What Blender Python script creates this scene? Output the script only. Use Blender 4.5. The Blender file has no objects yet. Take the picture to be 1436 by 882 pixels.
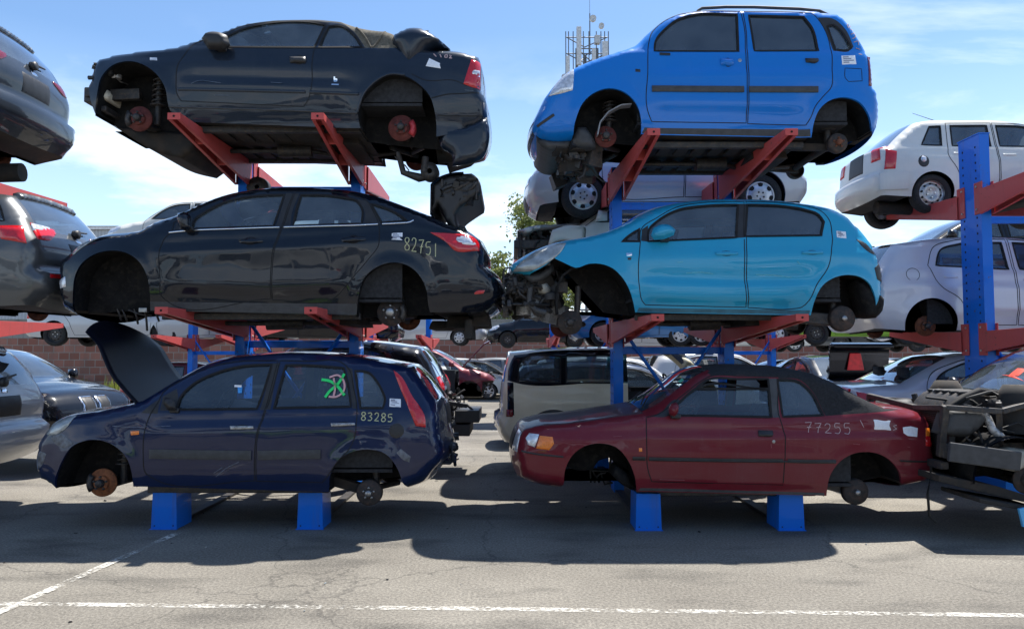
import bpy, bmesh, math, random
import numpy as np
from mathutils import Vector, Matrix
from mathutils.geometry import delaunay_2d_cdt

random.seed(7)
SC = bpy.context.scene
COL = SC.collection
R = math.radians

# ------------------------------------------------------------------ camera model
IMW, IMH, FPX = 1436.0, 882.0, 1050.0
CAMZ, PITCH = 1.69, R(3.0)

def ray(px, py):
    dx, dz = (px - IMW / 2) / FPX, (IMH / 2 - py) / FPX
    return dx, math.cos(PITCH) - dz * math.sin(PITCH), math.sin(PITCH) + dz * math.cos(PITCH)

def unproj(px, py, depth):
    a, b, c = ray(px, py)
    t = depth / b
    return a * t, depth, CAMZ + c * t

def on_ground(px, py, z=0.0):
    a, b, c = ray(px, py)
    t = (z - CAMZ) / c
    return a * t, b * t, z

# ------------------------------------------------------------------ materials
MATS = {}

def nodes_of(name):
    m = bpy.data.materials.new(name)
    m.use_nodes = True
    nt = m.node_tree
    return m, nt, nt.nodes['Principled BSDF'], nt.nodes['Material Output']

def noise(nt, scale, detail=4, rough=.55, coord='Object', dim=None):
    tc = nt.nodes.new('ShaderNodeTexCoord')
    n = nt.nodes.new('ShaderNodeTexNoise')
    n.inputs['Scale'].default_value = scale
    n.inputs['Detail'].default_value = detail
    n.inputs['Roughness'].default_value = rough
    if dim:
        mp = nt.nodes.new('ShaderNodeMapping'); mp.inputs['Scale'].default_value = dim
        nt.links.new(tc.outputs[coord], mp.inputs[0]); nt.links.new(mp.outputs[0], n.inputs['Vector'])
    else:
        nt.links.new(tc.outputs[coord], n.inputs['Vector'])
    return n

def ramp(nt, src, p0, p1, c0=(0, 0, 0, 1), c1=(1, 1, 1, 1)):
    r = nt.nodes.new('ShaderNodeValToRGB')
    r.color_ramp.elements[0].position = p0; r.color_ramp.elements[1].position = p1
    r.color_ramp.elements[0].color = c0; r.color_ramp.elements[1].color = c1
    nt.links.new(src, r.inputs[0])
    return r

def mixc(nt, fac, a, b):
    m = nt.nodes.new('ShaderNodeMix'); m.data_type = 'RGBA'
    for sock, v in ((m.inputs[0], fac), (m.inputs[6], a), (m.inputs[7], b)):
        if hasattr(v, 'default_value') or hasattr(v, 'links'): nt.links.new(v, sock)
        elif isinstance(v, (int, float)): sock.default_value = v
        else: sock.default_value = (*v, 1) if len(v) == 3 else v
    return m.outputs[2]

def plain(name, rgb, rough=.6, metal=0., var=.25, scale=9., spec=.5, bump=0., dirt=None):
    if name in MATS: return MATS[name]
    m, nt, bs, out = nodes_of(name)
    n = noise(nt, scale)
    rp = ramp(nt, n.outputs[0], .3, .72)
    lo = tuple(c * (1 - var) for c in rgb); hi = tuple(min(1, c * (1 + var)) for c in rgb)
    c = mixc(nt, rp.outputs[0], lo, hi)
    if dirt:
        n2 = noise(nt, scale * 2.7, 6, .65)
        r2 = ramp(nt, n2.outputs[0], .5, .68)
        c = mixc(nt, r2.outputs[0], c, dirt)
    nt.links.new(c, bs.inputs['Base Color'])
    bs.inputs['Roughness'].default_value = rough
    bs.inputs['Metallic'].default_value = metal
    bs.inputs['Specular IOR Level'].default_value = spec
    if bump:
        b = nt.nodes.new('ShaderNodeBump'); b.inputs['Strength'].default_value = bump
        b.inputs['Distance'].default_value = .01
        nt.links.new(n.outputs[0], b.inputs['Height']); nt.links.new(b.outputs[0], bs.inputs['Normal'])
    MATS[name] = m
    return m

def paint(name, rgb, rough=.32, metal=0., coat=1., dust=.12, dustc=(.17, .18, .19), chips=None):
    if name in MATS: return MATS[name]
    m, nt, bs, out = nodes_of(name)
    n = noise(nt, 1.7, 6, .6)
    n2 = noise(nt, 34, 3, .6)
    rp = ramp(nt, n.outputs[0], .38, .75)
    mul = nt.nodes.new('ShaderNodeMath'); mul.operation = 'MULTIPLY'; mul.inputs[1].default_value = dust
    nt.links.new(rp.outputs[0], mul.inputs[0])
    c = mixc(nt, mul.outputs[0], rgb, dustc)
    r2 = ramp(nt, n2.outputs[0], .58, .8)
    mul2 = nt.nodes.new('ShaderNodeMath'); mul2.operation = 'MULTIPLY'; mul2.inputs[1].default_value = dust * .5
    nt.links.new(r2.outputs[0], mul2.inputs[0])
    c = mixc(nt, mul2.outputs[0], c, dustc)
    # dried rain runs: thin vertical streaks of dust
    n3 = noise(nt, 5.0, 5, .6, dim=(6.0, 6.0, .45))
    r3 = ramp(nt, n3.outputs[0], .56, .8)
    mul3 = nt.nodes.new('ShaderNodeMath'); mul3.operation = 'MULTIPLY'; mul3.inputs[1].default_value = dust * .7
    nt.links.new(r3.outputs[0], mul3.inputs[0])
    c = mixc(nt, mul3.outputs[0], c, dustc)
    if chips:
        nc = noise(nt, 16, 6, .7); nb = noise(nt, 1.6, 3, .5)
        av = nt.nodes.new('ShaderNodeMath'); av.operation = 'MULTIPLY_ADD'; av.inputs[1].default_value = .5
        nt.links.new(nb.outputs[0], av.inputs[0]); nt.links.new(nc.outputs[0], av.inputs[2])
        rc = ramp(nt, av.outputs[0], .93, .97)
        c = mixc(nt, rc.outputs[0], c, chips)
        ns = noise(nt, 9, 4, .6, dim=(1, 1, .12)); rs = ramp(nt, ns.outputs[0], .55, .8)
        ms = nt.nodes.new('ShaderNodeMath'); ms.operation = 'MULTIPLY'; ms.inputs[1].default_value = .35; nt.links.new(rs.outputs[0], ms.inputs[0])
        c = mixc(nt, ms.outputs[0], c, (.10, .08, .075))
    nt.links.new(c, bs.inputs['Base Color'])
    bs.inputs['Metallic'].default_value = metal
    bs.inputs['Specular IOR Level'].default_value = .15
    rr = nt.nodes.new('ShaderNodeMath'); rr.operation = 'MULTIPLY_ADD'
    rr.inputs[1].default_value = .3; rr.inputs[2].default_value = rough
    nt.links.new(mul.outputs[0], rr.inputs[0]); nt.links.new(rr.outputs[0], bs.inputs['Roughness'])
    bs.inputs['Coat Weight'].default_value = coat; bs.inputs['Coat IOR'].default_value = 1.38
    cr = nt.nodes.new('ShaderNodeMath'); cr.operation = 'MULTIPLY_ADD'
    cr.inputs[1].default_value = .6; cr.inputs[2].default_value = .03
    nt.links.new(mul2.outputs[0], cr.inputs[0]); nt.links.new(cr.outputs[0], bs.inputs['Coat Roughness'])
    # slight panel waviness
    n4 = noise(nt, 2.2, 2, .4)
    b = nt.nodes.new('ShaderNodeBump'); b.inputs['Strength'].default_value = .16; b.inputs['Distance'].default_value = .05
    nt.links.new(n4.outputs[0], b.inputs['Height'])
    nt.links.new(b.outputs[0], bs.inputs['Coat Normal']); nt.links.new(b.outputs[0], bs.inputs['Normal'])
    MATS[name] = m
    return m

def glass(name, tint, refl=1.0, dust=.1):
    if name in MATS: return MATS[name]
    m, nt, bs, out = nodes_of(name)
    nt.nodes.remove(bs)
    tr = nt.nodes.new('ShaderNodeBsdfTransparent'); tr.inputs[0].default_value = (*tint, 1)
    gl = nt.nodes.new('ShaderNodeBsdfGlossy'); gl.inputs['Roughness'].default_value = .02
    gl.inputs[0].default_value = (.95, .97, 1, 1)
    df = nt.nodes.new('ShaderNodeBsdfDiffuse'); df.inputs[0].default_value = (.25, .31, .36, 1)  # bluish film over the dust: sky-reflection haze put into the glass colour
    fr = nt.nodes.new('ShaderNodeFresnel'); fr.inputs['IOR'].default_value = 1.55
    k = nt.nodes.new('ShaderNodeMath'); k.operation = 'MULTIPLY'; k.inputs[1].default_value = 1.7 * refl; k.use_clamp = True
    nt.links.new(fr.outputs[0], k.inputs[0])
    n = noise(nt, 3.1, 6, .65); rp = ramp(nt, n.outputs[0], .1, .8)
    dk = nt.nodes.new('ShaderNodeMath'); dk.operation = 'MULTIPLY'; dk.inputs[1].default_value = dust
    nt.links.new(rp.outputs[0], dk.inputs[0])
    m0 = nt.nodes.new('ShaderNodeMixShader'); m1 = nt.nodes.new('ShaderNodeMixShader')
    nt.links.new(dk.outputs[0], m0.inputs[0]); nt.links.new(tr.outputs[0], m0.inputs[1]); nt.links.new(df.outputs[0], m0.inputs[2])
    nt.links.new(k.outputs[0], m1.inputs[0]); nt.links.new(m0.outputs[0], m1.inputs[1]); nt.links.new(gl.outputs[0], m1.inputs[2])
    nt.links.new(m1.outputs[0], out.inputs[0])
    MATS[name] = m
    return m

def rusty(name, base, rust, p0=.42, p1=.62, rough=.75, metal=.3, scale=22):
    if name in MATS: return MATS[name]
    m, nt, bs, out = nodes_of(name)
    n = noise(nt, scale, 6, .65); rp = ramp(nt, n.outputs[0], p0, p1)
    c = mixc(nt, rp.outputs[0], base, rust)
    nt.links.new(c, bs.inputs['Base Color'])
    bs.inputs['Roughness'].default_value = rough; bs.inputs['Metallic'].default_value = metal
    b = nt.nodes.new('ShaderNodeBump'); b.inputs['Strength'].default_value = .4; b.inputs['Distance'].default_value = .004
    nt.links.new(n.outputs[0], b.inputs['Height']); nt.links.new(b.outputs[0], bs.inputs['Normal'])
    MATS[name] = m
    return m

M_UNDER = rusty('underbody_grime', (.018, .0175, .017), (.060, .042, .030), .45, .75, .85, 0., 5)
M_LINER = plain('arch_plastic', (.011, .011, .012), .85, 0, .4, 7, .2, .3, (.026, .024, .021))
M_PLASTIC = plain('black_plastic', (.018, .018, .02), .5, 0, .3, 14, .5)
M_PLASTICD = plain('dusty_plastic', (.05, .052, .056), .6, 0, .25, 14, .4)
M_RUBBER = plain('black_rubber', (.012, .012, .013), .75, 0, .3, 14, .3)
M_TYRE = plain('tyre_rubber', (.022, .022, .023), .82, 0, .3, 20, .3, 0, (.05, .047, .043))
M_SEAT = plain('seat_fabric', (.035, .037, .042), .92, 0, .3, 30, .2)
M_SEATG = plain('grey_seat_fabric', (.10, .105, .115), .92, 0, .3, 30, .2)
M_LINING = plain('roof_lining', (.16, .16, .165), .95, 0, .12, 8, .1)
M_STEEL = plain('bare_steel', (.36, .36, .36), .42, .85, .3, 18, .5)
M_ALU = plain('cast_aluminium', (.42, .42, .42), .5, .6, .3, 16, .5, 0, (.12, .11, .1))
M_ALLOY = plain('alloy_wheel', (.52, .53, .55), .38, .55, .15, 16, .5)
M_DARKM = plain('dark_metal', (.045, .045, .048), .55, .4, .4, 14, .5, .2, (.10, .075, .055))
M_RUST = rusty('rusty_disc', (.10, .045, .030), (.26, .09, .045), .35, .65)
M_RUSTRED = rusty('red_rusty_disc', (.09, .022, .020), (.17, .045, .038), .35, .65)
M_DISCD = rusty('dark_disc', (.045, .042, .042), (.11, .07, .055), .45, .7)
M_CHROME = plain('chrome_trim', (.75, .76, .78), .15, 1., .05, 8)
M_WHITEP = plain('paper_sticker', (.78, .80, .84), .7, 0, .08, 60)
M_PRINT = plain('printed_ink', (.25, .27, .36), .7, 0, .1, 60)
M_CHALK = plain('chalk_yellow', (.44, .44, .26), .9, 0, .15, 40)
M_CHALKW = plain('chalk_white', (.42, .30, .31), .9, 0, .2, 40)
M_GREENSP = plain('green_spray', (.02, .70, .16), .6, 0, .1, 30)
M_PINKSP = plain('pink_spray', (.62, .36, .38), .7, 0, .15, 30)
M_REDL = plain('red_lens', (.50, .010, .016), .12, 0, .15, 40, .8)
M_REDD = plain('dark_red_lens', (.16, .006, .012), .12, 0, .2, 40, .8)
M_ORANGE = plain('amber_lens', (.80, .20, .02), .15, 0, .12, 40, .8)
M_CLEARL = plain('clear_lens', (.62, .64, .68), .10, .35, .3, 30, .9)
M_HAZYL = plain('hazy_headlight', (.30, .33, .34), .16, .2, .35, 10, .9)
M_PLATE = plain('cable_black', (.015, .015, .015), .6)
M_BOLT = plain('zinc_bolt', (.5, .5, .48), .35, .8)
M_SOFT = plain('soft_top_black', (.026, .027, .030), .95, 0, .25, 50, .15, .25)
M_SOFTB = plain('soft_top_brown', (.125, .112, .090), .95, 0, .3, 40, .15, .25)
M_G_CLEAR = glass('glass_clear', (.62, .72, .77), 1.0, .36)
M_G_TINT = glass('glass_tinted', (.34, .41, .46), 1.15, .30)
M_G_OPEN = glass('glass_clean', (.72, .80, .84), 1.0, .14)
M_G_DARK = glass('glass_dark', (.055, .065, .075), 1.25, .22)

# ------------------------------------------------------------------ object helpers
def link(o, parent=None):
    COL.objects.link(o)
    if parent is not None: o.parent = parent
    return o

def empty(name, loc, rotz=0., label=None, cat=None, group=None, rot=None):
    o = bpy.data.objects.new(name, None)
    o.empty_display_size = .2
    link(o); o.location = loc
    o.rotation_euler = rot if rot else (0, 0, rotz)
    tag(o, label, cat, group)
    return o

def tag(o, label=None, cat=None, group=None, kind=None):
    if label: o['label'] = label
    if cat: o['category'] = cat
    if group: o['group'] = group
    if kind: o['kind'] = kind
    return o

class MB:
    """Collects primitives and links them as ONE mesh object."""
    def __init__(s):
        s.v, s.f, s.sm, s.mi, s.mats, s.cur = [], [], [], [], [], 0
    def use(s, m):
        if m not in s.mats: s.mats.append(m)
        s.cur = s.mats.index(m); return s
    def add(s, vs, fs, smooth=False):
        b = len(s.v)
        s.v.extend(tuple(p) for p in vs)
        for f in fs:
            s.f.append(tuple(i + b for i in f)); s.sm.append(smooth); s.mi.append(s.cur)
        return s
    def box(s, c, size, rot=None, taper=1.0):
        hx, hy, hz = size[0] / 2, size[1] / 2, size[2] / 2
        vs = []
        for dz in (-1, 1):
            k = taper if dz > 0 else 1
            for dx, dy in ((-1, -1), (1, -1), (1, 1), (-1, 1)):
                vs.append(Vector((dx * hx * k, dy * hy * k, dz * hz)))
        if rot is not None: vs = [rot @ v for v in vs]
        vs = [v + Vector(c) for v in vs]
        return s.add(vs, [(3, 2, 1, 0), (4, 5, 6, 7), (0, 1, 5, 4), (1, 2, 6, 5), (2, 3, 7, 6), (3, 0, 4, 7)])
    def bar(s, a, b, w, h, up=(0, 0, 1)):
        a, b = Vector(a), Vector(b); d = (b - a); L = d.length; d.normalize()
        u = Vector(up); sd = d.cross(u)
        if sd.length < 1e-4: sd = d.cross(Vector((1, 0, 0)))
        sd.normalize(); u = sd.cross(d)
        return s.box((a + b) / 2, (L, w, h), Matrix((d, sd, u)).transposed())
    def tube(s, path, r, n=8, cap=True):
        P = [Vector(p) for p in path]; rs = r if hasattr(r, '__len__') else [r] * len(P)
        vs, fs = [], []
        ref = Vector((0, 0, 1))
        for i, p in enumerate(P):
            t = (P[min(i + 1, len(P) - 1)] - P[max(i - 1, 0)]).normalized()
            a = t.cross(ref)
            if a.length < .1: a = t.cross(Vector((1, 0, 0)))
            a.normalize(); b = t.cross(a)
            for k in range(n):
                w = 2 * math.pi * k / n
                vs.append(p + (a * math.cos(w) + b * math.sin(w)) * rs[i])
        for i in range(len(P) - 1):
            for k in range(n):
                k2 = (k + 1) % n
                fs.append((i * n + k, i * n + k2, (i + 1) * n + k2, (i + 1) * n + k))
        s.add(vs, fs, True)
        if cap:
            m = len(P) - 1
            s.add([vs[k] for k in range(n)], [tuple(range(n))])
            s.add([vs[m * n + k] for k in range(n)], [tuple(reversed(range(n)))])
        return s
    def lathe(s, prof, c, axis='y', n=28, sharp=False):
        """prof: (radius, along-axis) pairs."""
        vs, fs = [], []
        for (r, h) in prof:
            for k in range(n):
                w = 2 * math.pi * k / n
                p, q = r * math.cos(w), r * math.sin(w)
                v = (p, h, q) if axis == 'y' else ((h, p, q) if axis == 'x' else (p, q, h))
                vs.append(Vector(c) + Vector(v))
        for i in range(len(prof) - 1):
            for k in range(n):
                k2 = (k + 1) % n
                fs.append((i * n + k, i * n + k2, (i + 1) * n + k2, (i + 1) * n + k))
        return s.add(vs, fs, not sharp)
    def prism(s, poly, fn, t0, t1):
        """poly of 2D points, fn(u, v, t) -> 3D"""
        n = len(poly)
        vs = [fn(u, v, t0) for u, v in poly] + [fn(u, v, t1) for u, v in poly]
        fs = [tuple(range(n)), tuple(reversed(range(n, 2 * n)))]
        fs += [(i, i + n, (i + 1) % n + n, (i + 1) % n) for i in range(n)]
        return s.add(vs, fs)
    def build(s, name, parent=None, mat=None, bevel=0., loc=None):
        me = bpy.data.meshes.new(name)
        me.from_pydata([tuple(v) for v in s.v], [], s.f)
        for m in (s.mats or [mat]): me.materials.append(m)
        me.polygons.foreach_set('use_smooth', s.sm)
        me.polygons.foreach_set('material_index', s.mi)
        me.update()
        bm = bmesh.new(); bm.from_mesh(me)
        bmesh.ops.recalc_face_normals(bm, faces=bm.faces)
        bm.to_mesh(me); bm.free()
        o = bpy.data.objects.new(name, me)
        if bevel:
            b = o.modifiers.new('bevel', 'BEVEL'); b.width = bevel; b.segments = 2; b.limit_method = 'ANGLE'
        link(o, parent)
        if loc: o.location = loc
        return o

def np_mesh(name, V, F, mats, mi, parent=None, normals=None, smooth=True):
    me = bpy.data.meshes.new(name)
    me.from_pydata(V.tolist(), [], F)
    for m in mats: me.materials.append(m)
    me.polygons.foreach_set('use_smooth', [smooth] * len(F))
    me.polygons.foreach_set('material_index', mi)
    me.update()
    if normals is not None: me.normals_split_custom_set_from_vertices(normals.tolist())
    o = bpy.data.objects.new(name, me)
    return link(o, parent)

# ------------------------------------------------------------------ 2D helpers
def spline(pts, h, closed=False, corner=48.):
    """Catmull-Rom through pts, kept sharp at corners, resampled to step h."""
    P = [np.array(p, float) for p in pts]; n = len(P)
    def ang(i):
        a = P[i] - P[(i - 1) % n]; b = P[(i + 1) % n] - P[i]
        c = np.dot(a, b) / (np.linalg.norm(a) * np.linalg.norm(b) + 1e-12)
        return math.degrees(math.acos(max(-1, min(1, c))))
    isc = [(ang(i) > corner) if (closed or 0 < i < n - 1) else True for i in range(n)]
    out = []
    m = n if closed else n - 1
    for i in range(m):
        p1, p2 = P[i], P[(i + 1) % n]
        p0 = P[(i - 1) % n] if (not isc[i]) else 2 * p1 - p2
        p3 = P[(i + 2) % n] if (not isc[(i + 1) % n]) else 2 * p2 - p1
        L = np.linalg.norm(p2 - p1)
        k = max(1, int(round(L / h)))
        # non-uniform tangents
        d0, d1, d2 = (max(np.linalg.norm(q - p), 1e-6) for p, q in ((p0, p1), (p1, p2), (p2, p3)))
        m1 = ((p1 - p0) / d0 * d1 + (p2 - p1) / d1 * d0) / (d0 + d1) * d1
        m2 = ((p2 - p1) / d1 * d2 + (p3 - p2) / d2 * d1) / (d1 + d2) * d1
        for j in range(k):
            t = j / k; t2, t3 = t * t, t * t * t
            out.append((2 * t3 - 3 * t2 + 1) * p1 + (t3 - 2 * t2 + t) * m1 + (-2 * t3 + 3 * t2) * p2 + (t3 - t2) * m2)
    if not closed: out.append(P[-1])
    return np.array(out)

def seg_dist(Q, A, B):
    """distance of points Q to the polyline segments A->B (min)."""
    d = np.full(len(Q), 1e9)
    for a, b in zip(A, B):
        ab = b - a; L2 = ab @ ab
        if L2 < 1e-14: continue
        t = np.clip(((Q - a) @ ab) / L2, 0, 1)
        e = Q - (a + t[:, None] * ab)
        d = np.minimum(d, np.einsum('ij,ij->i', e, e))
    return np.sqrt(d)

def in_poly(Q, poly):
    x, y = Q[:, 0], Q[:, 1]; ins = np.zeros(len(Q), bool); n = len(poly)
    for i in range(n):
        x0, y0 = poly[i]; x1, y1 = poly[(i + 1) % n]
        if y0 == y1: continue
        c = (y0 > y) != (y1 > y)
        ins ^= c & (x < (x1 - x0) * (y - y0) / (y1 - y0) + x0)
    return ins

def triangulate(loops, h, outer, holes=()):
    """CDT of the region inside loop 'outer' with every loop a constraint and a hex grid of step h inside."""
    vs, es = [], []
    A, B = [], []
    for lp in loops:
        b = len(vs); n = len(lp)
        vs.extend(lp.tolist())
        for i in range(n):
            es.append((b + i, b + (i + 1) % n)); A.append(lp[i]); B.append(lp[(i + 1) % n])
    mn, mx = outer.min(0), outer.max(0)
    gx = np.arange(mn[0], mx[0], h); gy = np.arange(mn[1], mx[1], h * .866)
    g = np.array([(x + (h / 2 if j % 2 else 0), y) for j, y in enumerate(gy) for x in gx])
    if len(g):
        g = g[in_poly(g, outer)]
        if len(g):
            g = g[seg_dist(g, np.array(A), np.array(B)) > h * .45]
            vs.extend(g.tolist())
    r = delaunay_2d_cdt([Vector(v) for v in vs], es, [], 0, 1e-6)
    V = np.array([tuple(v) for v in r[0]]); F = np.array([tuple(f) for f in r[2] if len(f) == 3])
    back = {}
    for i, o in enumerate(r[3]):
        for k in o: back[k] = i
    C = V[F].mean(1)
    keep = in_poly(C, outer)
    F, C = F[keep], C[keep]
    a = V[F]
    ar = np.cross(a[:, 1] - a[:, 0], a[:, 2] - a[:, 0])
    F[ar < 0] = F[ar < 0][:, ::-1]
    ok = np.abs(ar) > 1e-10
    return V, F[ok], C[ok], back

def vnormals(V, F):
    N = np.zeros_like(V)
    for f in (F if isinstance(F, list) else [F]):
        f = np.array(f)
        if not len(f): continue
        n = np.cross(V[f[:, 1]] - V[f[:, 0]], V[f[:, 2]] - V[f[:, 0]])
        if f.shape[1] == 4: n = n + np.cross(V[f[:, 2]] - V[f[:, 0]], V[f[:, 3]] - V[f[:, 0]])
        for k in range(f.shape[1]): np.add.at(N, f[:, k], n)
    L = np.linalg.norm(N, axis=1); L[L < 1e-12] = 1
    return N / L[:, None]

def pillow(name, poly, width, y0, r, mat, parent=None, h=.04, plane='xz', smoothpoly=True, corner=48.):
    """A solid with the silhouette poly (u,v), 'width' thick around y0, its rim rounded by r."""
    P = spline(poly, h, True, corner) if smoothpoly else np.array(poly, float)
    V, F, C, back = triangulate([P], h, P)
    n = len(P)
    d = seg_dist(V, P, np.roll(P, -1, 0))
    r = min(r, width / 2 * .98)
    dd = np.minimum(d, r)
    Hh = width / 2 - (r - np.sqrt(np.maximum(r * r - (r - dd) ** 2, 0)))
    near = np.column_stack([V[:, 0], y0 - Hh, V[:, 1]]); far = np.column_stack([V[:, 0], y0 + Hh, V[:, 1]])
    m = len(V); allv = np.vstack([near, far])
    faces = [tuple(f) for f in F.tolist()] + [tuple(np.array(f)[::-1] + m) for f in F.tolist()]
    quads = []
    area = 0.5 * np.sum(P[:, 0] * np.roll(P[:, 1], -1) - np.roll(P[:, 0], -1) * P[:, 1])
    for i in range(n):
        a, b = back[i], back[(i + 1) % n]
        q = (b, a, a + m, b + m) if area > 0 else (a, b, b + m, a + m)
        quads.append(q)
    N = vnormals(allv, [np.array([f for f in faces]), np.array(quads)])
    allf = faces + quads
    if plane == 'yz':
        allv = allv[:, [1, 0, 2]]; N = N[:, [1, 0, 2]]
        allf = [tuple(reversed(f)) for f in allf]
    return np_mesh(name, allv, allf, [mat], [0] * len(allf), parent, N)
# ------------------------------------------------------------------ car body surface
class Surf:
    """Half-width field H(x, z) of a car body, plus what it is made from."""
    def __init__(s, sp, h):
        s.sp, s.h = sp, h
        s.W = sp['W']
        U, lab = [], []
        for name, pts in sp['upper']:
            q = spline(pts, h)
            if U: q = q[1:]
            U.append(q); lab += [name] * (len(q) if U[:-1] else len(q) - 1)
        s.U = np.vstack(U); s.ulab = lab                      # one label per edge i -> i+1
        Lw, llab = [], []
        last = s.U[-1]
        for kind, pts in sp['lower']:
            q = spline(pts, h)
            Lw.append((kind, q))
        s.lower = Lw
        allp = np.vstack([s.U] + [q for _, q in Lw])
        s.xf, s.xr = allp[:, 0].min(), allp[:, 0].max(); s.L = s.xr - s.xf
        s.zs = sp.get('zs', 0.0)
        b = np.array(sp['belt']); b = b[np.argsort(b[:, 0])]; s.belt = b
        s.A, s.B = s.U[:-1], s.U[1:]
        s.arch = [q for k, q in Lw if k == 'arch']
        s.r = sp.get('r', .085)
    def H(s, x, z):
        sp = s.sp
        x = np.asarray(x, float); z = np.asarray(z, float)
        zb = np.interp(x, s.belt[:, 0], s.belt[:, 1])
        u = np.clip((z - s.zs) / np.maximum(zb - s.zs, .1), 0, 1)
        ins = sp.get('tuck', .05) * np.clip(1 - u / .42, 0, 1) ** 2 + .05 * np.clip((u - .55) / .45, 0, 1) ** 2
        up = np.maximum(0, z - zb)
        ins = ins + sp.get('tumble', .30) * up + .018 * np.clip(up / .04, 0, 1)
        tf = (x - s.xf) / (sp.get('fl', .24) * s.L); tr = (s.xr - x) / (sp.get('rl', .22) * s.L)
        ins = ins + sp.get('pf', .16) * np.clip(1 - tf, 0, 1) ** 2.4 + sp.get('pr', .09) * np.clip(1 - tr, 0, 1) ** 2.4
        Q = np.column_stack([x.ravel(), z.ravel()])
        for q in s.arch:
            d = seg_dist(Q, q[:-1], q[1:]).reshape(x.shape)
            ins = ins - sp.get('flare', .016) * np.exp(-(d / .075) ** 2)
        for (pts, amp, w) in sp.get('creases', ()):
            c = np.array(pts)
            zc = np.interp(x, c[:, 0], c[:, 1])
            fade = np.clip((x - c[0, 0]) / .2, 0, 1) * np.clip((c[-1, 0] - x) / .2, 0, 1)
            ins = ins + amp * np.tanh((z - zc) / w) * fade * np.exp(-((z - zc) / (6 * w)) ** 2)
        d = seg_dist(Q, s.A, s.B).reshape(x.shape)
        r = s.r; dd = np.minimum(d, r)
        ins = ins + r - np.sqrt(np.maximum(r * r - (r - dd) ** 2, 0))
        return np.maximum(s.W / 2 - ins, .05)
    def pts(s, P, side, off=0.):
        P = np.atleast_2d(np.asarray(P, float))
        return np.column_stack([P[:, 0], side * (s.H(P[:, 0], P[:, 1]) + off), P[:, 1]])

def norm_poly(p):
    p = np.array(p)
    a = 0.5 * np.sum(p[:, 0] * np.roll(p[:, 1], -1) - np.roll(p[:, 0], -1) * p[:, 1])
    return p if a > 0 else p[::-1]

def rrect(x0, z0, x1, z1, slope=0.):
    """rectangle in (x,z), optionally sheared"""
    return [(x0, z0), (x1, z0 + slope), (x1, z1 + slope), (x0, z1)]

class Acc(dict):
    def get_part(s, key):
        if key not in s: s[key] = dict(V=[], F=[], M=[], N=[], n=0)
        return s[key]
    def add(s, key, V, F, mat, N):
        p = s.get_part(key)
        b = p['n']
        p['V'].append(V); p['N'].append(N)
        p['F'] += [tuple(int(i) + b for i in f) for f in F]
        p['M'] += [mat] * len(F) if not isinstance(mat, list) else mat
        p['n'] += len(V)

def sub_faces(V, N, F):
    F = np.array(F); ids, inv = np.unique(F.ravel(), return_inverse=True)
    return V[ids], inv.reshape(F.shape).tolist(), N[ids]

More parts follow.
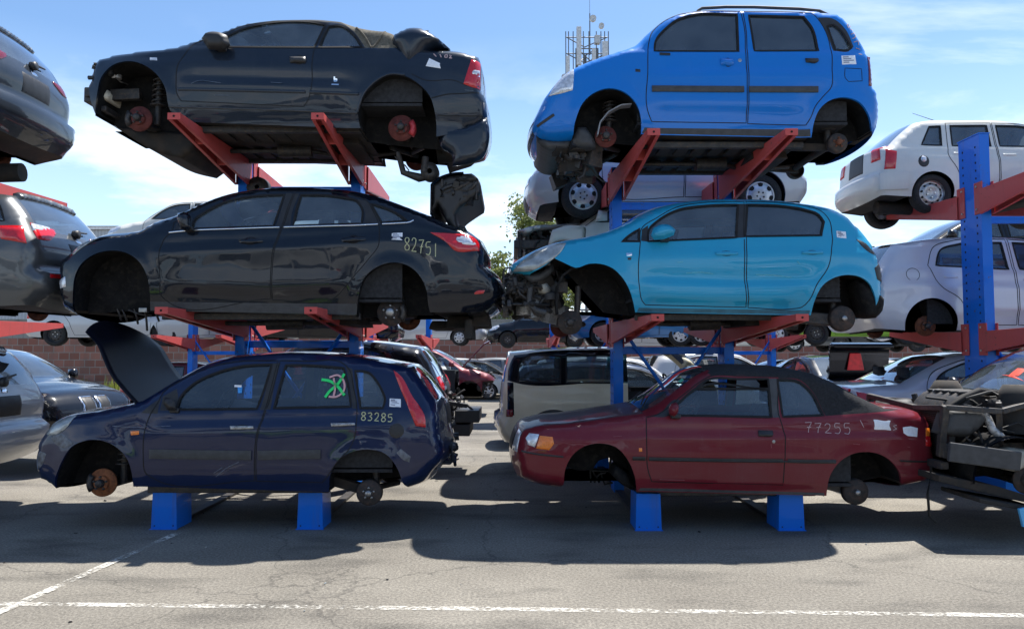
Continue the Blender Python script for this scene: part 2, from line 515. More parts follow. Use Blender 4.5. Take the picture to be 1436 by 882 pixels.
class CarBuild:
    def __init__(s, sp, name, label, cat, loc, rotz=0., group=None, h=.04, roll=0.):
        s.sp = sp; s.h = h
        s.S = Surf(sp, h)
        s.root = empty(name, loc, rotz, label, cat, group, rot=(0, roll, rotz))
        s.acc = Acc()
        s.obj = {}
    # .................................................. shell
    def shell(s):
        sp, S, h = s.sp, s.S, s.h
        pm = sp['paint']
        low_pts = []
        outline = [S.U]
        cur = S.U[-1]; lowinfo = []
        n0 = len(S.U); cnt = n0
        for kind, q in S.lower:
            a = cnt - 1 if np.linalg.norm(q[0] - cur) < 1e-6 else None
            qq = q[1:] if a is not None else q
            start = (cnt - 1) if a is not None else cnt
            outline.append(qq); cnt += len(qq)
            lowinfo.append((kind, start, cnt - 1)); cur = q[-1]
        O = np.vstack(outline)
        closed_dup = np.linalg.norm(O[-1] - O[0]) < 1e-6
        if closed_dup: O = O[:-1]
        loops = [O]
        wins, doors, prts, mts = [], [], [], []
        for w in sp.get('windows', ()):
            p = spline(w[0], h, True); wins.append((norm_poly(p), w[1], w[2])); loops.append(p)
        for d in sp.get('doors', ()):
            p = spline(d, h, True); doors.append(norm_poly(p)); loops.append(p)
        for (nm, p, m) in sp.get('parts', ()):
            p = spline(p, h, True); prts.append((nm, norm_poly(p), m)); loops.append(p)
        for (p, m) in sp.get('mats', ()):
            p = spline(p, h, True); mts.append((norm_poly(p), m)); loops.append(p)
        V2, F2, C, back = triangulate(loops, h, O)
        nf = len(F2); nv = len(V2)
        wid = np.full(nf, -1); did = np.full(nf, -1); pid = np.full(nf, -1); mid = np.full(nf, -1)
        for i, (p, _, _) in enumerate(wins): wid[in_poly(C, p)] = i
        for i, p in enumerate(doors): did[in_poly(C, p)] = i
        for i, (nm, p, m) in enumerate(prts): pid[in_poly(C, p) & (did < 0)] = i
        for i, (p, m) in enumerate(mts): mid[in_poly(C, p)] = i
        Hh = S.H(V2[:, 0], V2[:, 1])
        near = np.column_stack([V2[:, 0], -Hh, V2[:, 1]]); far = np.column_stack([V2[:, 0], Hh, V2[:, 1]])
        # ---- cross strips over the upper outline
        ui = [back[i] for i in range(len(S.U))]
        P = S.U; He = Hh[ui]
        T = np.gradient(P, axis=0); T /= np.linalg.norm(T, axis=1)[:, None] + 1e-12
        Nn = np.column_stack([-T[:, 1], T[:, 0]])
        crown = sp.get('crown', {}); cdef = {'front_bumper': .07, 'bonnet': .035, 'windscreen': .07, 'roof': .035,
            'rear_window': .05, 'tailgate': .06, 'rear_bumper': .07, 'boot': .03}
        cl = np.array([crown.get(l, cdef.get(l, .03)) for l in (S.ulab + [S.ulab[-1]])][:len(P)])
        k = max(1, int(.18 / h)); ker = np.ones(2 * k + 1) / (2 * k + 1)
        def sm(a): return np.convolve(np.pad(a, k, 'edge'), ker, 'valid')
        cl = sm(cl); Nn = np.column_stack([sm(Nn[:, 0]), sm(Nn[:, 1])]); Nn /= np.linalg.norm(Nn, axis=1)[:, None] + 1e-9
        K = sp.get('K', 10)
        e = .055
        ts = np.concatenate([[-1, -1 + e * 1.2], np.linspace(-1 + e * 2.2, 1 - e * 2.2, K), [1 - e * 1.2, 1]])
        mid_v = []
        nb = 2 * nv
        idx = np.zeros((len(P), len(ts)), int)
        for j, t in enumerate(ts):
            if j == 0: idx[:, 0] = ui
            elif j == len(ts) - 1: idx[:, j] = np.array(ui) + nv
            else:
                b = cl * (1 - t * t) ** .9
                mid_v.append(np.column_stack([P[:, 0] + Nn[:, 0] * b, He * t, P[:, 1] + Nn[:, 1] * b]))
                idx[:, j] = nb + (j - 1) * len(P) + np.arange(len(P))
        V = np.vstack([near, far] + mid_v)
        quads, ql, qc = [], [], []
        for i in range(len(P) - 1):
            for j in range(len(ts) - 1):
                quads.append((idx[i, j], idx[i + 1, j], idx[i + 1, j + 1], idx[i, j + 1])); ql.append(S.ulab[i]); qc.append(j)
        Ffar = F2[:, ::-1] + nv
        N = vnormals(V, [F2, Ffar, np.array(quads)])
        s.V2, s.idx, s.ts, s.V, s.N = V2, idx, ts, V, N
        # ---- faces to parts
        segm = sp.get('segmat', {})
        for side, FF in ((-1, F2), (1, Ffar)):
            for key in set(zip(wid.tolist(), did.tolist(), pid.tolist(), mid.tolist())):
                w, d, p, m = key
                sel = (wid == w) & (did == d) & (pid == p) & (mid == m)
                vv, ff, nn = sub_faces(V, N, FF[sel])
                if w >= 0:
                    vv = vv.copy(); vv[:, 1] -= side * .014
                    s.acc.add(('window', w, side), vv, ff, wins[w][2], nn); continue
                if d >= 0: k, mat = ('door', d, side), pm
                elif p >= 0: k, mat = ((prts[p][0],) if prts[p][0] in S.ulab or prts[p][0] == 'soft_top' else (prts[p][0], 0, side)), (prts[p][2] or pm)
                else: k, mat = ('body',), pm
                if m >= 0: mat = mts[m][1]
                s.acc.add(k, vv, ff, mat, nn)
        Q = np.array(quads); ql = np.array(ql); qc = np.array(qc)
        for l in dict.fromkeys(S.ulab):
            pn, mat, edge = segm.get(l, (l if l not in ('roof', 'pillar') else 'body', pm, None))
            if 'glass' in mat.name:
                inner = (qc >= 2) & (qc < len(ts) - 3)
                vv, ff, nn = sub_faces(V, N, Q[(ql == l) & inner]); s.acc.add((pn,), vv, ff, mat, nn)
                vv, ff, nn = sub_faces(V, N, Q[(ql == l) & ~inner]); s.acc.add(('body',), vv, ff, edge or pm, nn)
            else:
                vv, ff, nn = sub_faces(V, N, Q[ql == l]); s.acc.add((pn,), vv, ff, mat, nn)
        # ---- seams round doors and windows
        for side in (-1, 1):
            for i, p in enumerate(doors): s.ribbon(('door', i, side), p, sp.get('gap', .009), .0015, M_RUBBER, side, True)
            for i, (p, d, g) in enumerate(wins):
                key = ('door', d, side) if d is not None else ('body',)
                s.ribbon(key, p, .022, .003, M_RUBBER, side, True)
            for (pts, w) in sp.get('seams', ()): s.ribbon(('body',), spline(pts, h), w, .0015, M_RUBBER, side)
        # ---- underside: sills, floor, arches
        Wb = S.W / 2
        ulist = []
        for kind, a, b in lowinfo:
            ids = [back[i % len(O)] for i in range(a, b + 1)]
            q = V2[ids]; hh = Hh[ids]
            lift = .012
            if kind == 'line':
                ys = [-1, -.93, -.5, 0, .5, .93, 1]
                vv = np.vstack([np.column_stack([q[:, 0], hh * t, q[:, 1] + (lift if abs(t) < .95 else 0)]) for t in ys]); n = len(q)
                ff = [(j * n + i, j * n + i + 1, (j + 1) * n + i + 1, (j + 1) * n + i) for j in range(len(ys) - 1) for i in range(n - 1)]
                s.acc.add(('underbody',), vv, ff, M_UNDER, np.tile(np.array([[0, 0, -1.]]), (len(vv), 1)))
            else:
                dep = Wb - sp.get('arch_depth', .42)
                c = q.mean(0)
                for side in (-1, 1):
                    n = len(q)
                    q2 = q + (q - c) * .04
                    rings = [np.column_stack([q[:, 0], side * hh, q[:, 1]]), np.column_stack([q[:, 0], side * (hh - .03), q[:, 1]]),
                             np.column_stack([q2[:, 0], side * (hh - .034), q2[:, 1]]), np.column_stack([q2[:, 0], side * np.full(n, dep), q2[:, 1]])]
                    vv = np.vstack(rings)
                    nrm = np.column_stack([c[0] - q[:, 0], np.zeros(n), c[1] - q[:, 1]]); nrm /= np.linalg.norm(nrm, axis=1)[:, None] + 1e-9
                    for k, mat in ((0, pm), (1, M_LINER), (2, M_LINER)):
                        ff = [(i, i + 1, n + i + 1, n + i) for i in range(n - 1)]
                        s.acc.add(('wheel_arch_liner', len(ulist), side) if k else ('body',), np.vstack(rings[k:k + 2]), ff, mat, np.vstack([nrm, nrm]))
                    if not sp.get('open_arch') == len(ulist):
                        vv = np.column_stack([q2[:, 0], side * np.full(n, dep), q2[:, 1]])
                        vv = np.vstack([vv, [[c[0], side * dep, min(q[0, 1], q[-1, 1]) + .02]]])
                        ff = [(i, i + 1, n) for i in range(n - 1)]
                        s.acc.add(('wheel_arch_liner', len(ulist), side), vv, ff, M_LINER, np.tile([[0., side, 0]], (len(vv), 1)))
                ulist.append(q)
                x0, x1 = q[:, 0].min(), q[:, 0].max(); zl = max(min(q[0, 1], q[-1, 1]), S.zs) + .03
                g = dep + .002
                vv = np.array([[x0, -g, zl], [x1, -g, zl], [x1, g, zl], [x0, g, zl]])
                s.acc.add(('underbody',), vv, [(0, 1, 2, 3)], M_UNDER, np.tile([[0, 0, -1.]], (4, 1)))
        s.arches = ulist
        return s
    def ribbon(s, key, P, w, off, mat, side, closed=False, thick=None):
        P = np.asarray(P); 
        t = (np.roll(P, -1, 0) - np.roll(P, 1, 0)) if closed else np.gradient(P, axis=0)
        t = t / (np.linalg.norm(t, axis=1)[:, None] + 1e-12)
        nn = np.column_stack([-t[:, 1], t[:, 0]])
        a = P + nn * w / 2; b = P - nn * w / 2
        S = s.S
        n = len(P); m = n if closed else n - 1
        rows = [S.pts(a, side, off), S.pts(b, side, off)]
        if thick: rows = [S.pts(a, side, -.004)] + rows + [S.pts(b, side, -.004)]
        vv = np.vstack(rows)
        ff = []
        for k in range(len(rows) - 1):
            for i in range(m):
                j = (i + 1) % n
                f = (k * n + i, k * n + j, (k + 1) * n + j, (k + 1) * n + i)
                ff.append(f if side > 0 else f[::-1])
        fq = np.array(ff)
        N = vnormals(vv, [fq])
        if np.sum(N[:, 1]) * side < 0:
            ff = [f[::-1] for f in ff]; N = -N
        s.acc.add(key, vv, ff, mat, N)
    # .................................................. link the parts
    NAMES = {}
    def flush(s):
        order = sorted(s.acc.keys(), key=lambda k: {'door': 0, 'window': 2}.get(k[0], 1))
        for key in order:
            p = s.acc[key]
            mats = []
            for m in p['M']:
                if m not in mats: mats.append(m)
            mi = [mats.index(m) for m in p['M']]
            parent = s.root
            name = key[0]
            if key[0] == 'window':
                d = s.sp['windows'][key[1]][1]
                parent = s.obj.get(('door', d, key[2]), s.root) if d is not None else s.obj.get(('body',), s.root)
            o = np_mesh(name, np.vstack(p['V']), p['F'], mats, mi, parent, np.vstack(p['N']))
            s.obj[key] = o
        s.acc = Acc()
        return s
    def par(s, key):
        return s.obj.get(key, s.root)
    # .................................................. raised patches on the side
    def patch(s, name, poly, off, mat, side=-1, parent=None, h=None, re=None, smooth=True, base=0., corner=48.):
        h = h or min(s.h, .03)
        P = norm_poly(spline(poly, h, True, corner) if smooth else np.array(poly, float))
        V2, F, C, back = triangulate([P], h, P)
        d = seg_dist(V2, P, np.roll(P, -1, 0)); re = re or max(off * 1.3, .003)
        k = np.sqrt(np.maximum(0, 1 - (1 - np.minimum(d / re, 1)) ** 2))
        Hh = s.S.H(V2[:, 0], V2[:, 1])
        top = np.column_stack([V2[:, 0], side * (Hh + base + off * (.35 + .65 * k)), V2[:, 1]])
        n = len(P); ring = [back[i] for i in range(n)]
        bot = top[ring].copy(); bot[:, 1] = side * (Hh[ring] - .004)
        V = np.vstack([top, bot]); m = len(top)
        quads = [(ring[(i + 1) % n], ring[i], m + i, m + (i + 1) % n) for i in range(n)]
        if side > 0: F = F[:, ::-1]; quads = [q[::-1] for q in quads]
        N = vnormals(V, [F, np.array(quads)])
        return np_mesh(name, V, F.tolist() + quads, [mat], [0] * (len(F) + n), parent or s.root, N)
    def stripe(s, name, pts, w, off, mat, side=-1, parent=None):
        """a raised strip (moulding, chrome line) along pts"""
        s.ribbon(('_tmp',), spline(pts, s.h), w, off, mat, side, False, True)
        p = s.acc.pop(('_tmp',))
        return np_mesh(name, np.vstack(p['V']), p['F'], [mat], [0] * len(p['F']), parent or s.root, np.vstack(p['N']))
    def strokes(s, name, lines, r, mat, side=-1, parent=None):
        """hand-drawn marks on the side: polylines of (x,z)"""
        for i, l in enumerate(lines):
            s.ribbon(('_tmp',), spline(l, .012, corner=100), r * 2, .0045, mat, side, False, False)
        p = s.acc.pop(('_tmp',))
        return np_mesh(name, np.vstack(p['V']), p['F'], [mat], [0] * len(p['F']), parent or s.root, np.vstack(p['N']))
    # .................................................. patches over front / rear / bonnet strips
    def strip_point(s, i, t, off):
        """point on the cross strip at outline index i (float) and lateral fraction t"""
        ts, idx = s.ts, s.idx
        i0 = int(min(max(math.floor(i), 0), len(idx) - 2)); fi = i - i0
        j = int(np.clip(np.searchsorted(ts, t) - 1, 0, len(ts) - 2)); fj = (t - ts[j]) / (ts[j + 1] - ts[j])
        p = n = 0
        for a, wa in ((i0, 1 - fi), (i0 + 1, fi)):
            for b, wb in ((j, 1 - fj), (j + 1, fj)):
                k = idx[a, b]; p = p + s.V[k] * wa * wb; n = n + s.N[k] * wa * wb
        n = n / (np.linalg.norm(n) + 1e-9)
        return p + n * off
    def uidx(s, seg, f):
        """outline index of fraction f along segment seg"""
        e = [i for i, l in enumerate(s.S.ulab) if l == seg]
        return e[0] + f * (e[-1] + 1 - e[0])
    def strip_patch(s, name, poly, off, mat, parent=None, dom=.5):
        """poly: (outline index, lateral fraction) corners; raised, domed patch"""
        P = spline([(p[0] * .05, p[1]) for p in poly], .05, True)
        P = norm_poly(P)
        V2, F, C, back = triangulate([P], .05, P)
        d = seg_dist(V2, P, np.roll(P, -1, 0)); k = np.sqrt(np.maximum(0, 1 - (1 - np.minimum(d / .06, 1)) ** 2))
        top = np.array([s.strip_point(u / .05, t, off * (1 - dom + dom * kk)) for (u, t), kk in zip(V2, k)])
        n = len(P); ring = [back[i] for i in range(n)]
        bot = np.array([s.strip_point(V2[r][0] / .05, V2[r][1], -.004) for r in ring])
        V = np.vstack([top, bot]); m = len(top)
        quads = [(ring[(i + 1) % n], ring[i], m + i, m + (i + 1) % n) for i in range(n)]
        F = F.tolist()
        N = vnormals(V, [np.array(F), np.array(quads)])
        if len(F):
            ref = s.strip_point(V2[F[0][0]][0] / .05, V2[F[0][0]][1], 1.) - s.strip_point(V2[F[0][0]][0] / .05, V2[F[0][0]][1], 0.)
            if np.dot(N[F[0][0]], ref) < 0:
                F = [f[::-1] for f in F]; quads = [q[::-1] for q in quads]; N = -N
        return np_mesh(name, V, F + quads, [mat], [0] * (len(F) + n), parent or s.root, N)

# ------------------------------------------------------------------ pixel-traced spec -> metric spec
def from_pixels(px, D):
    """px: a spec whose points are photo pixels of the near side; D: depth of the widest line. Returns (metric spec, X0, Z0)."""
    sx, sz = px['origin']
    X0, _, Z0 = unproj(sx, sz, D)
    def conv(surf):
        def one(p):
            x, y, z = unproj(p[0], p[1], D)
            if surf is not None:
                for _ in range(3):
                    ins = surf.W / 2 - float(surf.H(np.array([x - X0]), np.array([z - Z0]))[0])
                    x, y, z = unproj(p[0], p[1], D + ins)
            return (x - X0, z - Z0)
        def many(l): return [one(p) for p in l]
        sp = dict(px)
        sp['upper'] = [(n, many(l)) for n, l in px['upper']]
        sp['lower'] = [(n, many(l)) for n, l in px['lower']]
        sp['belt'] = many(px['belt'])
        sp['doors'] = [many(l) for l in px.get('doors', ())]
        sp['windows'] = [(many(a), b, c) for a, b, c in px.get('windows', ())]
        sp['parts'] = [(n, many(l), m) for n, l, m in px.get('parts', ())]
        sp['mats'] = [(many(l), m) for l, m in px.get('mats', ())]
        sp['seams'] = [(many(l), w) for l, w in px.get('seams', ())]
        sp['creases'] = [(many(l), a, w) for l, a, w in px.get('creases', ())]
        return sp, one, many
    sp, one, many = conv(None)
    for _ in range(2):
        sp, one, many = conv(Surf(sp, .06))
    return sp, one, many, X0, Z0

# ------------------------------------------------------------------ shared car fittings
def seat(root, x, y, z, mat=None, facing=-1, width=.5, bench=False, tilt=.30, headrest=True):
    mat = mat or M_SEAT
    f = facing
    poly = [(x + .26 * f * 1, z), (x + .28 * f, z + .16), (x - .16 * f, z + .12), (x - .16 * f - tilt * .62 * f, z + .66), (x - .30 * f - tilt * .62 * f, z + .64), (x - .30 * f, z)]
    o = pillow('rear_bench' if bench else 'seat', poly, width, y, .05, mat, root, .06)
    if headrest:
        for yy in ((y,) if not bench else (y - width * .3, y + width * .3)):
            hx = x - .22 * f - tilt * .72 * f
            pillow('headrest', [(hx - .05, z + .69), (hx + .05, z + .69), (hx + .045, z + .87), (hx - .045, z + .87)], .26, yy, .045, mat, o, .05)
    return o

def steering_wheel(root, x, y, z, tilt=25):
    m = MB().use(M_PLASTIC)
    c, sn = math.cos(R(tilt)), math.sin(R(tilt))
    pts = []
    for k in range(25):
        a = 2 * math.pi * k / 24
        u, v = .185 * math.cos(a), .185 * math.sin(a)
        pts.append((x + v * sn, y + u, z + v * c))
    m.tube(pts, .015, 8, False)
    m.bar((x, y - .18, z), (x, y + .18, z), .03, .02); m.bar((x, y, z), (x - .12 * sn - .02, y, z - .17), .03, .02)
    m.bar((x - .05, y, z), (x - .3, y, z - .12), .05, .05)
    return m.build('steering_wheel', root)

def brake_disc(root, x, y, z, r, mat, side=-1, caliper=0, calmat=None, hubmat=None, hub_r=.07, bolts=5, drum=False):
    """a bare disc (or drum) with hat, studs, nut; side = outward direction in y"""
    o = MB().use(mat)
    w = side
    if drum:
        o.lathe([(0, w * .02), (r * .92, w * .02), (r, w * 0), (r * 1.02, -w * .05), (r * .9, -w * .07)], (x, y, z))
    else:
        o.lathe([(r * .45, w * .004), (r * .50, w * .0), (r * .52, -w * .004), (r, -w * .004), (r, -w * .026), (r * .4, -w * .026)], (x, y, z), n=36, sharp=False)
        o.lathe([(0, w * .035), (r * .48, w * .035), (r * .52, w * .028), (r * .53, -w * .01)], (x, y, z))
    d = o.build('brake_drum' if drum else 'brake_disc', root)
    h = MB().use(hubmat or M_DARKM)
    yy = y + w * (.035 if not drum else .02)
    h.lathe([(0, w * .045), (hub_r * .45, w * .045), (hub_r * .55, w * .03), (hub_r * .6, 0)], (x, yy, z))
    for k in range(bolts):
        a = 2 * math.pi * k / bolts + .3
        h.lathe([(0, w * .018), (.011, w * .018), (.011, -w * .002)], (x + hub_r * .85 * math.cos(a) , yy, z + hub_r * .85 * math.sin(a)), n=8)
    h.build('hub', d)
    if caliper:
        a0 = R(180 if caliper < 0 else 0)
        poly = []
        for k in range(9):
            a = a0 + R(-36 + 9 * k); poly.append((x + r * 1.12 * math.cos(a), z + r * 1.12 * math.sin(a)))
        for k in range(9):
            a = a0 + R(36 - 9 * k); poly.append((x + r * .68 * math.cos(a), z + r * .68 * math.sin(a)))
        pillow('caliper', poly, .10, y - w * .02, .02, calmat or M_DARKM, d, .03)
    return d

def strut(root, x, y, z0, z1, lean=0., spring=True, r=.035):
    m = MB().use(M_DARKM)
    m.tube([(x, y, z0), (x + lean, y, z1)], r, 10)
    m.tube([(x + lean * .45, y, z0 + (z1 - z0) * .45), (x + lean, y, z1)], .016, 8)
    if spring:
        pts = []
        for k in range(61):
            t = k / 60; a = 2 * math.pi * 5 * t
            zz = z0 + (z1 - z0) * (.42 + .56 * t)
            pts.append((x + lean * (.42 + .56 * t) + .065 * math.cos(a), y + .065 * math.sin(a), zz))
        m.tube(pts, .009, 6)
        m.lathe([(.03, 0), (.085, 0), (.085, .012), (.03, .012)], (x + lean * .42, y, z0 + (z1 - z0) * .40), 'z', 16)
    return m.build('strut', root)

def control_arm(root, x, y, z, side=-1, dx=.35, mat=None):
    m = MB().use(mat or M_DARKM)
    w = -side
    m.tube([(x, y + w * .03, z - .05), (x + .04, y + w * .25, z - .03), (x + dx * .6, y + w * .5, z)], [.03, .04, .03], 8)
    m.tube([(x, y + w * .03, z - .05), (x - .03, y + w * .3, z - .02), (x - dx * .4, y + w * .52, z)], [.026, .032, .03], 8)
    m.tube([(x, y + w * .02, z), (x, y + w * .55, z + .03)], .02, 8)
    return m.build('control_arm', root)

WHEELS = {}
def wheel_mesh(style, r, w):
    key = (style, r, w)
    if key in WHEELS: return WHEELS[key]
    t = MB().use(M_TYRE); k = r - .11 if r > .27 else r - .09
    t.lathe([(k, -w * .36), (k + .02, -w * .5), (r - .035, -w * .5), (r - .008, -w * .42), (r, -w * .25), (r, w * .25), (r - .008, w * .42), (r - .035, w * .5), (k + .02, w * .5), (k, w * .36)], (0, 0, 0), n=40)
    m = MB()
    if style == 'steel':
        m.use(M_DARKM if r > .27 else M_STEEL)
        m.lathe([(k + .004, -w * .38), (k, -w * .2), (k - .02, -w * .12), (k * .75, -w * .24), (k * .55, -w * .3), (k * .4, -w * .22), (0, -w * .22)], (0, 0, 0), n=36)
        m.lathe([(k + .004, -w * .38), (k - .01, w * .4)], (0, 0, 0), n=36)
        m.use(M_RUBBER)
        for q in range(10):
            a = 2 * math.pi * q / 10
            m.lathe([(0, -w * .262), (.017, -w * .262), (.017, -w * .1)], (k * .74 * math.cos(a), 0, k * .74 * math.sin(a)), n=10)
        m.use(M_BOLT)
        for q in range(4):
            a = 2 * math.pi * q / 4 + .4
            m.lathe([(0, -w * .3), (.012, -w * .3), (.012, -w * .2)], (k * .3 * math.cos(a), 0, k * .3 * math.sin(a)), n=6, sharp=True)
    else:
        m.use(M_ALLOY)
        m.lathe([(k + .006, -w * .40), (k - .004, -w * .44), (k - .022, -w * .40), (k - .03, -w * .30), (k - .03, w * .4)], (0, 0, 0), n=40)
        ns = {'cover': 7, 'alloy': 5, 'alloy6': 6}[style]
        if style == 'cover':
            m.lathe([(k - .02, -w * .38), (k * .8, -w * .46), (k * .4, -w * .50), (0, -w * .46)], (0, 0, 0), n=40)
            m.use(M_RUBBER)
            for q in range(ns):
                a = 2 * math.pi * q / ns + .2
                c, sn = math.cos(a), math.sin(a)
                def f(u, v, tt, c=c, sn=sn): return (u * c - v * sn, tt, u * sn + v * c)
                poly = [(k * .64, -.012), (k * .70, -.03), (k * .88, -.034), (k * .93, 0), (k * .88, .034), (k * .70, .03), (k * .64, .012)]
                m.prism(poly, f, -w * .487, -w * .3)
            m.use(M_PLASTICD)
            for q in range(5):
                a = 2 * math.pi * q / 5
                m.lathe([(0, -w * .515), (.013, -w * .515), (.013, -w * .3)], (k * .26 * math.cos(a), 0, k * .26 * math.sin(a)), n=8)
        else:
            m.lathe([(k * .22, -w * .3), (k * .2, -w * .42), (0, -w * .42)], (0, 0, 0), n=24)
            for q in range(ns):
                a = 2 * math.pi * q / ns + .3
                c, sn = math.cos(a), math.sin(a)
                def f(u, v, tt, c=c, sn=sn): return (u * c - v * sn, tt, u * sn + v * c)
                wd = .55 if ns == 5 else .42
                m.prism([(k * .12, -.03), (k * .6, -.022), (k * .97, -k * wd * .28), (k * .97, k * wd * .28), (k * .6, .022), (k * .12, .03)], f, -w * .40, -w * .24)
            m.use(M_RUBBER); m.lathe([(0, -w * .1), (k - .03, -w * .1)], (0, 0, 0), n=24)
    def mesh_of(mb, nm):
        o = mb.build(nm); me = o.data; bpy.data.objects.remove(o); return me
    WHEELS[key] = (mesh_of(t, 'tyre'), mesh_of(m, 'rim'))
    return WHEELS[key]

def wheel(root, x, y, z, r=.3, w=.19, style='steel', side=-1, steer=0., label=None):
    tm, rm = wheel_mesh(style, r, w)
    wo = bpy.data.objects.new('wheel', None); link(wo, root); wo.empty_display_size = .1
    wo.location = (x, y, z); wo.rotation_euler = (0, random.uniform(0, 1), (0 if side < 0 else math.pi) + steer)
    if label: wo['label'] = label
    for nm, me in (('tyre', tm), ('rim', rm)):
        link(bpy.data.objects.new(nm, me), wo)
    return wo

def clutter(name, root, lo, hi, n, seed, mats, smin=.03, smax=.16, tubes=.45):
    """a dense lump of small mechanical pieces (one bay, one part)"""
    rn = random.Random(seed); m = MB()
    lo, hi = Vector(lo), Vector(hi)
    for i in range(n):
        c = Vector([rn.uniform(lo[k], hi[k]) for k in range(3)])
        m.use(rn.choice(mats))
        if rn.random() < tubes:
            p = [c]; d = Vector((rn.uniform(-1, 1), rn.uniform(-1, 1), rn.uniform(-.7, .7)))
            for q in range(4):
                d = (d + Vector((rn.uniform(-1, 1), rn.uniform(-1, 1), rn.uniform(-1, 1))) * .5).normalized()
                nx = p[-1] + d * rn.uniform(.04, .12)
                p.append(Vector([min(max(nx[k], lo[k]), hi[k]) for k in range(3)]))
            m.tube(p, rn.uniform(.006, .028), 7)
        elif rn.random() < .35:
            r = rn.uniform(smin, smax) * .6
            m.lathe([(0, 0), (r, 0), (r, r * .8), (r * .6, r), (0, r)], c, rn.choice('xyz'), 14)
        else:
            rot = Matrix.Rotation(rn.uniform(-.4, .4), 3, 'X') @ Matrix.Rotation(rn.uniform(-.5, .5), 3, 'Y') @ Matrix.Rotation(rn.uniform(-.6, .6), 3, 'Z')
            m.box(c, [rn.uniform(smin, smax) for _ in range(3)], rot, rn.uniform(.6, 1))
    return m.build(name, root, bevel=.004)

def underfloor(root, x0, x1, half, z, seed, exhaust=True):
    rn = random.Random(seed)
    m = MB().use(M_UNDER)
    # pressed floor: ribs, tunnel, tank
    for k in range(9):
        x = x0 + (x1 - x0) * (k + .5) / 9
        m.box((x, -half * .5, z - .012), ((x1 - x0) / 13, half * .62, .03), taper=.9); m.box((x, half * .5, z - .012), ((x1 - x0) / 13, half * .62, .03), taper=.9)
    m.use(M_DARKM)
    for y in (-half * .82, half * .82): m.box(((x0 + x1) / 2, y, z - .03), (x1 - x0, .07, .07))
    m.use(M_UNDER)
    m.box((x0 + (x1 - x0) * .84, half * .1, z - .05), ((x1 - x0) * .24, half * 1.2, .12), taper=.9)
    m.build('floor_pressing', root, bevel=.01)
    if exhaust:
        e = MB().use(M_DARKM)
        e.tube([(x0, .1, z - .06), (x0 + (x1 - x0) * .3, .02, z - .08), (x0 + (x1 - x0) * .6, .05, z - .07), (x0 + (x1 - x0) * .8, .3, z - .08), (x1 + .2, .35, z - .02)], .027, 10)
        e.tube([(x0 + (x1 - x0) * .42, .03, z - .08), (x0 + (x1 - x0) * .62, .05, z - .07)], .075, 12)
        e.build('exhaust_pipe', root)
# ------------------------------------------------------------------ the six stripped cars of the front rank
P_ASTRA = paint('paint_slate_black', (.008, .014, .026), .30, .0, 1., .05)
P_FOCUS = paint('paint_black', (.003, .006, .013), .22, .0, 1., .025)
P_FIESTA = paint('paint_navy', (.004, .012, .050), .28, .0, 1., .04)
P_AGILA = paint('paint_bright_blue', (.002, .165, .58), .32, .0, .8, .05)
P_CORSA = paint('paint_turquoise', (.016, .31, .52), .32, .10, .9, .06)
P_ESCORT = paint('paint_burgundy', (.145, .010, .019), .38, .0, .6, .10)
P_HOODRED = paint('paint_faded_burgundy', (.055, .018, .024), .5, .0, .35, .45)

DIGITS = {  # strokes in a unit box, y up
    '8': [[(.5, .52), (.15, .75), (.3, .98), (.7, .98), (.85, .75), (.5, .52), (.12, .25), (.3, .02), (.72, .02), (.9, .25), (.5, .52)]],
    '2': [[(.1, .78), (.35, 1), (.75, .9), (.75, .6), (.1, .05), (.9, .02)]],
    '7': [[(.05, .95), (.9, .97), (.5, .4), (.4, .0)], [(.25, .5), (.8, .52)]],
    '5': [[(.85, .98), (.2, .95), (.18, .58), (.7, .6), (.85, .3), (.6, .03), (.1, .08)]],
    '1': [[(.5, 1), (.5, 0)]],
    '3': [[(.1, .92), (.6, 1), (.8, .78), (.4, .55), (.85, .3), (.6, .03), (.1, .06)]],
}
def digits(text, x0, z0, w, hgt, drop=0., seed=1):
    rn = random.Random(seed); out = []
    n = len(text); cw = w / n
    for i, ch in enumerate(text):
        for l in DIGITS[ch]:
            k = rn.uniform(.9, 1.05)
            out.append([(x0 + cw * (i + .08 + .8 * u), z0 - drop * i / n + hgt * v * k) for u, v in l])
    return out

def main_car(px, D, label, cat='car', name='car', h=.04):
    sp, one, many, X0, Z0 = from_pixels(px, D)
    cb = CarBuild(sp, name, label, cat, (X0, D + px['W'] / 2, Z0), h=h)
    cb.shell()
    for k in list(cb.acc):
        if k[0] == 'window' and k[1] in px.get('no_glass', ()): del cb.acc[k]
    cb.flush()
    cb.one, cb.many = one, many
    return cb

def handle(cb, poly, mat, door, side=-1, recess=True):
    P = cb.many(poly); a = np.array(P)
    for sd in (-1, 1):
        par = cb.par(('door', door, sd))
        if recess:
            c = a.mean(0); w, hh = np.ptp(a[:, 0]), np.ptp(a[:, 1])
            el = [(c[0] + .30 * w * math.cos(t) , c[1] + .9 * hh * math.sin(t) * .8) for t in np.linspace(0, 2 * math.pi, 12, endpoint=False)]
            cb.patch('handle_recess', el, .002, M_RUBBER, sd, par)
        cb.patch('handle', P, .035, mat, sd, par, re=.02)

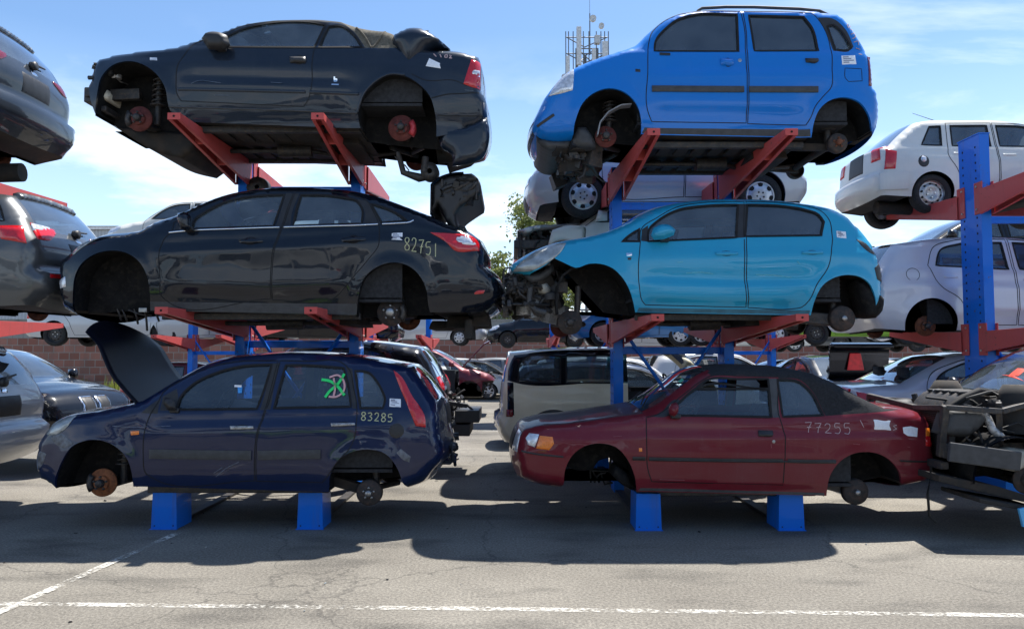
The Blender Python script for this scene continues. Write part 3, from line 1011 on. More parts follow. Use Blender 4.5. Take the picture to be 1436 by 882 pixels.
def sticker(cb, poly, side=-1, printed=True):
    P = cb.many(poly)
    o = cb.patch('paper_sticker', P, .0025, M_WHITEP, side, smooth=False, re=.001)
    if printed and len(P) == 4:
        a = np.array(P)
        def q(u, v): return (a[3] * (1 - u) + a[2] * u) * (1 - v) + (a[0] * (1 - u) + a[1] * u) * v
        rows = []
        for k in range(4):
            v = .18 + .2 * k
            rows.append([tuple(q(.1, v)), tuple(q(.5 + .35 * ((k * 7) % 3) / 2, v))])
        cb.ribbonz = True
        for i, l in enumerate(rows): cb.S
        V = []; F = []
        for l in rows:
            p = cb.S.pts(np.array(l), side, .0045)
            b = len(V); t = .006
            V += [p[0] + (0, 0, t), p[1] + (0, 0, t), p[1] - (0, 0, t), p[0] - (0, 0, t)]
            F.append((b, b + 1, b + 2, b + 3) if side > 0 else (b + 3, b + 2, b + 1, b))
        np_mesh('printed_lines', np.array(V), F, [M_PRINT], [0] * len(F), o, None, False)
    return o

def mirror(cb, poly, mat, out=.16, side=-1, thick=.14, base=None, glassy=False):
    """door mirror: a rounded shell standing off the side"""
    P = np.array(cb.many(poly)); c = P.mean(0)
    y = side * (float(cb.S.H(np.array([c[0]]), np.array([c[1]]))[0]) + out * .75)
    L0 = cb.root.location; D0 = L0.y - float(cb.S.H(np.array([c[0]]), np.array([c[1]]))[0]); kk = (L0.y + y) / D0
    P = np.column_stack([(P[:, 0] + L0.x) * kk - L0.x, (P[:, 1] + L0.z - CAMZ) * kk + CAMZ - L0.z]); c = P.mean(0)
    par = cb.par(('door', 0, side))
    o = pillow('wing_mirror', P.tolist(), thick, y, .06, mat, par, .03)
    m = MB().use(M_PLASTIC)
    m.bar((c[0] + .03, y - side * .02, c[1] - .06), (c[0] + .03, y - side * (out + .05), c[1] - .10), .09, .045)
    m.build('mirror_arm', o, bevel=.01)
    return o

def cabin(cb, hipf, hipr, zfloor, dash_x, wheel_x=None, seatmat=None, wheel_z=None, bench=True, head=True):
    r = cb.root
    for y in (-.36, .36): seat(r, hipf, y, zfloor, seatmat, headrest=head)
    if bench: seat(r, hipr, 0, zfloor + .02, seatmat, width=1.2, bench=True, tilt=.3)
    zb = float(np.interp(dash_x, cb.S.belt[:, 0], cb.S.belt[:, 1]))
    pillow('dashboard', [(dash_x - .35, zb - .04), (dash_x, zb + .02), (dash_x + .22, zb - .03), (dash_x + .26, zb - .14), (dash_x + .15, zb - .38), (dash_x - .3, zb - .4)], 1.3, 0, .05, M_PLASTICD, r, .06)
    if wheel_x is not None: steering_wheel(r, wheel_x, -.36, wheel_z or zb + .02)
    # door cards / tub so that the cabin is not hollow below the belt
    x0, x1 = dash_x - .3, hipr + .45
    m = MB().use(M_SEAT)
    m.box(((x0 + x1) / 2, 0, zfloor - .04), (x1 - x0, cb.S.W - .25, .03))
    for y in (-1, 1): m.box(((x0 + x1) / 2, y * (cb.S.W / 2 - .15), (zfloor + zb - .07) / 2), (x1 - x0, .03, zb - zfloor - .05))
    m.build('cabin_trim', r)

def headliner(cb, segs=('roof',), drop=.03):
    idx, V, N, lab = cb.idx, cb.V, cb.N, cb.S.ulab
    rows = [i for i, l in enumerate(lab) if l in segs]
    rows = rows + [rows[-1] + 1]
    cols = list(range(1, idx.shape[1] - 1))
    g = idx[np.ix_(rows, cols)]
    P = V[g] - N[g] * drop
    n, m = g.shape
    F = [(i * m + j, i * m + j + 1, (i + 1) * m + j + 1, (i + 1) * m + j) for i in range(n - 1) for j in range(m - 1)]
    return np_mesh('roof_lining', P.reshape(-1, 3), F, [M_LINING], [0] * len(F), cb.root)

# ================= 1. dark blue-black convertible, top left
D3 = 7.72
ASTRA = dict(W=1.70, origin=(390, 170), zs=0., paint=P_ASTRA, belt=[(135, 80), (245, 70), (314, 66), (441, 67), (547, 68), (671, 82)], r=.08,
    upper=[('front_panel', [(127, 118), (130, 98), (135, 82)]), ('bonnet', [(135, 82), (152, 76.5), (175, 72), (215, 68), (247, 64)]),
           ('windscreen', [(247, 64), (271, 57.5), (308, 45), (337, 34), (368, 29)]), ('roof', [(368, 29), (400, 27.5), (450, 27.5), (479, 30)]),
           ('soft_top', [(479, 30), (503, 38), (530, 42), (540, 43), (556, 50), (566, 68)]), ('boot', [(566, 68), (606, 70), (640, 72), (671, 79.5)]),
           ('tailgate', [(671, 79.5), (673, 86), (674, 130)]), ('rear_bumper', [(674, 130), (680, 137), (682, 150), (682, 168), (674, 180), (655, 184)])],
    lower=[('line', [(655, 184), (612, 192)]),
           ('arch', [(612, 192), (612, 177), (610, 159), (603, 135.5), (588, 118.6), (568, 107), (547, 105), (527, 115), (510, 132.6), (502, 159), (505, 180)]),
           ('line', [(505, 180), (249, 170)]),
           ('arch', [(249, 170), (241, 160), (236, 147), (232, 125), (220, 105), (203, 92), (181, 86), (158, 92), (143, 108), (136, 136), (134, 160)]),
           ('line', [(134, 160), (127, 140), (127, 118)])],
    doors=[[(262, 72), (268, 64), (316, 47.5), (340, 37), (366, 32), (450, 31), (460, 32.5), (450, 50), (441, 69), (430, 144), (426, 150), (254, 142), (249, 134), (247, 112), (249, 92)]],
    windows=[([(309, 65.5), (314, 53), (340, 41), (368, 34), (450, 33.5), (456, 35), (448, 52), (440, 66)], 0, M_G_CLEAR),
             ([(447, 66), (454, 50), (461, 37), (479, 36.5), (494, 47), (508, 65.5)], None, M_G_TINT)],
    parts=[('soft_top', [(463, 26), (481, 33.5), (496, 45), (512, 67), (548, 67.5), (575, 66), (562, 40), (535, 36), (495, 22)], M_SOFTB),
           ('rear_bumper', [(612, 150), (640, 133), (678, 133), (700, 140), (700, 240), (600, 240)], None),
           ('sill', [(236, 152), (243, 150), (450, 158), (504, 160), (512, 190), (240, 178)], None)],
    mats=[([(371, 29.5), (400, 29), (458, 29.2), (478, 31.5), (492, 42), (508, 62), (510, 65), (496, 46), (480, 34.5), (460, 31.5), (400, 31), (372, 32)], M_RUBBER)],
    creases=[([(250, 112), (350, 114), (500, 118)], .014, .02), ([(135, 90), (300, 84), (660, 92)], .006, .03)],
    segmat={'windscreen': ('windscreen', M_G_CLEAR, P_ASTRA), 'roof': ('soft_top', M_SOFT, None), 'soft_top': ('soft_top', M_SOFTB, None)},
    arch_depth=.5, pf=.12, crown={'rear_bumper': .035, 'tailgate': .03}, seams=[([(605, 138), (625, 133), (650, 131.5), (672, 131)], .012), ([(613, 162), (640, 163), (678, 164)], .008), ([(577, 104), (594, 112), (640, 114), (655, 121)], .008), ([(512, 66.5), (440, 67.5), (320, 66.7)], .010)])
def build_astra():
    cb = main_car(ASTRA, D3, 'slate black soft-top convertible without wheels, top car of the left stack', name='convertible_car')
    r = cb.root
    for sd in (-1, 1):
        cb.stripe('sill_strip', cb.many([(237, 150), (330, 153.2), (450, 157.2), (501, 159)]), .016, .012, M_PLASTICD, sd)
        cb.stripe('side_moulding', cb.many([(250, 125.5), (340, 127.5), (428, 129.5)]), .03, .012, P_ASTRA, sd, cb.par(('door', 0, sd)))
        cb.stripe('side_moulding', cb.many([(434, 129.8), (470, 131), (503, 132)]), .03, .012, P_ASTRA, sd)
        cb.patch('tail_light', cb.many([(661, 84), (672, 88), (674, 90), (674, 127), (663, 123), (650, 118)]), .012, M_REDL, sd)
        cb.patch('reverse_lens', cb.many([(662, 98), (673, 100), (673, 109), (658, 106)]), .018, M_CLEARL, sd)
        cb.stripe('wheel_arch_lip', cb.many([(501, 158), (510, 131.6), (527, 113.5), (547, 104), (568, 105.5)]), .022, .012, P_ASTRA, sd)
    handle(cb, [(406, 80), (429, 80), (430, 85), (428, 89), (407, 88.5)], M_PLASTIC, 0)
    cb.patch('side_repeater', cb.many([(210, 81), (220, 81), (220, 85), (210, 84.5)]), .008, M_CLEARL)
    sticker(cb, [(597, 93), (618, 96.5), (617, 89), (602, 82)], printed=False)
    cb.strokes('maker_script', [cb.many(l) for l in ([(469, 108), (469, 114.5), (472, 114), (472, 111.5), (469, 112)], [(465, 118.8), (475, 119.2)])], .008, M_CHROME)
    cb.strokes('chalk_number', [cb.many(l) for l in ([(608, 76), (612, 80)], [(617, 77), (619, 81)], [(624, 78), (627, 77), (627, 81), (624, 81), (624, 78)], [(630, 78), (633, 79), (630, 82), (634, 82)])], .006, M_CHALKW)
    mirror(cb, [(284, 56), (292, 50), (310, 48), (319, 51), (321, 62), (314, 66), (290, 67)], M_PLASTIC, .17)
    sc = plain('scratch_slate', (.08, .10, .13), .6, 0, .4, 40)
    cb.strokes('scratch', [cb.many(l) for l in ([(268, 118), (280, 113.5), (296, 115), (310, 117)], [(380, 116), (396, 117)], [(652, 127), (664, 128)], [(300, 134), (322, 134.5)])], .0035, sc)
    for sd in (-1, 1):
        cb.stripe('roof_fold', cb.many([(540, 44), (533, 54), (523, 66)]), .018, .012, M_SOFTB, sd); cb.stripe('roof_fold', cb.many([(500, 39), (512, 52), (520, 66)]), .018, .012, M_SOFTB, sd)
    # lifted hard cover behind the soft top
    pts = cb.many([(546, 60), (553, 50), (562, 44), (580, 40), (600, 44), (618, 56), (631, 68), (606, 70), (591, 78), (579, 92), (568, 103), (564, 90), (556, 74)])
    pillow('tonneau_cover', pts, 1.70, 0, .16, P_ASTRA, r, .04)
    m = MB().use(M_PLASTIC); p = cb.many([(636, 73), (641, 62)])
    m.tube([(p[0][0], -.3, p[0][1]), (p[1][0], -.3, p[1][1])], .008, 6); m.build('aerial', r)
    hx, hz = cb.one((400, 150)); fx = cb.one((470, 100))[0]
    cabin(cb, cb.one((425, 100))[0], cb.one((530, 100))[0], hz + .10, cb.one((315, 70))[0], cb.one((348, 70))[0])
    headliner(cb, ('roof', 'soft_top'), .04)
    # front end: bumper beam with pale crush foam, lamp frame, under-tray
    m = MB().use(M_DARKM)
    a = cb.one((117, 125)); b = cb.one((137, 150))
    m.box((a[0], 0, a[1]), (.08, 1.3, .10)); m.box((a[0] - .02, -.52, a[1] - .02), (.09, .18, .16)); m.box((b[0], 0, b[1] + .02), (.06, 1.3, .06))
    for y in (-.5, .5): m.bar((a[0], y, a[1]), (a[0] + .5, y, a[1] + .02), .08, .12)
    m.bar((b[0] - .1, -.6, a[1] - .12), (b[0], -.55, b[1]), .05, .05)
    m.build('bumper_beam', r, bevel=.01)
    p = cb.many([(117, 122), (138, 118), (141, 124), (139, 134), (124, 131)])
    pillow('crush_foam', p, .35, -.45, .03, plain('foam_cream', (.62, .58, .48), .8), r, .04)
    lo = cb.one((128, 112)); hi = cb.one((146, 86))
    clutter('headlight_frame', r, (lo[0], -.72, lo[1]), (hi[0] + .05, .72, hi[1]), 70, 3, [M_DARKM, M_PLASTIC, M_ALU], .03, .1, .4)
    m = MB().use(M_UNDER)
    t = cb.many([(134, 163), (198, 200), (232, 208), (249, 196), (252, 172)])
    poly = [(p[0], p[1]) for p in t]
    pillow('under_tray', poly, 1.0, .1, .03, M_UNDER, r, .06, corner=20)
    p = cb.many([(614, 176), (640, 178), (683, 166), (686, 180), (685, 203), (677, 221), (655, 229), (634, 231), (633, 216), (618, 204)])
    pillow('dangling_bumper_corner', p, .16, -.70, .07, P_ASTRA, r, .04)
    # wheel stations
    f = cb.one((186, 161)); q = cb.one((560, 174))
    brake_disc(r, f[0], -.66, f[1], .135, M_RUSTRED, -1, -1); strut(r, f[0] + .12, -.5, f[1] - .02, f[1] + .5, .02); control_arm(r, f[0], -.6, f[1])
    brake_disc(r, f[0], .66, f[1], .135, M_RUSTRED, 1); control_arm(r, f[0], .6, f[1], 1)
    brake_disc(r, q[0], -.66, q[1], .14, M_RUSTRED, -1, 1, plain('red_caliper', (.42, .035, .045), .5)); control_arm(r, q[0], -.6, q[1], -1, -.4)
    brake_disc(r, q[0], .66, q[1], .14, M_RUSTRED, 1); control_arm(r, q[0], .6, q[1], 1, -.4)
    # dropped rear axle pieces and front drum hanging below
    m = MB().use(M_DARKM)
    e = cb.many([(548, 196), (556, 226), (580, 234), (602, 232)])
    m.tube([(p[0], -.3, p[1]) for p in e], [.03, .035, .05, .03], 8)
    e2 = cb.many([(590, 205), (588, 228)])
    m.tube([(p[0], -.35, p[1]) for p in e2], .04, 8)
    e3 = cb.one((596, 226)); m.lathe([(.03, -.12), (.10, -.12), (.10, .02), (.07, .06), (0, .06)], (e3[0], -.25, e3[1]), n=20)
    e4 = cb.many([(545, 205), (552, 214), (560, 218), (566, 226)])
    m.tube([(p[0], -.38, p[1]) for p in e4], .008, 6)
    m.build('rear_axle', r)
    m = MB().use(M_DARKM); e = cb.one((281, 222))
    m.lathe([(.03, -.1), (.13, -.1), (.14, .03), (.05, .09), (0, .09)], (e[0] + .1, .75, e[1] + .02), 'y', 24); m.build('brake_drum', r)
    x0, x1 = cb.one((250, 180))[0], cb.one((503, 180))[0]
    underfloor(r, x0, x1, .78, -.0, 4)
    z = cb.one((600, 190)); m = MB().use(M_UNDER)
    m.tube([(z[0] + .02, .0, z[1] + .02), (z[0] + .42, .0, z[1] + .06)], .12, 14); m.build('silencer', r)
    return cb

# ================= 2. black sedan, middle left
D2 = 7.7
FOCUS = dict(W=1.82, origin=(355, 438), zs=0., paint=P_FOCUS, belt=[(85, 350), (192, 326), (268, 322.5), (383, 318.5), (511, 315), (576, 311.5), (673, 330)], r=.09,
    upper=[('front_bumper', [(104, 440), (90, 432), (83, 410), (82, 385), (85, 366)]), ('bonnet', [(85, 366), (101, 350), (115, 339.5), (138, 331), (183, 325), (194, 323)]),
           ('windscreen', [(194, 323), (212, 312.5), (246, 301), (285, 282.5), (319, 271), (353, 265)]), ('roof', [(353, 265), (390, 262), (444, 263), (497, 268), (535, 277)]),
           ('rear_window', [(535, 277), (576, 292.5), (606, 304), (630, 315.5)]), ('boot', [(630, 315.5), (656, 324), (672, 336)]),
           ('tailgate', [(672, 336), (677, 352), (677, 372)]), ('rear_bumper', [(677, 372), (692, 387), (699, 405), (697, 421), (682, 433), (655, 438)])],
    lower=[('line', [(655, 438), (603, 438)]), ('arch', [(603, 438), (601, 430), (598, 407), (588, 386), (573, 373), (553, 368), (529, 374), (511, 389), (503, 413), (500, 442)]),
           ('line', [(500, 442), (211, 436)]), ('arch', [(211, 436), (210, 410), (206, 387), (195, 367), (178, 355), (155, 351.5), (130, 358), (113, 372), (105, 390), (103, 410), (104, 436)]),
           ('line', [(104, 436), (104, 440)])],
    doors=[[(240, 325), (244, 312), (262, 301), (300, 283.5), (330, 273.5), (360, 269), (413, 268.5), (404, 290), (394, 319), (384, 345), (380, 419), (232, 420.5), (227, 416), (224.5, 390), (226, 345), (231, 334)],
           [(415, 268.5), (470, 270), (500, 275.5), (513, 281), (524, 298), (531, 315), (532, 330), (531, 343), (517, 363), (500, 383), (467, 419), (382, 420.5), (386, 345), (396, 319), (407, 288)]],
    windows=[([(268, 321), (273, 308), (286, 298.5), (304, 288.5), (330, 279.5), (353, 275.5), (399, 273), (391, 296), (383, 317)], 0, M_G_CLEAR),
             ([(411, 316.5), (415, 297), (422, 273.5), (458, 274), (484, 277.5), (499, 281), (508, 294), (507, 313.5)], 1, M_G_TINT),
             ([(520, 286), (541, 292), (558, 300.5), (571, 309.2), (553, 311), (535, 312)], None, M_G_TINT)],
    parts=[('front_bumper', [(70, 360), (101, 372), (110, 400), (108, 445), (70, 445)], None), ('rear_bumper', [(600, 408), (620, 380), (640, 372), (720, 372), (720, 445), (590, 445)], None),
           ('sill', [(212, 422), (500, 424), (510, 450), (205, 445)], None)],
    mats=[([(401, 271), (420, 271.5), (409, 300), (407, 318), (386, 319), (394, 295)], M_PLASTIC), ([(501, 279.5), (512, 281.5), (534, 314), (510, 315.5), (511, 296)], M_PLASTIC),
          ([(244, 322), (249, 311), (262, 303), (270, 306), (266, 321)], M_PLASTIC), ([(205, 423), (500, 426), (503, 441), (208, 435)], M_PLASTICD)],
    creases=[([(210, 350), (300, 344), (400, 341), (540, 330), (660, 340)], .012, .02), ([(230, 405), (380, 411), (490, 405)], -.018, .03)],
    segmat={'windscreen': ('windscreen', M_G_CLEAR, P_FOCUS), 'rear_window': ('rear_window', M_G_TINT, P_FOCUS)})
def build_focus():
    cb = main_car(FOCUS, D2, 'black saloon without wheels, its boot lid standing open, middle of the left stack', name='saloon_car')
    r = cb.root
    for sd in (-1, 1):
        cb.stripe('window_trim', cb.many([(237, 326), (268, 323), (330, 320.5), (383, 318.7), (392, 318.5)]), .014, .006, M_CHROME, sd, cb.par(('door', 0, sd)))
        cb.stripe('window_trim', cb.many([(398, 318.4), (450, 317), (511, 315.2), (530, 314.2)]), .014, .006, M_CHROME, sd, cb.par(('door', 1, sd)))
        cb.stripe('window_trim', cb.many([(536, 314), (560, 312.7), (575, 311), (580, 308.5)]), .014, .006, M_CHROME, sd)
        cb.patch('tail_light', cb.many([(603, 326), (640, 328), (661, 331), (672, 342), (672, 352), (637, 351), (626, 340)]), .014, M_REDL, sd)
        cb.patch('reverse_lens', cb.many([(632, 330.5), (660, 333), (670, 343), (668, 344), (643, 341)]), .021, M_CLEARL, sd)
        cb.patch('rear_reflector', cb.many([(665, 411), (668, 408.5), (680, 407), (678, 411.5), (666, 413)]), .006, M_REDL, sd)
        cb.patch('headlight', cb.many([(99, 353), (116, 340), (139, 333.5), (128, 339), (112, 350), (103, 358)]), .012, M_HAZYL, sd)
        cb.patch('fog_lamp', cb.many([(84, 395), (92, 388), (93, 402), (86, 405)]), .008, M_CLEARL, sd)
    handle(cb, [(335, 337), (350, 334), (368, 335), (369, 339.5), (350, 342), (337, 341)], P_FOCUS, 0)
    handle(cb, [(478, 334.5), (494, 331.5), (512, 332.5), (513, 336.5), (494, 340), (480, 339)], P_FOCUS, 1)
    mirror(cb, [(249, 311), (253, 301), (263, 299), (268, 303), (266, 320), (258, 323), (251, 321)], P_FOCUS, .18)
    sticker(cb, [(549, 336), (564, 337), (564.6, 326.5), (549.5, 326.5)])
    a = cb.one((566, 351)); b = cb.one((616, 351)); hgt = cb.one((566, 332))[1] - a[1]
    cb.strokes('chalk_number', digits('82751', a[0], a[1], b[0] - a[0], hgt, .085), .0048, M_CHALK)
    # boot lid standing open
    p = cb.many([(601, 297), (603, 257), (611, 250), (635, 243), (661, 242), (668, 247), (674.5, 263), (673, 270), (655, 280), (642, 289), (637, 296), (641, 318), (634, 317), (626, 309), (616, 290), (611, 282), (606, 290)])
    lid = pillow('boot_lid', p, 1.16, 0, .035, M_PLASTIC, r, .03, corner=35)
    skin = cb.many([(600.5, 297), (602.5, 256), (611, 249), (636, 241.5), (650, 241.2), (650, 243.5), (636, 244), (613, 252), (605.5, 258), (603, 297)])
    pillow('boot_skin', skin, 1.24, 0, .01, P_FOCUS, lid, .03, corner=35)
    m = MB().use(M_PLASTIC)
    for y in (-.5, .5):
        e = cb.many([(616, 284), (632, 300), (640, 318), (655, 326)]); m.tube([(q[0], y, q[1]) for q in e], .022, 8)
        e = cb.many([(641, 312), (649, 314), (655, 325)]); m.tube([(q[0], y - .03, q[1]) for q in e], .014, 8)
    m.build('boot_hinge', lid)
    lo = cb.one((618, 276)); hi = cb.one((668, 250))
    clutter('boot_lining', lid, (lo[0], -.585, lo[1]), (hi[0], -.50, hi[1]), 40, 21, [M_PLASTIC, M_RUBBER, M_DARKM], .03, .11, .5)
    cabin(cb, cb.one((405, 390))[0], cb.one((500, 390))[0], .17, cb.one((285, 322))[0], cb.one((322, 318))[0])
    headliner(cb)
    f = cb.one((192, 405)); q = cb.one((544.5, 437))
    strut(r, f[0], -.42, f[1] - .15, f[1] + .25, .02, False, .05)
    m = MB().use(M_DARKM)
    for k, (ax, az, bx, bz) in enumerate([(145, 436, 147, 447), (152, 437, 155, 449), (168, 436, 170, 452), (182, 434, 183, 462), (196, 436, 200, 448), (160, 438, 190, 440)]):
        a, b = cb.one((ax, az)), cb.one((bx, bz)); m.tube([(a[0], -.55, a[1] + .04), ((a[0] + b[0]) / 2 + .02, -.55, (a[1] + b[1]) / 2), (b[0], -.5, b[1])], .012, 6)
    m.build('cut_wiring', r)
    a = cb.one((184, 433)); m = MB().use(M_STEEL); m.box((a[0], -.6, a[1]), (.09, .05, .05)); m.build('bracket', r, bevel=.006)
    brake_disc(r, q[0], -.70, q[1], .145, M_DISCD, -1, 1, M_DARKM, M_STEEL, .085, 5); control_arm(r, q[0], -.6, q[1], -1, -.4); strut(r, q[0] + .1, -.55, q[1], q[1] + .45, -.05, False)
    brake_disc(r, q[0], .70, q[1], .145, M_RUST, 1); control_arm(r, q[0], .6, q[1], 1, -.4)
    underfloor(r, cb.one((215, 440))[0], cb.one((500, 440))[0], .80, .0, 5)
    m = MB().use(M_UNDER)
    for (ax, az, w, hh, y) in [(640, 448, .35, .14, .1), (672, 446, .22, .16, -.1), (610, 452, .3, .1, .2), (655, 460, .1, .22, -.25)]:
        a = cb.one((ax, az)); m.box((a[0], y, a[1]), (w, .7, hh), taper=.8)
    m.build('rear_subframe', r, bevel=.02)
    return cb

# ================= 3. navy hatchback, bottom left
D1 = 7.12
FIESTA = dict(W=1.68, origin=(320, 687), zs=0., paint=P_FIESTA, belt=[(60, 590), (198, 566), (246, 575.5), (383, 574), (492, 572.5), (560, 571), (620, 575)], r=.085,
    upper=[('front_bumper', [(75, 684), (57, 672), (52, 654), (53, 629), (58, 615), (63, 608)]), ('bonnet', [(63, 608), (76, 593), (93, 583.5), (110, 580.5), (128, 578.5), (163, 571.5), (198, 563.5)]),
           ('windscreen', [(198, 563.5), (230, 543), (251, 530.5), (286, 513), (321, 503)]), ('roof', [(321, 503), (356, 499), (400, 496.5), (430, 497), (473, 500), (519, 506), (556, 513), (573, 517)]),
           ('rear_window', [(573, 517), (592, 539), (610, 564)]), ('tailgate', [(610, 564), (613, 585), (614, 606)]), ('rear_bumper', [(614, 606), (619, 628), (619, 642), (605, 658), (590, 675), (570, 683)])],
    lower=[('line', [(570, 683), (564, 676)]), ('arch', [(564, 676), (560, 663), (552, 648), (540, 636), (515, 630), (490, 635), (473, 647), (463, 665), (461, 686)]),
           ('line', [(461, 690), (187, 682)]), ('arch', [(187, 682), (185, 665), (180, 647), (166, 629), (145, 618), (121, 617.5), (101, 626), (87, 647), (79, 668), (77, 684)]), ('line', [(77, 684), (75, 684)])],
    doors=[[(211, 581), (223, 562), (229, 550), (253, 534), (290, 516.5), (326, 508), (390, 505.5), (381, 540), (371, 575), (360, 608), (357, 674), (216, 671), (205, 664), (201, 640), (201, 619), (205, 596)],
           [(393, 505.5), (430, 506.5), (482, 510), (489, 517), (496, 545), (500.5, 573), (500, 590), (498, 610), (490, 629), (474, 646), (458, 669), (452, 676.5), (359.5, 674.5), (362, 608), (373, 575), (384, 540)]],
    windows=[([(247, 574), (252, 559), (268, 541), (304, 522.5), (339, 513.5), (381, 511), (372, 542), (360, 573)], 0, M_G_OPEN),
             ([(384, 572), (392, 543), (401, 512), (440, 512.5), (482, 516), (489, 545), (492, 570)], 1, M_G_OPEN),
             ([(498, 520), (517, 522.5), (528, 534), (536, 548), (540, 560), (537, 572), (505, 572)], None, M_G_CLEAR)],
    parts=[('front_bumper', [(40, 612), (66, 610), (80, 612), (96, 622), (84, 650), (78, 690), (40, 690)], None), ('rear_bumper', [(548, 640), (560, 628), (575, 620), (598, 640), (640, 630), (640, 690), (555, 690)], None)],
    mats=[([(375, 510), (393, 509), (384, 545), (379, 574), (364, 575), (373, 545)], M_PLASTIC), ([(485, 514), (494, 517), (500, 573), (494, 573), (491, 545)], M_PLASTIC),
          ([(198, 579), (212, 567), (226, 557.5), (221, 580)], M_PLASTIC), ([(228, 556), (248, 545), (250, 560), (245, 575), (224, 576)], M_PLASTIC)],
    creases=[([(205, 598), (330, 594), (560, 590)], .010, .02), ([(70, 640), (79, 660), (100, 668)], .01, .02)],
    segmat={'windscreen': ('windscreen', M_G_CLEAR, P_FIESTA), 'rear_window': ('rear_window', M_G_TINT, P_FIESTA)}, pr=.10, arch_depth=.46)
def build_fiesta():
    cb = main_car(FIESTA, D1, 'navy five-door hatchback without wheels, bonnet raised, bottom of the left stack', name='hatchback_car')
    r = cb.root
    for sd in (-1, 1):
        cb.stripe('side_moulding', cb.many([(210, 636), (280, 637), (353, 638)]), .085, .014, M_PLASTICD, sd, cb.par(('door', 0, sd)))
        cb.stripe('side_moulding', cb.many([(362, 638), (410, 637), (450, 636.5)]), .085, .014, M_PLASTICD, sd, cb.par(('door', 1, sd)))
        cb.patch('tail_light', cb.many([(552, 519), (560, 525), (578, 555), (596, 585), (597, 599), (583, 597), (575, 577), (562, 546)]), .016, M_REDL, sd)
        cb.patch('reverse_lens', cb.many([(581, 572), (587, 578), (593, 591), (586, 583)]), .023, M_CLEARL, sd)
        cb.patch('tail_light_band', cb.many([(569, 556), (577, 561), (586, 576), (579, 572)]), .020, M_REDD, sd)
        cb.patch('headlight', cb.many([(66, 608), (79, 591), (93, 584), (108, 582.5), (96, 597), (84, 607), (70, 610)]), .014, M_HAZYL, sd)
    P = cb.many([(72, 612), (88, 608), (97, 615), (103, 622), (90, 628), (78, 622)])
    cb.patch('bumper_scrape', P, .002, plain('scuffed_paint', (.10, .11, .13), .45, 0, .6, 26, .6), -1)
    P = cb.many([(53, 640), (58, 632), (66, 636), (60, 652), (54, 660)])
    cb.patch('bumper_scrape', P, .002, plain('scuffed_paint', (.10, .11, .13), .45, 0, .6, 26, .6), -1)
    P = cb.many([(556, 635), (562, 629), (576, 640), (574, 648), (566, 645)])
    cb.patch('bumper_scrape', P, .002, plain('scuffed_paint', (.10, .11, .13), .45, 0, .6, 26, .6), -1)
    cb.patch('side_repeater', cb.many([(183, 604.5), (195, 604), (195, 609), (184, 610)]), .01, M_ORANGE)
    handle(cb, [(323, 597), (355, 597), (356, 601), (324, 602)], M_ALU, 0)
    handle(cb, [(464, 593), (497, 592.5), (498, 596), (465, 597.5)], M_ALU, 1)
    c = cb.one((556, 604))
    cb.patch('filler_hole', [(c[0] + .07 * math.cos(a), c[1] + .07 * math.sin(a)) for a in np.linspace(0, 6.28, 16, endpoint=False)], .003, M_PLASTIC)
    sticker(cb, [(546, 570), (562, 571), (562, 559.5), (546.5, 558.5)])
    a = cb.one((505, 589)); b = cb.one((552, 589)); hgt = cb.one((505, 577))[1] - a[1]
    cb.strokes('chalk_number', digits('83285', a[0], a[1], b[0] - a[0], hgt, .02, 4), .0046, M_CHALK)
    w = cb.par(('window', 1, -1))
    cb.strokes('spray_cross', [cb.many(l) for l in ([(451, 532), (462, 534), (472, 540), (483, 554)], [(483, 524), (474, 538), (461, 550), (456, 557)])], .013, M_GREENSP, parent=w)
    cb.strokes('spray_loop', [cb.many(l) for l in ([(462, 529), (474, 526), (482, 534), (482, 548), (472, 556), (461, 556)], [(468, 530), (470, 545), (468, 555)])], .009, M_PINKSP, parent=w)
    w = cb.par(('window', 0, -1))
    cb.strokes('window_sticker', [cb.many(l) for l in ([(329, 541), (339, 541.5)],)], .010, M_WHITEP, parent=w)
    p = cb.many([(333, 542), (340, 542), (339, 551), (334, 551)])
    cb.patch('blue_window_tag', p, .003, plain('tag_blue', (.04, .30, .75), .5), -1, w, smooth=False)
    mirror(cb, [(228, 565), (232, 557), (243, 558), (246, 566), (244, 575), (233, 576)], M_PLASTIC, .1, thick=.12)
    sc = plain('scratch_pale', (.09, .11, .16), .6, 0, .4, 40)
    cb.strokes('scratch', [cb.many(l) for l in ([(303, 668), (318, 656), (336, 647)], [(300, 663), (312, 655)], [(214, 598), (240, 597)], [(158, 597), (190, 599), (205, 598)])], .0035, sc)
    # raised bonnet, hinged at the scuttle
    ne = cb.many([(188, 568), (172, 548), (158, 525), (150, 503), (144, 484), (130, 466.5)])
    me_v, F = [], []
    S0 = spline(ne, .05)
    nY = 15
    n = len(S0)
    for lay in (0, 1):
        for i, p in enumerate(S0):
            f = i / (n - 1)
            hw = .72 - .16 * max(0, f - .35) ** 1.2
            for j in range(nY):
                t = -1 + 2 * j / (nY - 1)
                bul = .055 * (1 - t * t)
                tip = .13 * f ** 6 * (1 - t * t)
                dx, dz = -.86, .5
                me_v.append((p[0] + dx * bul * -1 * -1 + -.5 * tip + (.016 if lay else 0), hw * t, p[1] + dz * bul + .85 * tip - (.010 if lay else 0)))
    def q(l, i, j): return l * n * nY + i * nY + j
    for l in (0, 1):
        for i in range(n - 1):
            for j in range(nY - 1):
                f = (q(l, i, j), q(l, i, j + 1), q(l, i + 1, j + 1), q(l, i + 1, j)); F.append(f if l == 0 else f[::-1])
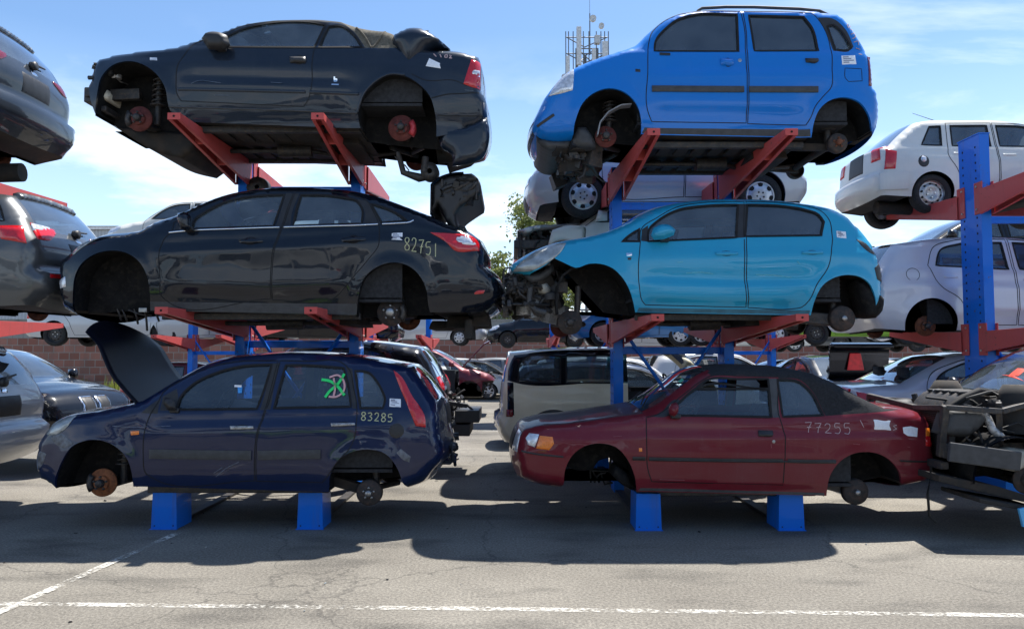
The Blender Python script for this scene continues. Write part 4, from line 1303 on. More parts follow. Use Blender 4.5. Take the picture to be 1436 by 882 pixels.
    for i in range(n - 1):
        F.append((q(0, i, 0), q(0, i + 1, 0), q(1, i + 1, 0), q(1, i, 0))); F.append((q(0, i, nY - 1), q(1, i, nY - 1), q(1, i + 1, nY - 1), q(0, i + 1, nY - 1)))
    for j in range(nY - 1): F.append((q(0, n - 1, j), q(0, n - 1, j + 1), q(1, n - 1, j + 1), q(1, n - 1, j)))
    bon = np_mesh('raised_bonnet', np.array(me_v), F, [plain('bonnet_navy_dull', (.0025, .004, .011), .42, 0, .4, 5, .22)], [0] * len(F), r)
    # engine bay seen past the lifted bonnet
    lo, hi = cb.one((105, 600)), cb.one((190, 572))
    cabin(cb, cb.one((385, 640))[0], cb.one((480, 640))[0], .20, cb.one((262, 575))[0], cb.one((292, 568))[0], wheel_z=cb.one((292, 572))[1])
    headliner(cb)
    f = cb.one((133, 680)); q2 = cb.one((514, 694))
    brake_disc(r, f[0], -.66, f[1], .135, rusty('orange_rust_disc', (.16, .06, .03), (.40, .15, .06), .35, .65), -1, -1); strut(r, f[0] + .13, -.52, f[1] - .03, f[1] + .45, .03); control_arm(r, f[0], -.6, f[1])
    brake_disc(r, f[0], .66, f[1], .135, M_RUST, 1); control_arm(r, f[0], .6, f[1], 1)
    brake_disc(r, q2[0], -.66, q2[1], .125, M_DISCD, -1, drum=True, hubmat=M_STEEL, hub_r=.06); control_arm(r, q2[0], -.6, q2[1], -1, -.5); strut(r, q2[0] + .04, -.52, q2[1] + .05, q2[1] + .48, .0)
    brake_disc(r, q2[0], .66, q2[1], .125, M_DISCD, 1, drum=True)
    m = MB().use(M_UNDER); m.tube([(q2[0] - .05, -.6, q2[1]), (q2[0] - .12, 0, q2[1] + .02), (q2[0] - .05, .6, q2[1])], .045, 10); m.bar((q2[0], -.58, q2[1]), (q2[0] - .5, -.5, q2[1] + .12), .07, .09); m.build('rear_axle', r)
    underfloor(r, cb.one((195, 685))[0], cb.one((455, 685))[0], .74, .0, 6)
    # torn tailgate latch and hanging bits at the rear
    lo, hi = cb.one((606, 668)), cb.one((630, 628))
    clutter('torn_bumper_bracket', r, (lo[0] - .1, -.55, lo[1]), (hi[0] + .0, .6, hi[1]), 45, 8, [M_PLASTIC, M_DARKM, P_FIESTA], .03, .12, .5)
    i0 = cb.uidx('tailgate', .2); i1 = cb.uidx('tailgate', .9)
    cb.strip_patch('number_plate_recess', [(i0, -.35), (i0, .35), (i1, .35), (i1, -.35)], .006, M_PLASTIC)
    return cb

# ================= 4. bright blue tall hatchback, top right
AGILA = dict(W=1.62, origin=(1020, 192), zs=0., paint=P_AGILA, belt=[(750, 110), (869, 73), (918, 73), (1035, 74), (1148, 73.5), (1225, 80)], r=.085, tumble=.17, pf=.17,
    upper=[('front_bumper', [(803, 191), (768, 194), (753, 189), (748, 181), (750, 170), (757, 154), (765, 136)]), ('bonnet', [(765, 136), (776, 121), (792, 104), (806, 95.5), (829, 85), (858, 75), (878, 69)]),
           ('windscreen', [(878, 69), (890, 64), (912, 44), (934, 26), (952, 18)]), ('roof', [(952, 18), (981, 13), (1059, 12.5), (1137, 14.5), (1164, 17), (1177, 21)]),
           ('rear_window', [(1177, 21), (1190, 36), (1210, 62)]), ('tailgate', [(1210, 62), (1220, 79), (1223, 124)]), ('rear_bumper', [(1223, 124), (1231, 127), (1234, 154), (1231, 176), (1224, 190)])],
    lower=[('line', [(1224, 190), (1222, 184)]), ('arch', [(1222, 184), (1218, 161), (1206, 144), (1187, 137), (1164, 141), (1149, 154), (1141, 174), (1138, 193)]), ('line', [(1138, 193), (899, 188.5)]),
           ('arch', [(899, 188.5), (899, 167), (892, 145), (876, 129.5), (854, 124), (832, 131), (817, 145), (809, 163), (805, 178), (804, 189)]), ('line', [(804, 189), (803, 191)])],
    doors=[[(910, 60), (913, 48), (930, 31), (950, 21.5), (975, 17), (1038, 16.8), (1044, 40), (1046, 76), (1046.3, 173), (914, 171), (909.5, 160), (908.5, 100)],
           [(1041, 16.8), (1100, 17), (1137, 18.5), (1147, 27), (1158, 45), (1166, 72), (1167, 100), (1166, 122), (1154, 136), (1143, 150), (1137, 165), (1130, 176), (1048.5, 174), (1048.5, 76), (1046, 40)]],
    windows=[([(918, 71.5), (919.5, 58), (934, 40), (951, 27.5), (968, 22), (1033.5, 20.5), (1036, 72)], 0, M_G_DARK),
             ([(1058.5, 71.5), (1054, 45), (1050, 22), (1127, 24), (1138, 38), (1148, 71)], 1, M_G_DARK),
             ([(1160, 37), (1169, 35), (1178, 42), (1189, 58), (1194, 68), (1189, 70.5), (1172, 70)], None, M_G_CLEAR)],
    parts=[('front_bumper', [(740, 137), (770, 138), (806, 128), (825, 131), (810, 150), (802, 210), (740, 220)], None), ('rear_bumper', [(1220, 125), (1206, 133), (1196, 137), (1210, 147), (1222, 184), (1240, 190), (1240, 120)], None),
           ('sill', [(900, 174), (1136, 178), (1140, 198), (898, 192)], None)],
    mats=[([(1147, 25), (1168, 26.5), (1186, 42), (1197, 66), (1190, 72.5), (1169, 71.5), (1158, 45)], M_PLASTIC), ([(904, 179), (1136, 181.5), (1137, 192), (900, 187)], M_PLASTICD),
          ([(933, 39), (936, 38), (935, 72), (931.5, 72)], M_PLASTIC), ],
    creases=[([(905, 100), (1040, 98), (1180, 100)], .010, .03), ([(905, 150), (1040, 152), (1135, 154)], -.012, .03)],
    segmat={'windscreen': ('windscreen', M_G_TINT, P_AGILA), 'rear_window': ('rear_window', M_G_TINT, P_AGILA)}, crown={'front_bumper': .06, 'bonnet': .05})
def build_agila():
    cb = main_car(AGILA, D3, 'bright blue tall five-door car without wheels, top car of the right stack', name='tall_hatchback_car')
    r = cb.root
    for sd in (-1, 1):
        cb.stripe('side_moulding', cb.many([(914, 125), (980, 125.4), (1043, 125.8)]), .062, .016, M_PLASTICD, sd, cb.par(('door', 0, sd)))
        cb.stripe('side_moulding', cb.many([(1050, 125.8), (1100, 126), (1147, 126)]), .062, .016, M_PLASTICD, sd, cb.par(('door', 1, sd)))
        cb.patch('headlight', cb.many([(769, 136), (778, 120), (792, 104), (804, 97), (804.5, 112), (803, 127), (785, 132)]), .016, M_CLEARL, sd)
        cb.patch('tail_light', cb.many([(1217, 79), (1221, 80), (1223, 100), (1223, 123), (1218, 121)]), .012, M_REDD, sd)
        m = MB().use(M_PLASTICD)
        e = cb.many([(978, 15), (986, 9), (1020, 7), (1060, 7), (1124, 9.5), (1152, 12.5), (1164, 19)])
        m.tube([(q[0], sd * .58, q[1]) for q in e], [.012, .018, .018, .018, .018, .016, .012], 8); m.build('roof_rail', r)
    for fa, fb in ((.50, .555), (.64, .68)):
        i0, i1 = cb.uidx('front_bumper', fa), cb.uidx('front_bumper', fb)
        cb.strip_patch('bumper_slot', [(i0, -.93), (i0, .93), (i1, .93), (i1, -.93)], .004, M_PLASTIC)
    for sd in (-1, 1): cb.stripe('bumper_slot', cb.many([(753, 178), (761, 172), (777, 161)]), .03, .004, M_PLASTIC, sd)
    handle(cb, [(1010, 83), (1028, 83), (1029, 90), (1027, 92), (1011, 91.5)], P_AGILA, 0)
    handle(cb, [(1129, 82.5), (1147, 82.5), (1148, 86), (1146, 88), (1130, 88)], M_PLASTIC, 1, recess=False)
    c = cb.one((1037.5, 85)); cb.patch('door_lock', [(c[0] + .02 * math.cos(a), c[1] + .02 * math.sin(a)) for a in np.linspace(0, 6.28, 10, endpoint=False)], .008, M_STEEL, -1, cb.par(('door', 0, -1)))
    cb.patch('side_repeater', cb.many([(891, 97), (898, 97.5), (898, 101.5), (891, 101)]), .004, M_PLASTIC)
    p = spline(cb.many([(1185, 96), (1208, 97), (1209, 114), (1190, 115), (1185.5, 110)]), .03, True)
    cb.ribbon(('_t',), p, .007, .0015, M_RUBBER, -1, True); pp = cb.acc.pop(('_t',))
    np_mesh('fuel_flap_seam', np.vstack(pp['V']), pp['F'], [M_RUBBER], [0] * len(pp['F']), r)
    sticker(cb, [(1181, 91), (1201, 90.5), (1199, 78), (1180, 78.5)])
    cb.strokes('chalk_number', [cb.many(l) for l in ([(1187, 36), (1190, 34), (1192, 38), (1189, 40), (1187, 36)], [(1191, 42), (1196, 44)], [(1193, 49), (1198, 47), (1199, 53), (1195, 55)], [(1197, 60), (1203, 58), (1204, 64)], [(1200, 68), (1206, 70)], [(1204, 76), (1209, 77)])], .005, M_CHALKW)
    cb.strokes('mirror_bracket', [cb.many([(925, 76), (940, 76.5)])], .016, M_PLASTIC, -1, cb.par(('door', 0, -1)))
    cabin(cb, cb.one((1035, 140))[0], cb.one((1135, 140))[0], .22, cb.one((935, 78))[0], cb.one((962, 72))[0])
    headliner(cb)
    f = cb.one((852, 186)); q = cb.one((1182, 196))
    brake_disc(r, f[0], -.62, f[1], .115, M_RUSTRED, -1); strut(r, f[0] + .04, -.5, f[1] + .05, f[1] + .42, .02); control_arm(r, f[0], -.58, f[1])
    m = MB().use(plain('splash_guard_grey', (.24, .25, .27), .6))
    e = cb.many([(839, 187), (843, 168), (855, 153), (873, 143), (888, 141)])
    for i in range(len(e) - 1): m.bar((e[i][0], -.66, e[i][1]), (e[i + 1][0], -.66, e[i + 1][1]), .06 + .06, .012)
    m.build('loose_arch_liner', r)
    p = cb.many([(803, 190), (812, 172), (824, 172), (836, 192), (838, 202), (820, 204), (802, 200)])
    pillow('washer_bottle', p, .22, -.55, .05, M_PLASTICD, r, .04)
    brake_disc(r, f[0], .62, f[1], .115, M_RUSTRED, 1); control_arm(r, f[0], .58, f[1], 1)
    brake_disc(r, q[0], -.62, q[1], .105, M_DISCD, -1, drum=True, hubmat=M_RUST, hub_r=.06); strut(r, q[0] - .06, -.5, q[1], q[1] + .42, .0)
    brake_disc(r, q[0], .62, q[1], .105, M_DISCD, 1, drum=True)
    m = MB().use(M_UNDER); m.tube([(q[0] - .04, -.6, q[1]), (q[0] - .06, 0, q[1]), (q[0] - .04, .6, q[1])], .04, 10)
    for y in (-.5, .5): m.bar((q[0], y, q[1] - .02), (q[0] - .45, y * .9, q[1] + .0), .06, .07)
    m.build('rear_axle', r)
    p = cb.many([(752, 188), (768, 193), (803, 190), (806, 199), (790, 206), (766, 206), (754, 197)])
    pillow('bumper_valance', p, 1.2, 0, .06, M_PLASTICD, r, .05)
    lo, hi = cb.one((788, 218)), cb.one((845, 198))
    clutter('front_subframe', r, (lo[0], -.55, lo[1]), (hi[0], .6, hi[1] + .05), 75, 12, [M_DARKM, M_UNDER, M_PLASTIC], .05, .2, .4)
    underfloor(r, cb.one((905, 190))[0], cb.one((1135, 190))[0], .72, .0, 7)
    m = MB().use(M_CABLE if 'M_CABLE' in globals() else M_PLATE)
    e = cb.many([(836, 222), (842, 232), (852, 240), (858, 242)]); m.tube([(p[0], -.3, p[1]) for p in e], .008, 6); m.build('hanging_cable', r)
    m = MB().use(M_PLASTIC); e = cb.many([(826, 222), (822, 236), (815, 240)]); m.tube([(p[0], -.4, p[1]) for p in e], .02, 6); m.build('hanging_hose', r)
    return cb

# ================= 5. turquoise hatchback, middle right
CORSA = dict(W=1.72, origin=(1010, 439), zs=0., paint=P_CORSA, belt=[(715, 372), (870, 341), (908, 339.5), (1032, 334), (1153, 331.5), (1235, 345)], r=.095,
    upper=[('front_panel', [(744, 384), (728, 383), (719, 380), (715, 373)]), ('bonnet', [(715, 373), (732, 361), (758, 347.5), (780, 340), (800, 336), (826, 331.5), (859, 322), (882, 312)]),
           ('windscreen', [(882, 312), (897, 303.5), (921, 292.5), (949, 284.5)]), ('roof', [(949, 284.5), (984, 280), (1043, 278.5), (1092, 280.5), (1134, 285.5), (1171, 293.5), (1186, 301)]),
           ('rear_window', [(1186, 301), (1204, 320), (1217, 336), (1228, 357)]), ('tailgate', [(1228, 357), (1233, 368), (1238, 382), (1238, 400)]), ('rear_panel', [(1238, 400), (1237, 422), (1233, 443)])],
    lower=[('line', [(1233, 443), (1228, 438)]), ('arch', [(1228, 438), (1226, 412), (1218, 396), (1208, 389), (1191, 385.5), (1171, 389), (1154, 400), (1143, 420), (1137, 442)]), ('line', [(1137, 442), (891, 438)]),
           ('arch', [(891, 438), (888, 423), (883, 407), (872, 388), (859, 376), (842, 370), (826, 370), (807, 375.5), (796, 371)]), ('line', [(796, 371), (777, 362), (765, 372), (744, 384)])],
    doors=[[(898, 340), (899, 322), (922, 305), (950, 290.5), (985, 284.5), (1043, 283), (1043.5, 332), (1044.5, 397), (1046, 431), (905, 427.5), (900, 421), (897, 405), (895.5, 370)],
           [(1046, 283), (1092, 284.5), (1134, 290), (1152, 296.5), (1162, 307), (1167, 330), (1166, 352), (1162, 373), (1145, 400), (1134, 422), (1124, 431), (1112, 433), (1049, 431.5), (1047.5, 397), (1046.5, 332)]],
    windows=[([(909, 338.5), (910, 322), (922, 310), (949, 295), (990, 288.5), (1035, 287), (1033, 333)], 0, M_G_TINT),
             ([(1045.5, 331.5), (1048, 287), (1092, 288.5), (1130, 294.5), (1148, 301), (1155.5, 311), (1152, 330)], 1, M_G_DARK),
             ([(873, 338), (882, 330.5), (896, 321.5), (896, 338.5)], None, M_G_TINT)],
    parts=[], mats=[([(1036, 286), (1047.5, 286), (1045.2, 333), (1033.5, 334)], M_PLASTIC), ([(899, 338), (900, 322), (909, 316), (908, 339)], M_PLASTIC),
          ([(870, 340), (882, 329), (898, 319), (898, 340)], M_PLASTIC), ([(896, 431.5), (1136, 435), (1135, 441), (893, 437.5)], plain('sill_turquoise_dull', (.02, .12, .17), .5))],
    creases=[([(890, 392), (1040, 398), (1150, 396)], .014, .025), ([(898, 420), (1040, 424), (1130, 424)], -.020, .02), ([(800, 350), (900, 352), (1230, 352)], .008, .03)],
    segmat={'windscreen': ('windscreen', M_G_TINT, P_CORSA), 'rear_window': ('rear_window', M_G_DARK, P_CORSA)}, pf=.10, flare=.022, arch_depth=.46)
def build_corsa():
    cb = main_car(CORSA, D2, 'turquoise five-door hatchback with its front bumper and wheels missing, middle of the right stack', name='hatchback_car')
    r = cb.root
    for sd in (-1, 1):
        cb.patch('headlight', cb.many([(719, 381), (724, 374), (738, 361.5), (758, 349), (780, 341.5), (794, 341), (786, 354), (772, 366), (745, 380)]), .02, M_HAZYL, sd)
        cb.patch('tail_light_hole', cb.many([(1200, 335), (1212, 340), (1222, 351), (1229, 359), (1222, 356), (1208, 345)]), .004, M_PLASTIC, sd)
        cb.patch('tail_light_hole', cb.many([(1226, 376), (1233, 368), (1238, 382), (1238, 398), (1230, 392)]), .006, M_PLASTIC, sd)
    handle(cb, [(1003, 354), (1018, 353), (1034, 353.5), (1034.5, 357), (1018, 358), (1004, 357.5)], P_CORSA, 0)
    handle(cb, [(1124, 353), (1140, 352), (1153, 352.5), (1154, 355.5), (1140, 356.5), (1125, 356)], P_CORSA, 1)
    mirror(cb, [(913, 330), (916, 320), (927, 315.5), (940, 317), (947, 323), (945, 330), (932, 335), (918, 336)], P_CORSA, .17)
    cb.patch('fender_badge', cb.many([(878, 355), (886.5, 355), (886, 359), (879, 359)]), .006, M_CHROME, smooth=False)
    cb.patch('fender_badge', cb.many([(880, 361.5), (885.5, 361), (885, 364.5), (880.5, 364.5)]), .006, M_PLASTICD, smooth=False)
    sticker(cb, [(1174, 333), (1187, 334.5), (1186, 325), (1173, 324)])
    cabin(cb, cb.one((1030, 400))[0], cb.one((1125, 400))[0], .18, cb.one((925, 342))[0], cb.one((952, 338))[0])
    headliner(cb)
    sc = plain('scratch_turquoise', (.10, .42, .50), .6, 0, .3, 40)
    cb.strokes('scratch', [cb.many(l) for l in ([(962, 383), (985, 382), (1000, 384)], [(1060, 385), (1085, 386), (1110, 389)], [(1118, 366), (1122, 371)], [(950, 368), (958, 367)])], .0035, sc)
    # naked front end
    lo, hi = cb.one((706, 440)), cb.one((786, 368))
    mats = [M_DARKM, M_PLASTIC, M_UNDER, M_PLASTICD]
    clutter('engine', r, (lo[0] + .12, -.55, lo[1]), (hi[0] + .05, .6, hi[1] - .05), 120, 31, mats + [M_ALU], .05, .2, .45)
    clutter('wiring_loom', r, (lo[0], -.72, lo[1] + .1), (hi[0] - .1, -.4, hi[1]), 60, 32, mats, .02, .08, .85)
    m = MB().use(M_DARKM)
    a, b = cb.one((718, 400)), cb.one((714, 432))
    m.box((a[0] - .02, 0, a[1] - .01), (.08, 1.25, .14)); m.box((b[0] - .04, 0, b[1]), (.06, 1.2, .07))
    for y in (-.5, .5): m.bar((a[0], y, a[1]), (a[0] + .6, y, a[1]), .08, .12); m.bar((a[0], y, a[1] - .05), (b[0], y, b[1]), .05, .05)
    m.build('bumper_beam', r, bevel=.01)
    m = MB().use(M_PLASTIC); m.box((a[0] + .13, .05, (a[1] + b[1]) / 2 + .06), (.05, .85, .42)); m.build('radiator', r, bevel=.01)
    p = cb.many([(752, 395), (768, 393), (775, 402), (772, 411), (757, 408)]); pillow('coolant_tank', p, .2, -.52, .04, plain('tank_plastic', (.42, .42, .38), .5), r, .04)
    p = cb.many([(735, 385), (762, 377), (776, 366), (779, 376), (768, 387), (745, 396)]); pillow('headlight_back', p, .14, -.60, .04, M_PLASTICD, r, .04)
    m = MB().use(M_PLASTICD); e = cb.many([(744, 400), (742, 425), (752, 434), (766, 438)])
    m.tube([(q[0], -.68, q[1]) for q in e], [.03, .028, .03, .035], 10); m.build('intake_hose', r)
    m = MB().use(M_LINER); e = cb.many([(782, 440), (781, 420), (783, 400), (790, 385), (803, 375), (812, 374)])
    for i in range(len(e) - 1): m.bar((e[i][0], -.66, e[i][1]), (e[i + 1][0], -.66, e[i + 1][1]), .24, .02)
    m.build('front_arch_liner', r)
    # rear liner that shows where the bumper was
    p = cb.many([(1208, 391), (1220, 396), (1231, 404), (1237, 420), (1236, 436), (1228, 446), (1216, 444), (1212, 420)])
    pillow('rear_arch_liner', p, .34, -.62, .05, M_LINER, r, .05)
    f = cb.one((799, 451)); q = cb.one((1188, 446))
    brake_disc(r, f[0] + .02, -.60, f[1], .13, M_DISCD, -1, 0); control_arm(r, f[0], -.6, f[1]); strut(r, f[0] + .1, -.45, f[1], f[1] + .4, .02, False)
    brake_disc(r, f[0], .64, f[1], .13, M_RUSTRED, 1)
    brake_disc(r, q[0], -.68, q[1], .135, M_DISCD, -1, drum=True, hubmat=M_STEEL, hub_r=.055, bolts=0); strut(r, q[0] - .04, -.52, q[1] + .03, q[1] + .42, .02)
    brake_disc(r, q[0], .68, q[1], .135, M_DISCD, 1, drum=True)
    m = MB().use(M_DARKM); m.tube([(q[0] - .03, -.6, q[1]), (q[0] - .2, 0, q[1] + .03), (q[0] - .03, .6, q[1])], .05, 10)
    m.bar((q[0], -.6, q[1] - .02), (q[0] - .48, -.52, q[1] + .03), .10, .13); m.bar((q[0], .6, q[1] - .02), (q[0] - .48, .52, q[1] + .03), .10, .13)
    m.build('rear_axle', r, bevel=.02)
    underfloor(r, cb.one((895, 442))[0], cb.one((1130, 442))[0], .74, -.0, 8)
    return cb

# ================= 6. burgundy convertible, bottom right
ESCORT = dict(W=1.69, origin=(1025, 692), zs=0., paint=P_ESCORT, belt=[(735, 603), (905, 584), (985, 586), (1085, 587), (1158, 585), (1240, 576), (1303, 588)], r=.07,
    upper=[('front_bumper', [(789, 681), (757, 676), (734, 667), (729, 650), (728, 628), (731, 612)]), ('bonnet', [(731, 612), (735, 604), (746, 600), (798, 594.5), (874, 583.5), (903, 580)]),
           ('windscreen', [(903, 580), (918, 574), (953, 550), (984, 527), (996, 520.5)]), ('roof', [(996, 520.5), (1022, 517), (1070, 517), (1111, 519.5), (1142, 525)]),
           ('soft_top', [(1142, 525), (1168, 536), (1212, 559.5), (1240, 573)]), ('boot', [(1240, 573), (1262, 574), (1290, 579), (1301, 586)]),
           ('tailgate', [(1301, 586), (1305, 600), (1306, 632)]), ('rear_bumper', [(1306, 632), (1312, 639), (1311, 657), (1300, 674), (1266, 681)])],
    lower=[('line', [(1266, 681), (1264, 677)]), ('arch', [(1264, 677), (1262, 663), (1256, 653), (1241, 640), (1218, 633.5), (1194, 637), (1175, 650), (1164, 667), (1159, 695)]), ('line', [(1159, 695), (893, 689)]),
           ('arch', [(893, 689), (890, 667), (880, 644), (864, 627), (841, 621.5), (821, 625), (803, 638), (793, 657), (790, 680)]), ('line', [(790, 680), (789, 681)])],
    doors=[[(906, 585), (918, 582.5), (955, 556), (985, 533), (992, 529), (1040, 527.5), (1092, 528.5), (1093.5, 586), (1099, 605), (1101, 640), (1098, 680), (1000, 677.5), (914, 675), (909, 660), (907, 628)]],
    windows=[([(937, 582), (958, 559), (973.5, 546), (1078.5, 546), (1082, 584.5)], 0, M_G_OPEN), ([(974.5, 545), (990, 533.5), (1040, 531.5), (1077, 531), (1078.5, 545)], 0, M_G_OPEN),
             ([(1098, 584), (1090, 532), (1122, 536), (1136, 548), (1155, 582)], None, M_G_TINT)], no_glass=(1,),
    parts=[('soft_top', [(984, 510), (1040, 508), (1150, 514), (1260, 574), (1172, 582), (1158, 583), (1137, 546), (1124, 534), (1090, 530.5), (1040, 526.5), (998, 527.5)], M_SOFT),
           ('front_bumper', [(720, 632), (750, 634), (800, 640), (791, 657), (788, 690), (720, 690)], None), ('rear_bumper', [(1258, 636), (1320, 634), (1320, 690), (1264, 690), (1262, 662)], None)],
    mats=[([(1078, 531), (1089, 530.5), (1094, 585), (1084, 585.5)], M_PLASTICD), ([(907, 583.5), (921, 582), (951, 560), (955, 561), (936, 583.5)], M_PLASTIC),
          ([(898, 684), (1156, 691), (1156, 694.5), (895, 688)], M_PLASTICD)],
    creases=[([(760, 612), (905, 608), (1090, 608.5), (1300, 608)], .012, .012), ([(800, 630), (905, 643), (1090, 646), (1170, 647)], -.008, .02), ([(900, 676), (1100, 681), (1158, 682)], -.012, .008)],
    segmat={'windscreen': ('windscreen', M_G_CLEAR, P_ESCORT), 'roof': ('soft_top', M_SOFT, None), 'soft_top': ('soft_top', M_SOFT, None), 'bonnet': ('bonnet', P_HOODRED, None)},
    open_arch=1, crown={'bonnet': .045, 'front_bumper': .10}, pf=.12, arch_depth=.46, flare=.008)
def build_escort():
    cb = main_car(ESCORT, D1, 'burgundy soft-top convertible without wheels, bottom of the right stack', name='convertible_car')
    r = cb.root
    for sd in (-1, 1):
        cb.stripe('side_moulding', cb.many([(887, 642.5), (905, 643)]), .035, .010, M_PLASTIC, sd)
        cb.stripe('side_moulding', cb.many([(910, 643.3), (1000, 645), (1098, 646)]), .035, .010, M_PLASTIC, sd, cb.par(('door', 0, sd)))
        cb.stripe('side_moulding', cb.many([(1104, 646), (1140, 647), (1172, 647)]), .035, .010, M_PLASTIC, sd)
        cb.stripe('moulding_insert', cb.many([(910, 644), (1000, 645.8), (1172, 647.6)]), .010, .014, M_PLASTICD, sd)
        cb.stripe('bumper_strip', cb.many([(731, 632), (750, 636), (790, 640.5)]), .016, .006, M_PLASTIC, sd)
        cb.stripe('bumper_strip', cb.many([(1262, 646), (1290, 647), (1311, 646)]), .016, .006, M_PLASTIC, sd)
        cb.patch('headlight', cb.many([(737, 614), (742, 607), (756, 609), (750, 627), (740, 623)]), .012, M_CLEARL, sd)
        cb.patch('indicator', cb.many([(757, 610.5), (775, 612.5), (777, 622), (770, 631), (752, 628.5)]), .014, M_ORANGE, sd)
        cb.patch('tail_light', cb.many([(1298, 611), (1304, 611), (1306, 626), (1298, 625)]), .010, M_REDL, sd)
        cb.patch('rear_indicator', cb.many([(1298, 600), (1303, 600), (1304, 611), (1298, 611)]), .010, M_ORANGE, sd)
    i0, i1 = cb.uidx('bonnet', .03), cb.uidx('front_bumper', .78)
    for a, b in ((-.93, -.62), (.62, .93)):
        cb.strip_patch('headlight', [(i0, a), (i0, b), (i1, b), (i1, a)], .012, M_CLEARL)
    cb.strip_patch('grille', [(i0 - .6, -.55), (i0 - .6, .55), (i1, .55), (i1, -.55)], .006, M_PLASTIC)
    handle(cb, [(1063, 603), (1083, 603.5), (1084, 609), (1082, 612), (1064, 611.5)], M_PLASTIC, 0, recess=False)
    c = cb.one((1085, 619)); cb.patch('door_lock', [(c[0] + .016 * math.cos(a), c[1] + .016 * math.sin(a)) for a in np.linspace(0, 6.28, 10, endpoint=False)], .006, M_STEEL, -1, cb.par(('door', 0, -1)))
    cb.patch('side_repeater', cb.many([(896, 628), (900.5, 628), (900.5, 633), (896, 633)]), .006, M_ORANGE, smooth=False)
    mirror(cb, [(938, 575), (940, 567), (947, 564), (951, 568), (950, 580), (946, 584), (940, 582)], P_ESCORT, .14, thick=.16)
    sticker(cb, [(1226, 602), (1249.5, 604), (1248.5, 589.5), (1225, 588)], printed=False)
    sticker(cb, [(1267, 607), (1273, 611), (1286, 612.5), (1287, 600), (1277, 597.5), (1266, 599)], printed=False)
    a = cb.one((1128, 606)); b = cb.one((1195, 606)); hgt = cb.one((1128, 591))[1] - a[1]
    cb.strokes('chalk_number', digits('77255', a[0], a[1], b[0] - a[0], hgt, .02, 9) + [cb.many([(1206, 589), (1211, 599)]), cb.many([(1257, 596), (1252, 597), (1257, 601), (1252, 603)])], .0034, M_CHALKW)
    cabin(cb, cb.one((1072, 640))[0], cb.one((1135, 640))[0], .10, cb.one((960, 588))[0], cb.one((985, 582))[0], M_SEATG, wheel_z=cb.one((985, 577))[1], bench=False)
    headliner(cb, ('roof', 'soft_top'), .04)
    sc = plain('scratch_rose', (.22, .05, .06), .6, 0, .3, 40)
    cb.strokes('scratch', [cb.many(l) for l in ([(1196, 622), (1206, 623)], [(1272, 626), (1276, 627)], [(860, 612), (872, 611)], [(1081, 622), (1081.5, 628)], [(925, 672), (960, 673)])], .003, sc)
    # wipers and window stickers on the windscreen
    m = MB().use(M_PLASTIC)
    for t0, t1 in ((-.62, -.05), (.05, .6)):
        pts = [cb.strip_point(cb.uidx('windscreen', .06 + .22 * k / 6), t0 + (t1 - t0) * k / 6, .02) for k in range(7)]
        m.tube(pts, .009, 6)
    m.build('wiper', r)
    i = cb.uidx('windscreen', .62)
    cb.strip_patch('windscreen_label', [(i, -.72), (i, -.60), (i + 1.2, -.60), (i + 1.2, -.72)], .003, plain('label_green', (.12, .55, .38), .6))
    q = cb.one((1209, 693))
    brake_disc(r, q[0], -.66, q[1], .125, M_DISCD, -1, drum=True, hubmat=M_STEEL, hub_r=.05, bolts=0); strut(r, q[0] - .25, -.5, q[1] + .05, q[1] + .42, -.02, False)
    brake_disc(r, q[0], .66, q[1], .125, M_RUST, 1, drum=True)
    m = MB().use(M_DARKM); m.bar((q[0], -.6, q[1]), (q[0] - .5, -.5, q[1] + .1), .07, .08); m.bar((q[0], .6, q[1]), (q[0] - .5, .5, q[1] + .1), .07, .08); m.tube([(q[0] - .1, -.55, q[1] + .03), (q[0] - .1, .55, q[1] + .03)], .035, 8); m.build('rear_axle', r)
    m = MB().use(M_UNDER); a = cb.one((1215, 677)); b = cb.one((1262, 670)); m.tube([(a[0], -.3, a[1]), (b[0], -.3, b[1])], .085, 14); m.build('silencer', r)
    # front: remnants of the hub carrier hanging in the open arch
    m = MB().use(M_PLATE)
    for (pts) in ([(836, 665), (837, 690)], [(836, 673), (868, 674)], [(840, 674), (850, 690), (846, 680)], [(868, 655), (866, 676)], [(852, 676), (858, 693), (870, 690)], [(842, 690), (850, 678), (860, 676)]):
        e = cb.many(pts); m.tube([(p[0], -.25, p[1]) for p in e], .012, 6)
    m.build('cut_wiring', r)
    p = cb.many([(866, 655), (880, 665), (890, 690), (872, 680), (860, 668)]); pillow('loose_arch_liner', p, .3, -.6, .02, M_LINER, r, .05)
    # what is left of the front arch: the inner wing above the gap
    p = cb.many([(800, 640), (822, 623), (842, 620), (866, 626), (882, 646), (890, 668), (876, 662), (862, 650), (846, 655), (838, 668), (812, 668), (796, 660)])
    for y in (-.42, .42): pillow('inner_wing', p, .03, y, .01, M_LINER, r, .06)
    underfloor(r, cb.one((897, 690))[0], cb.one((1155, 692))[0], .72, -.0, 9)
    return cb
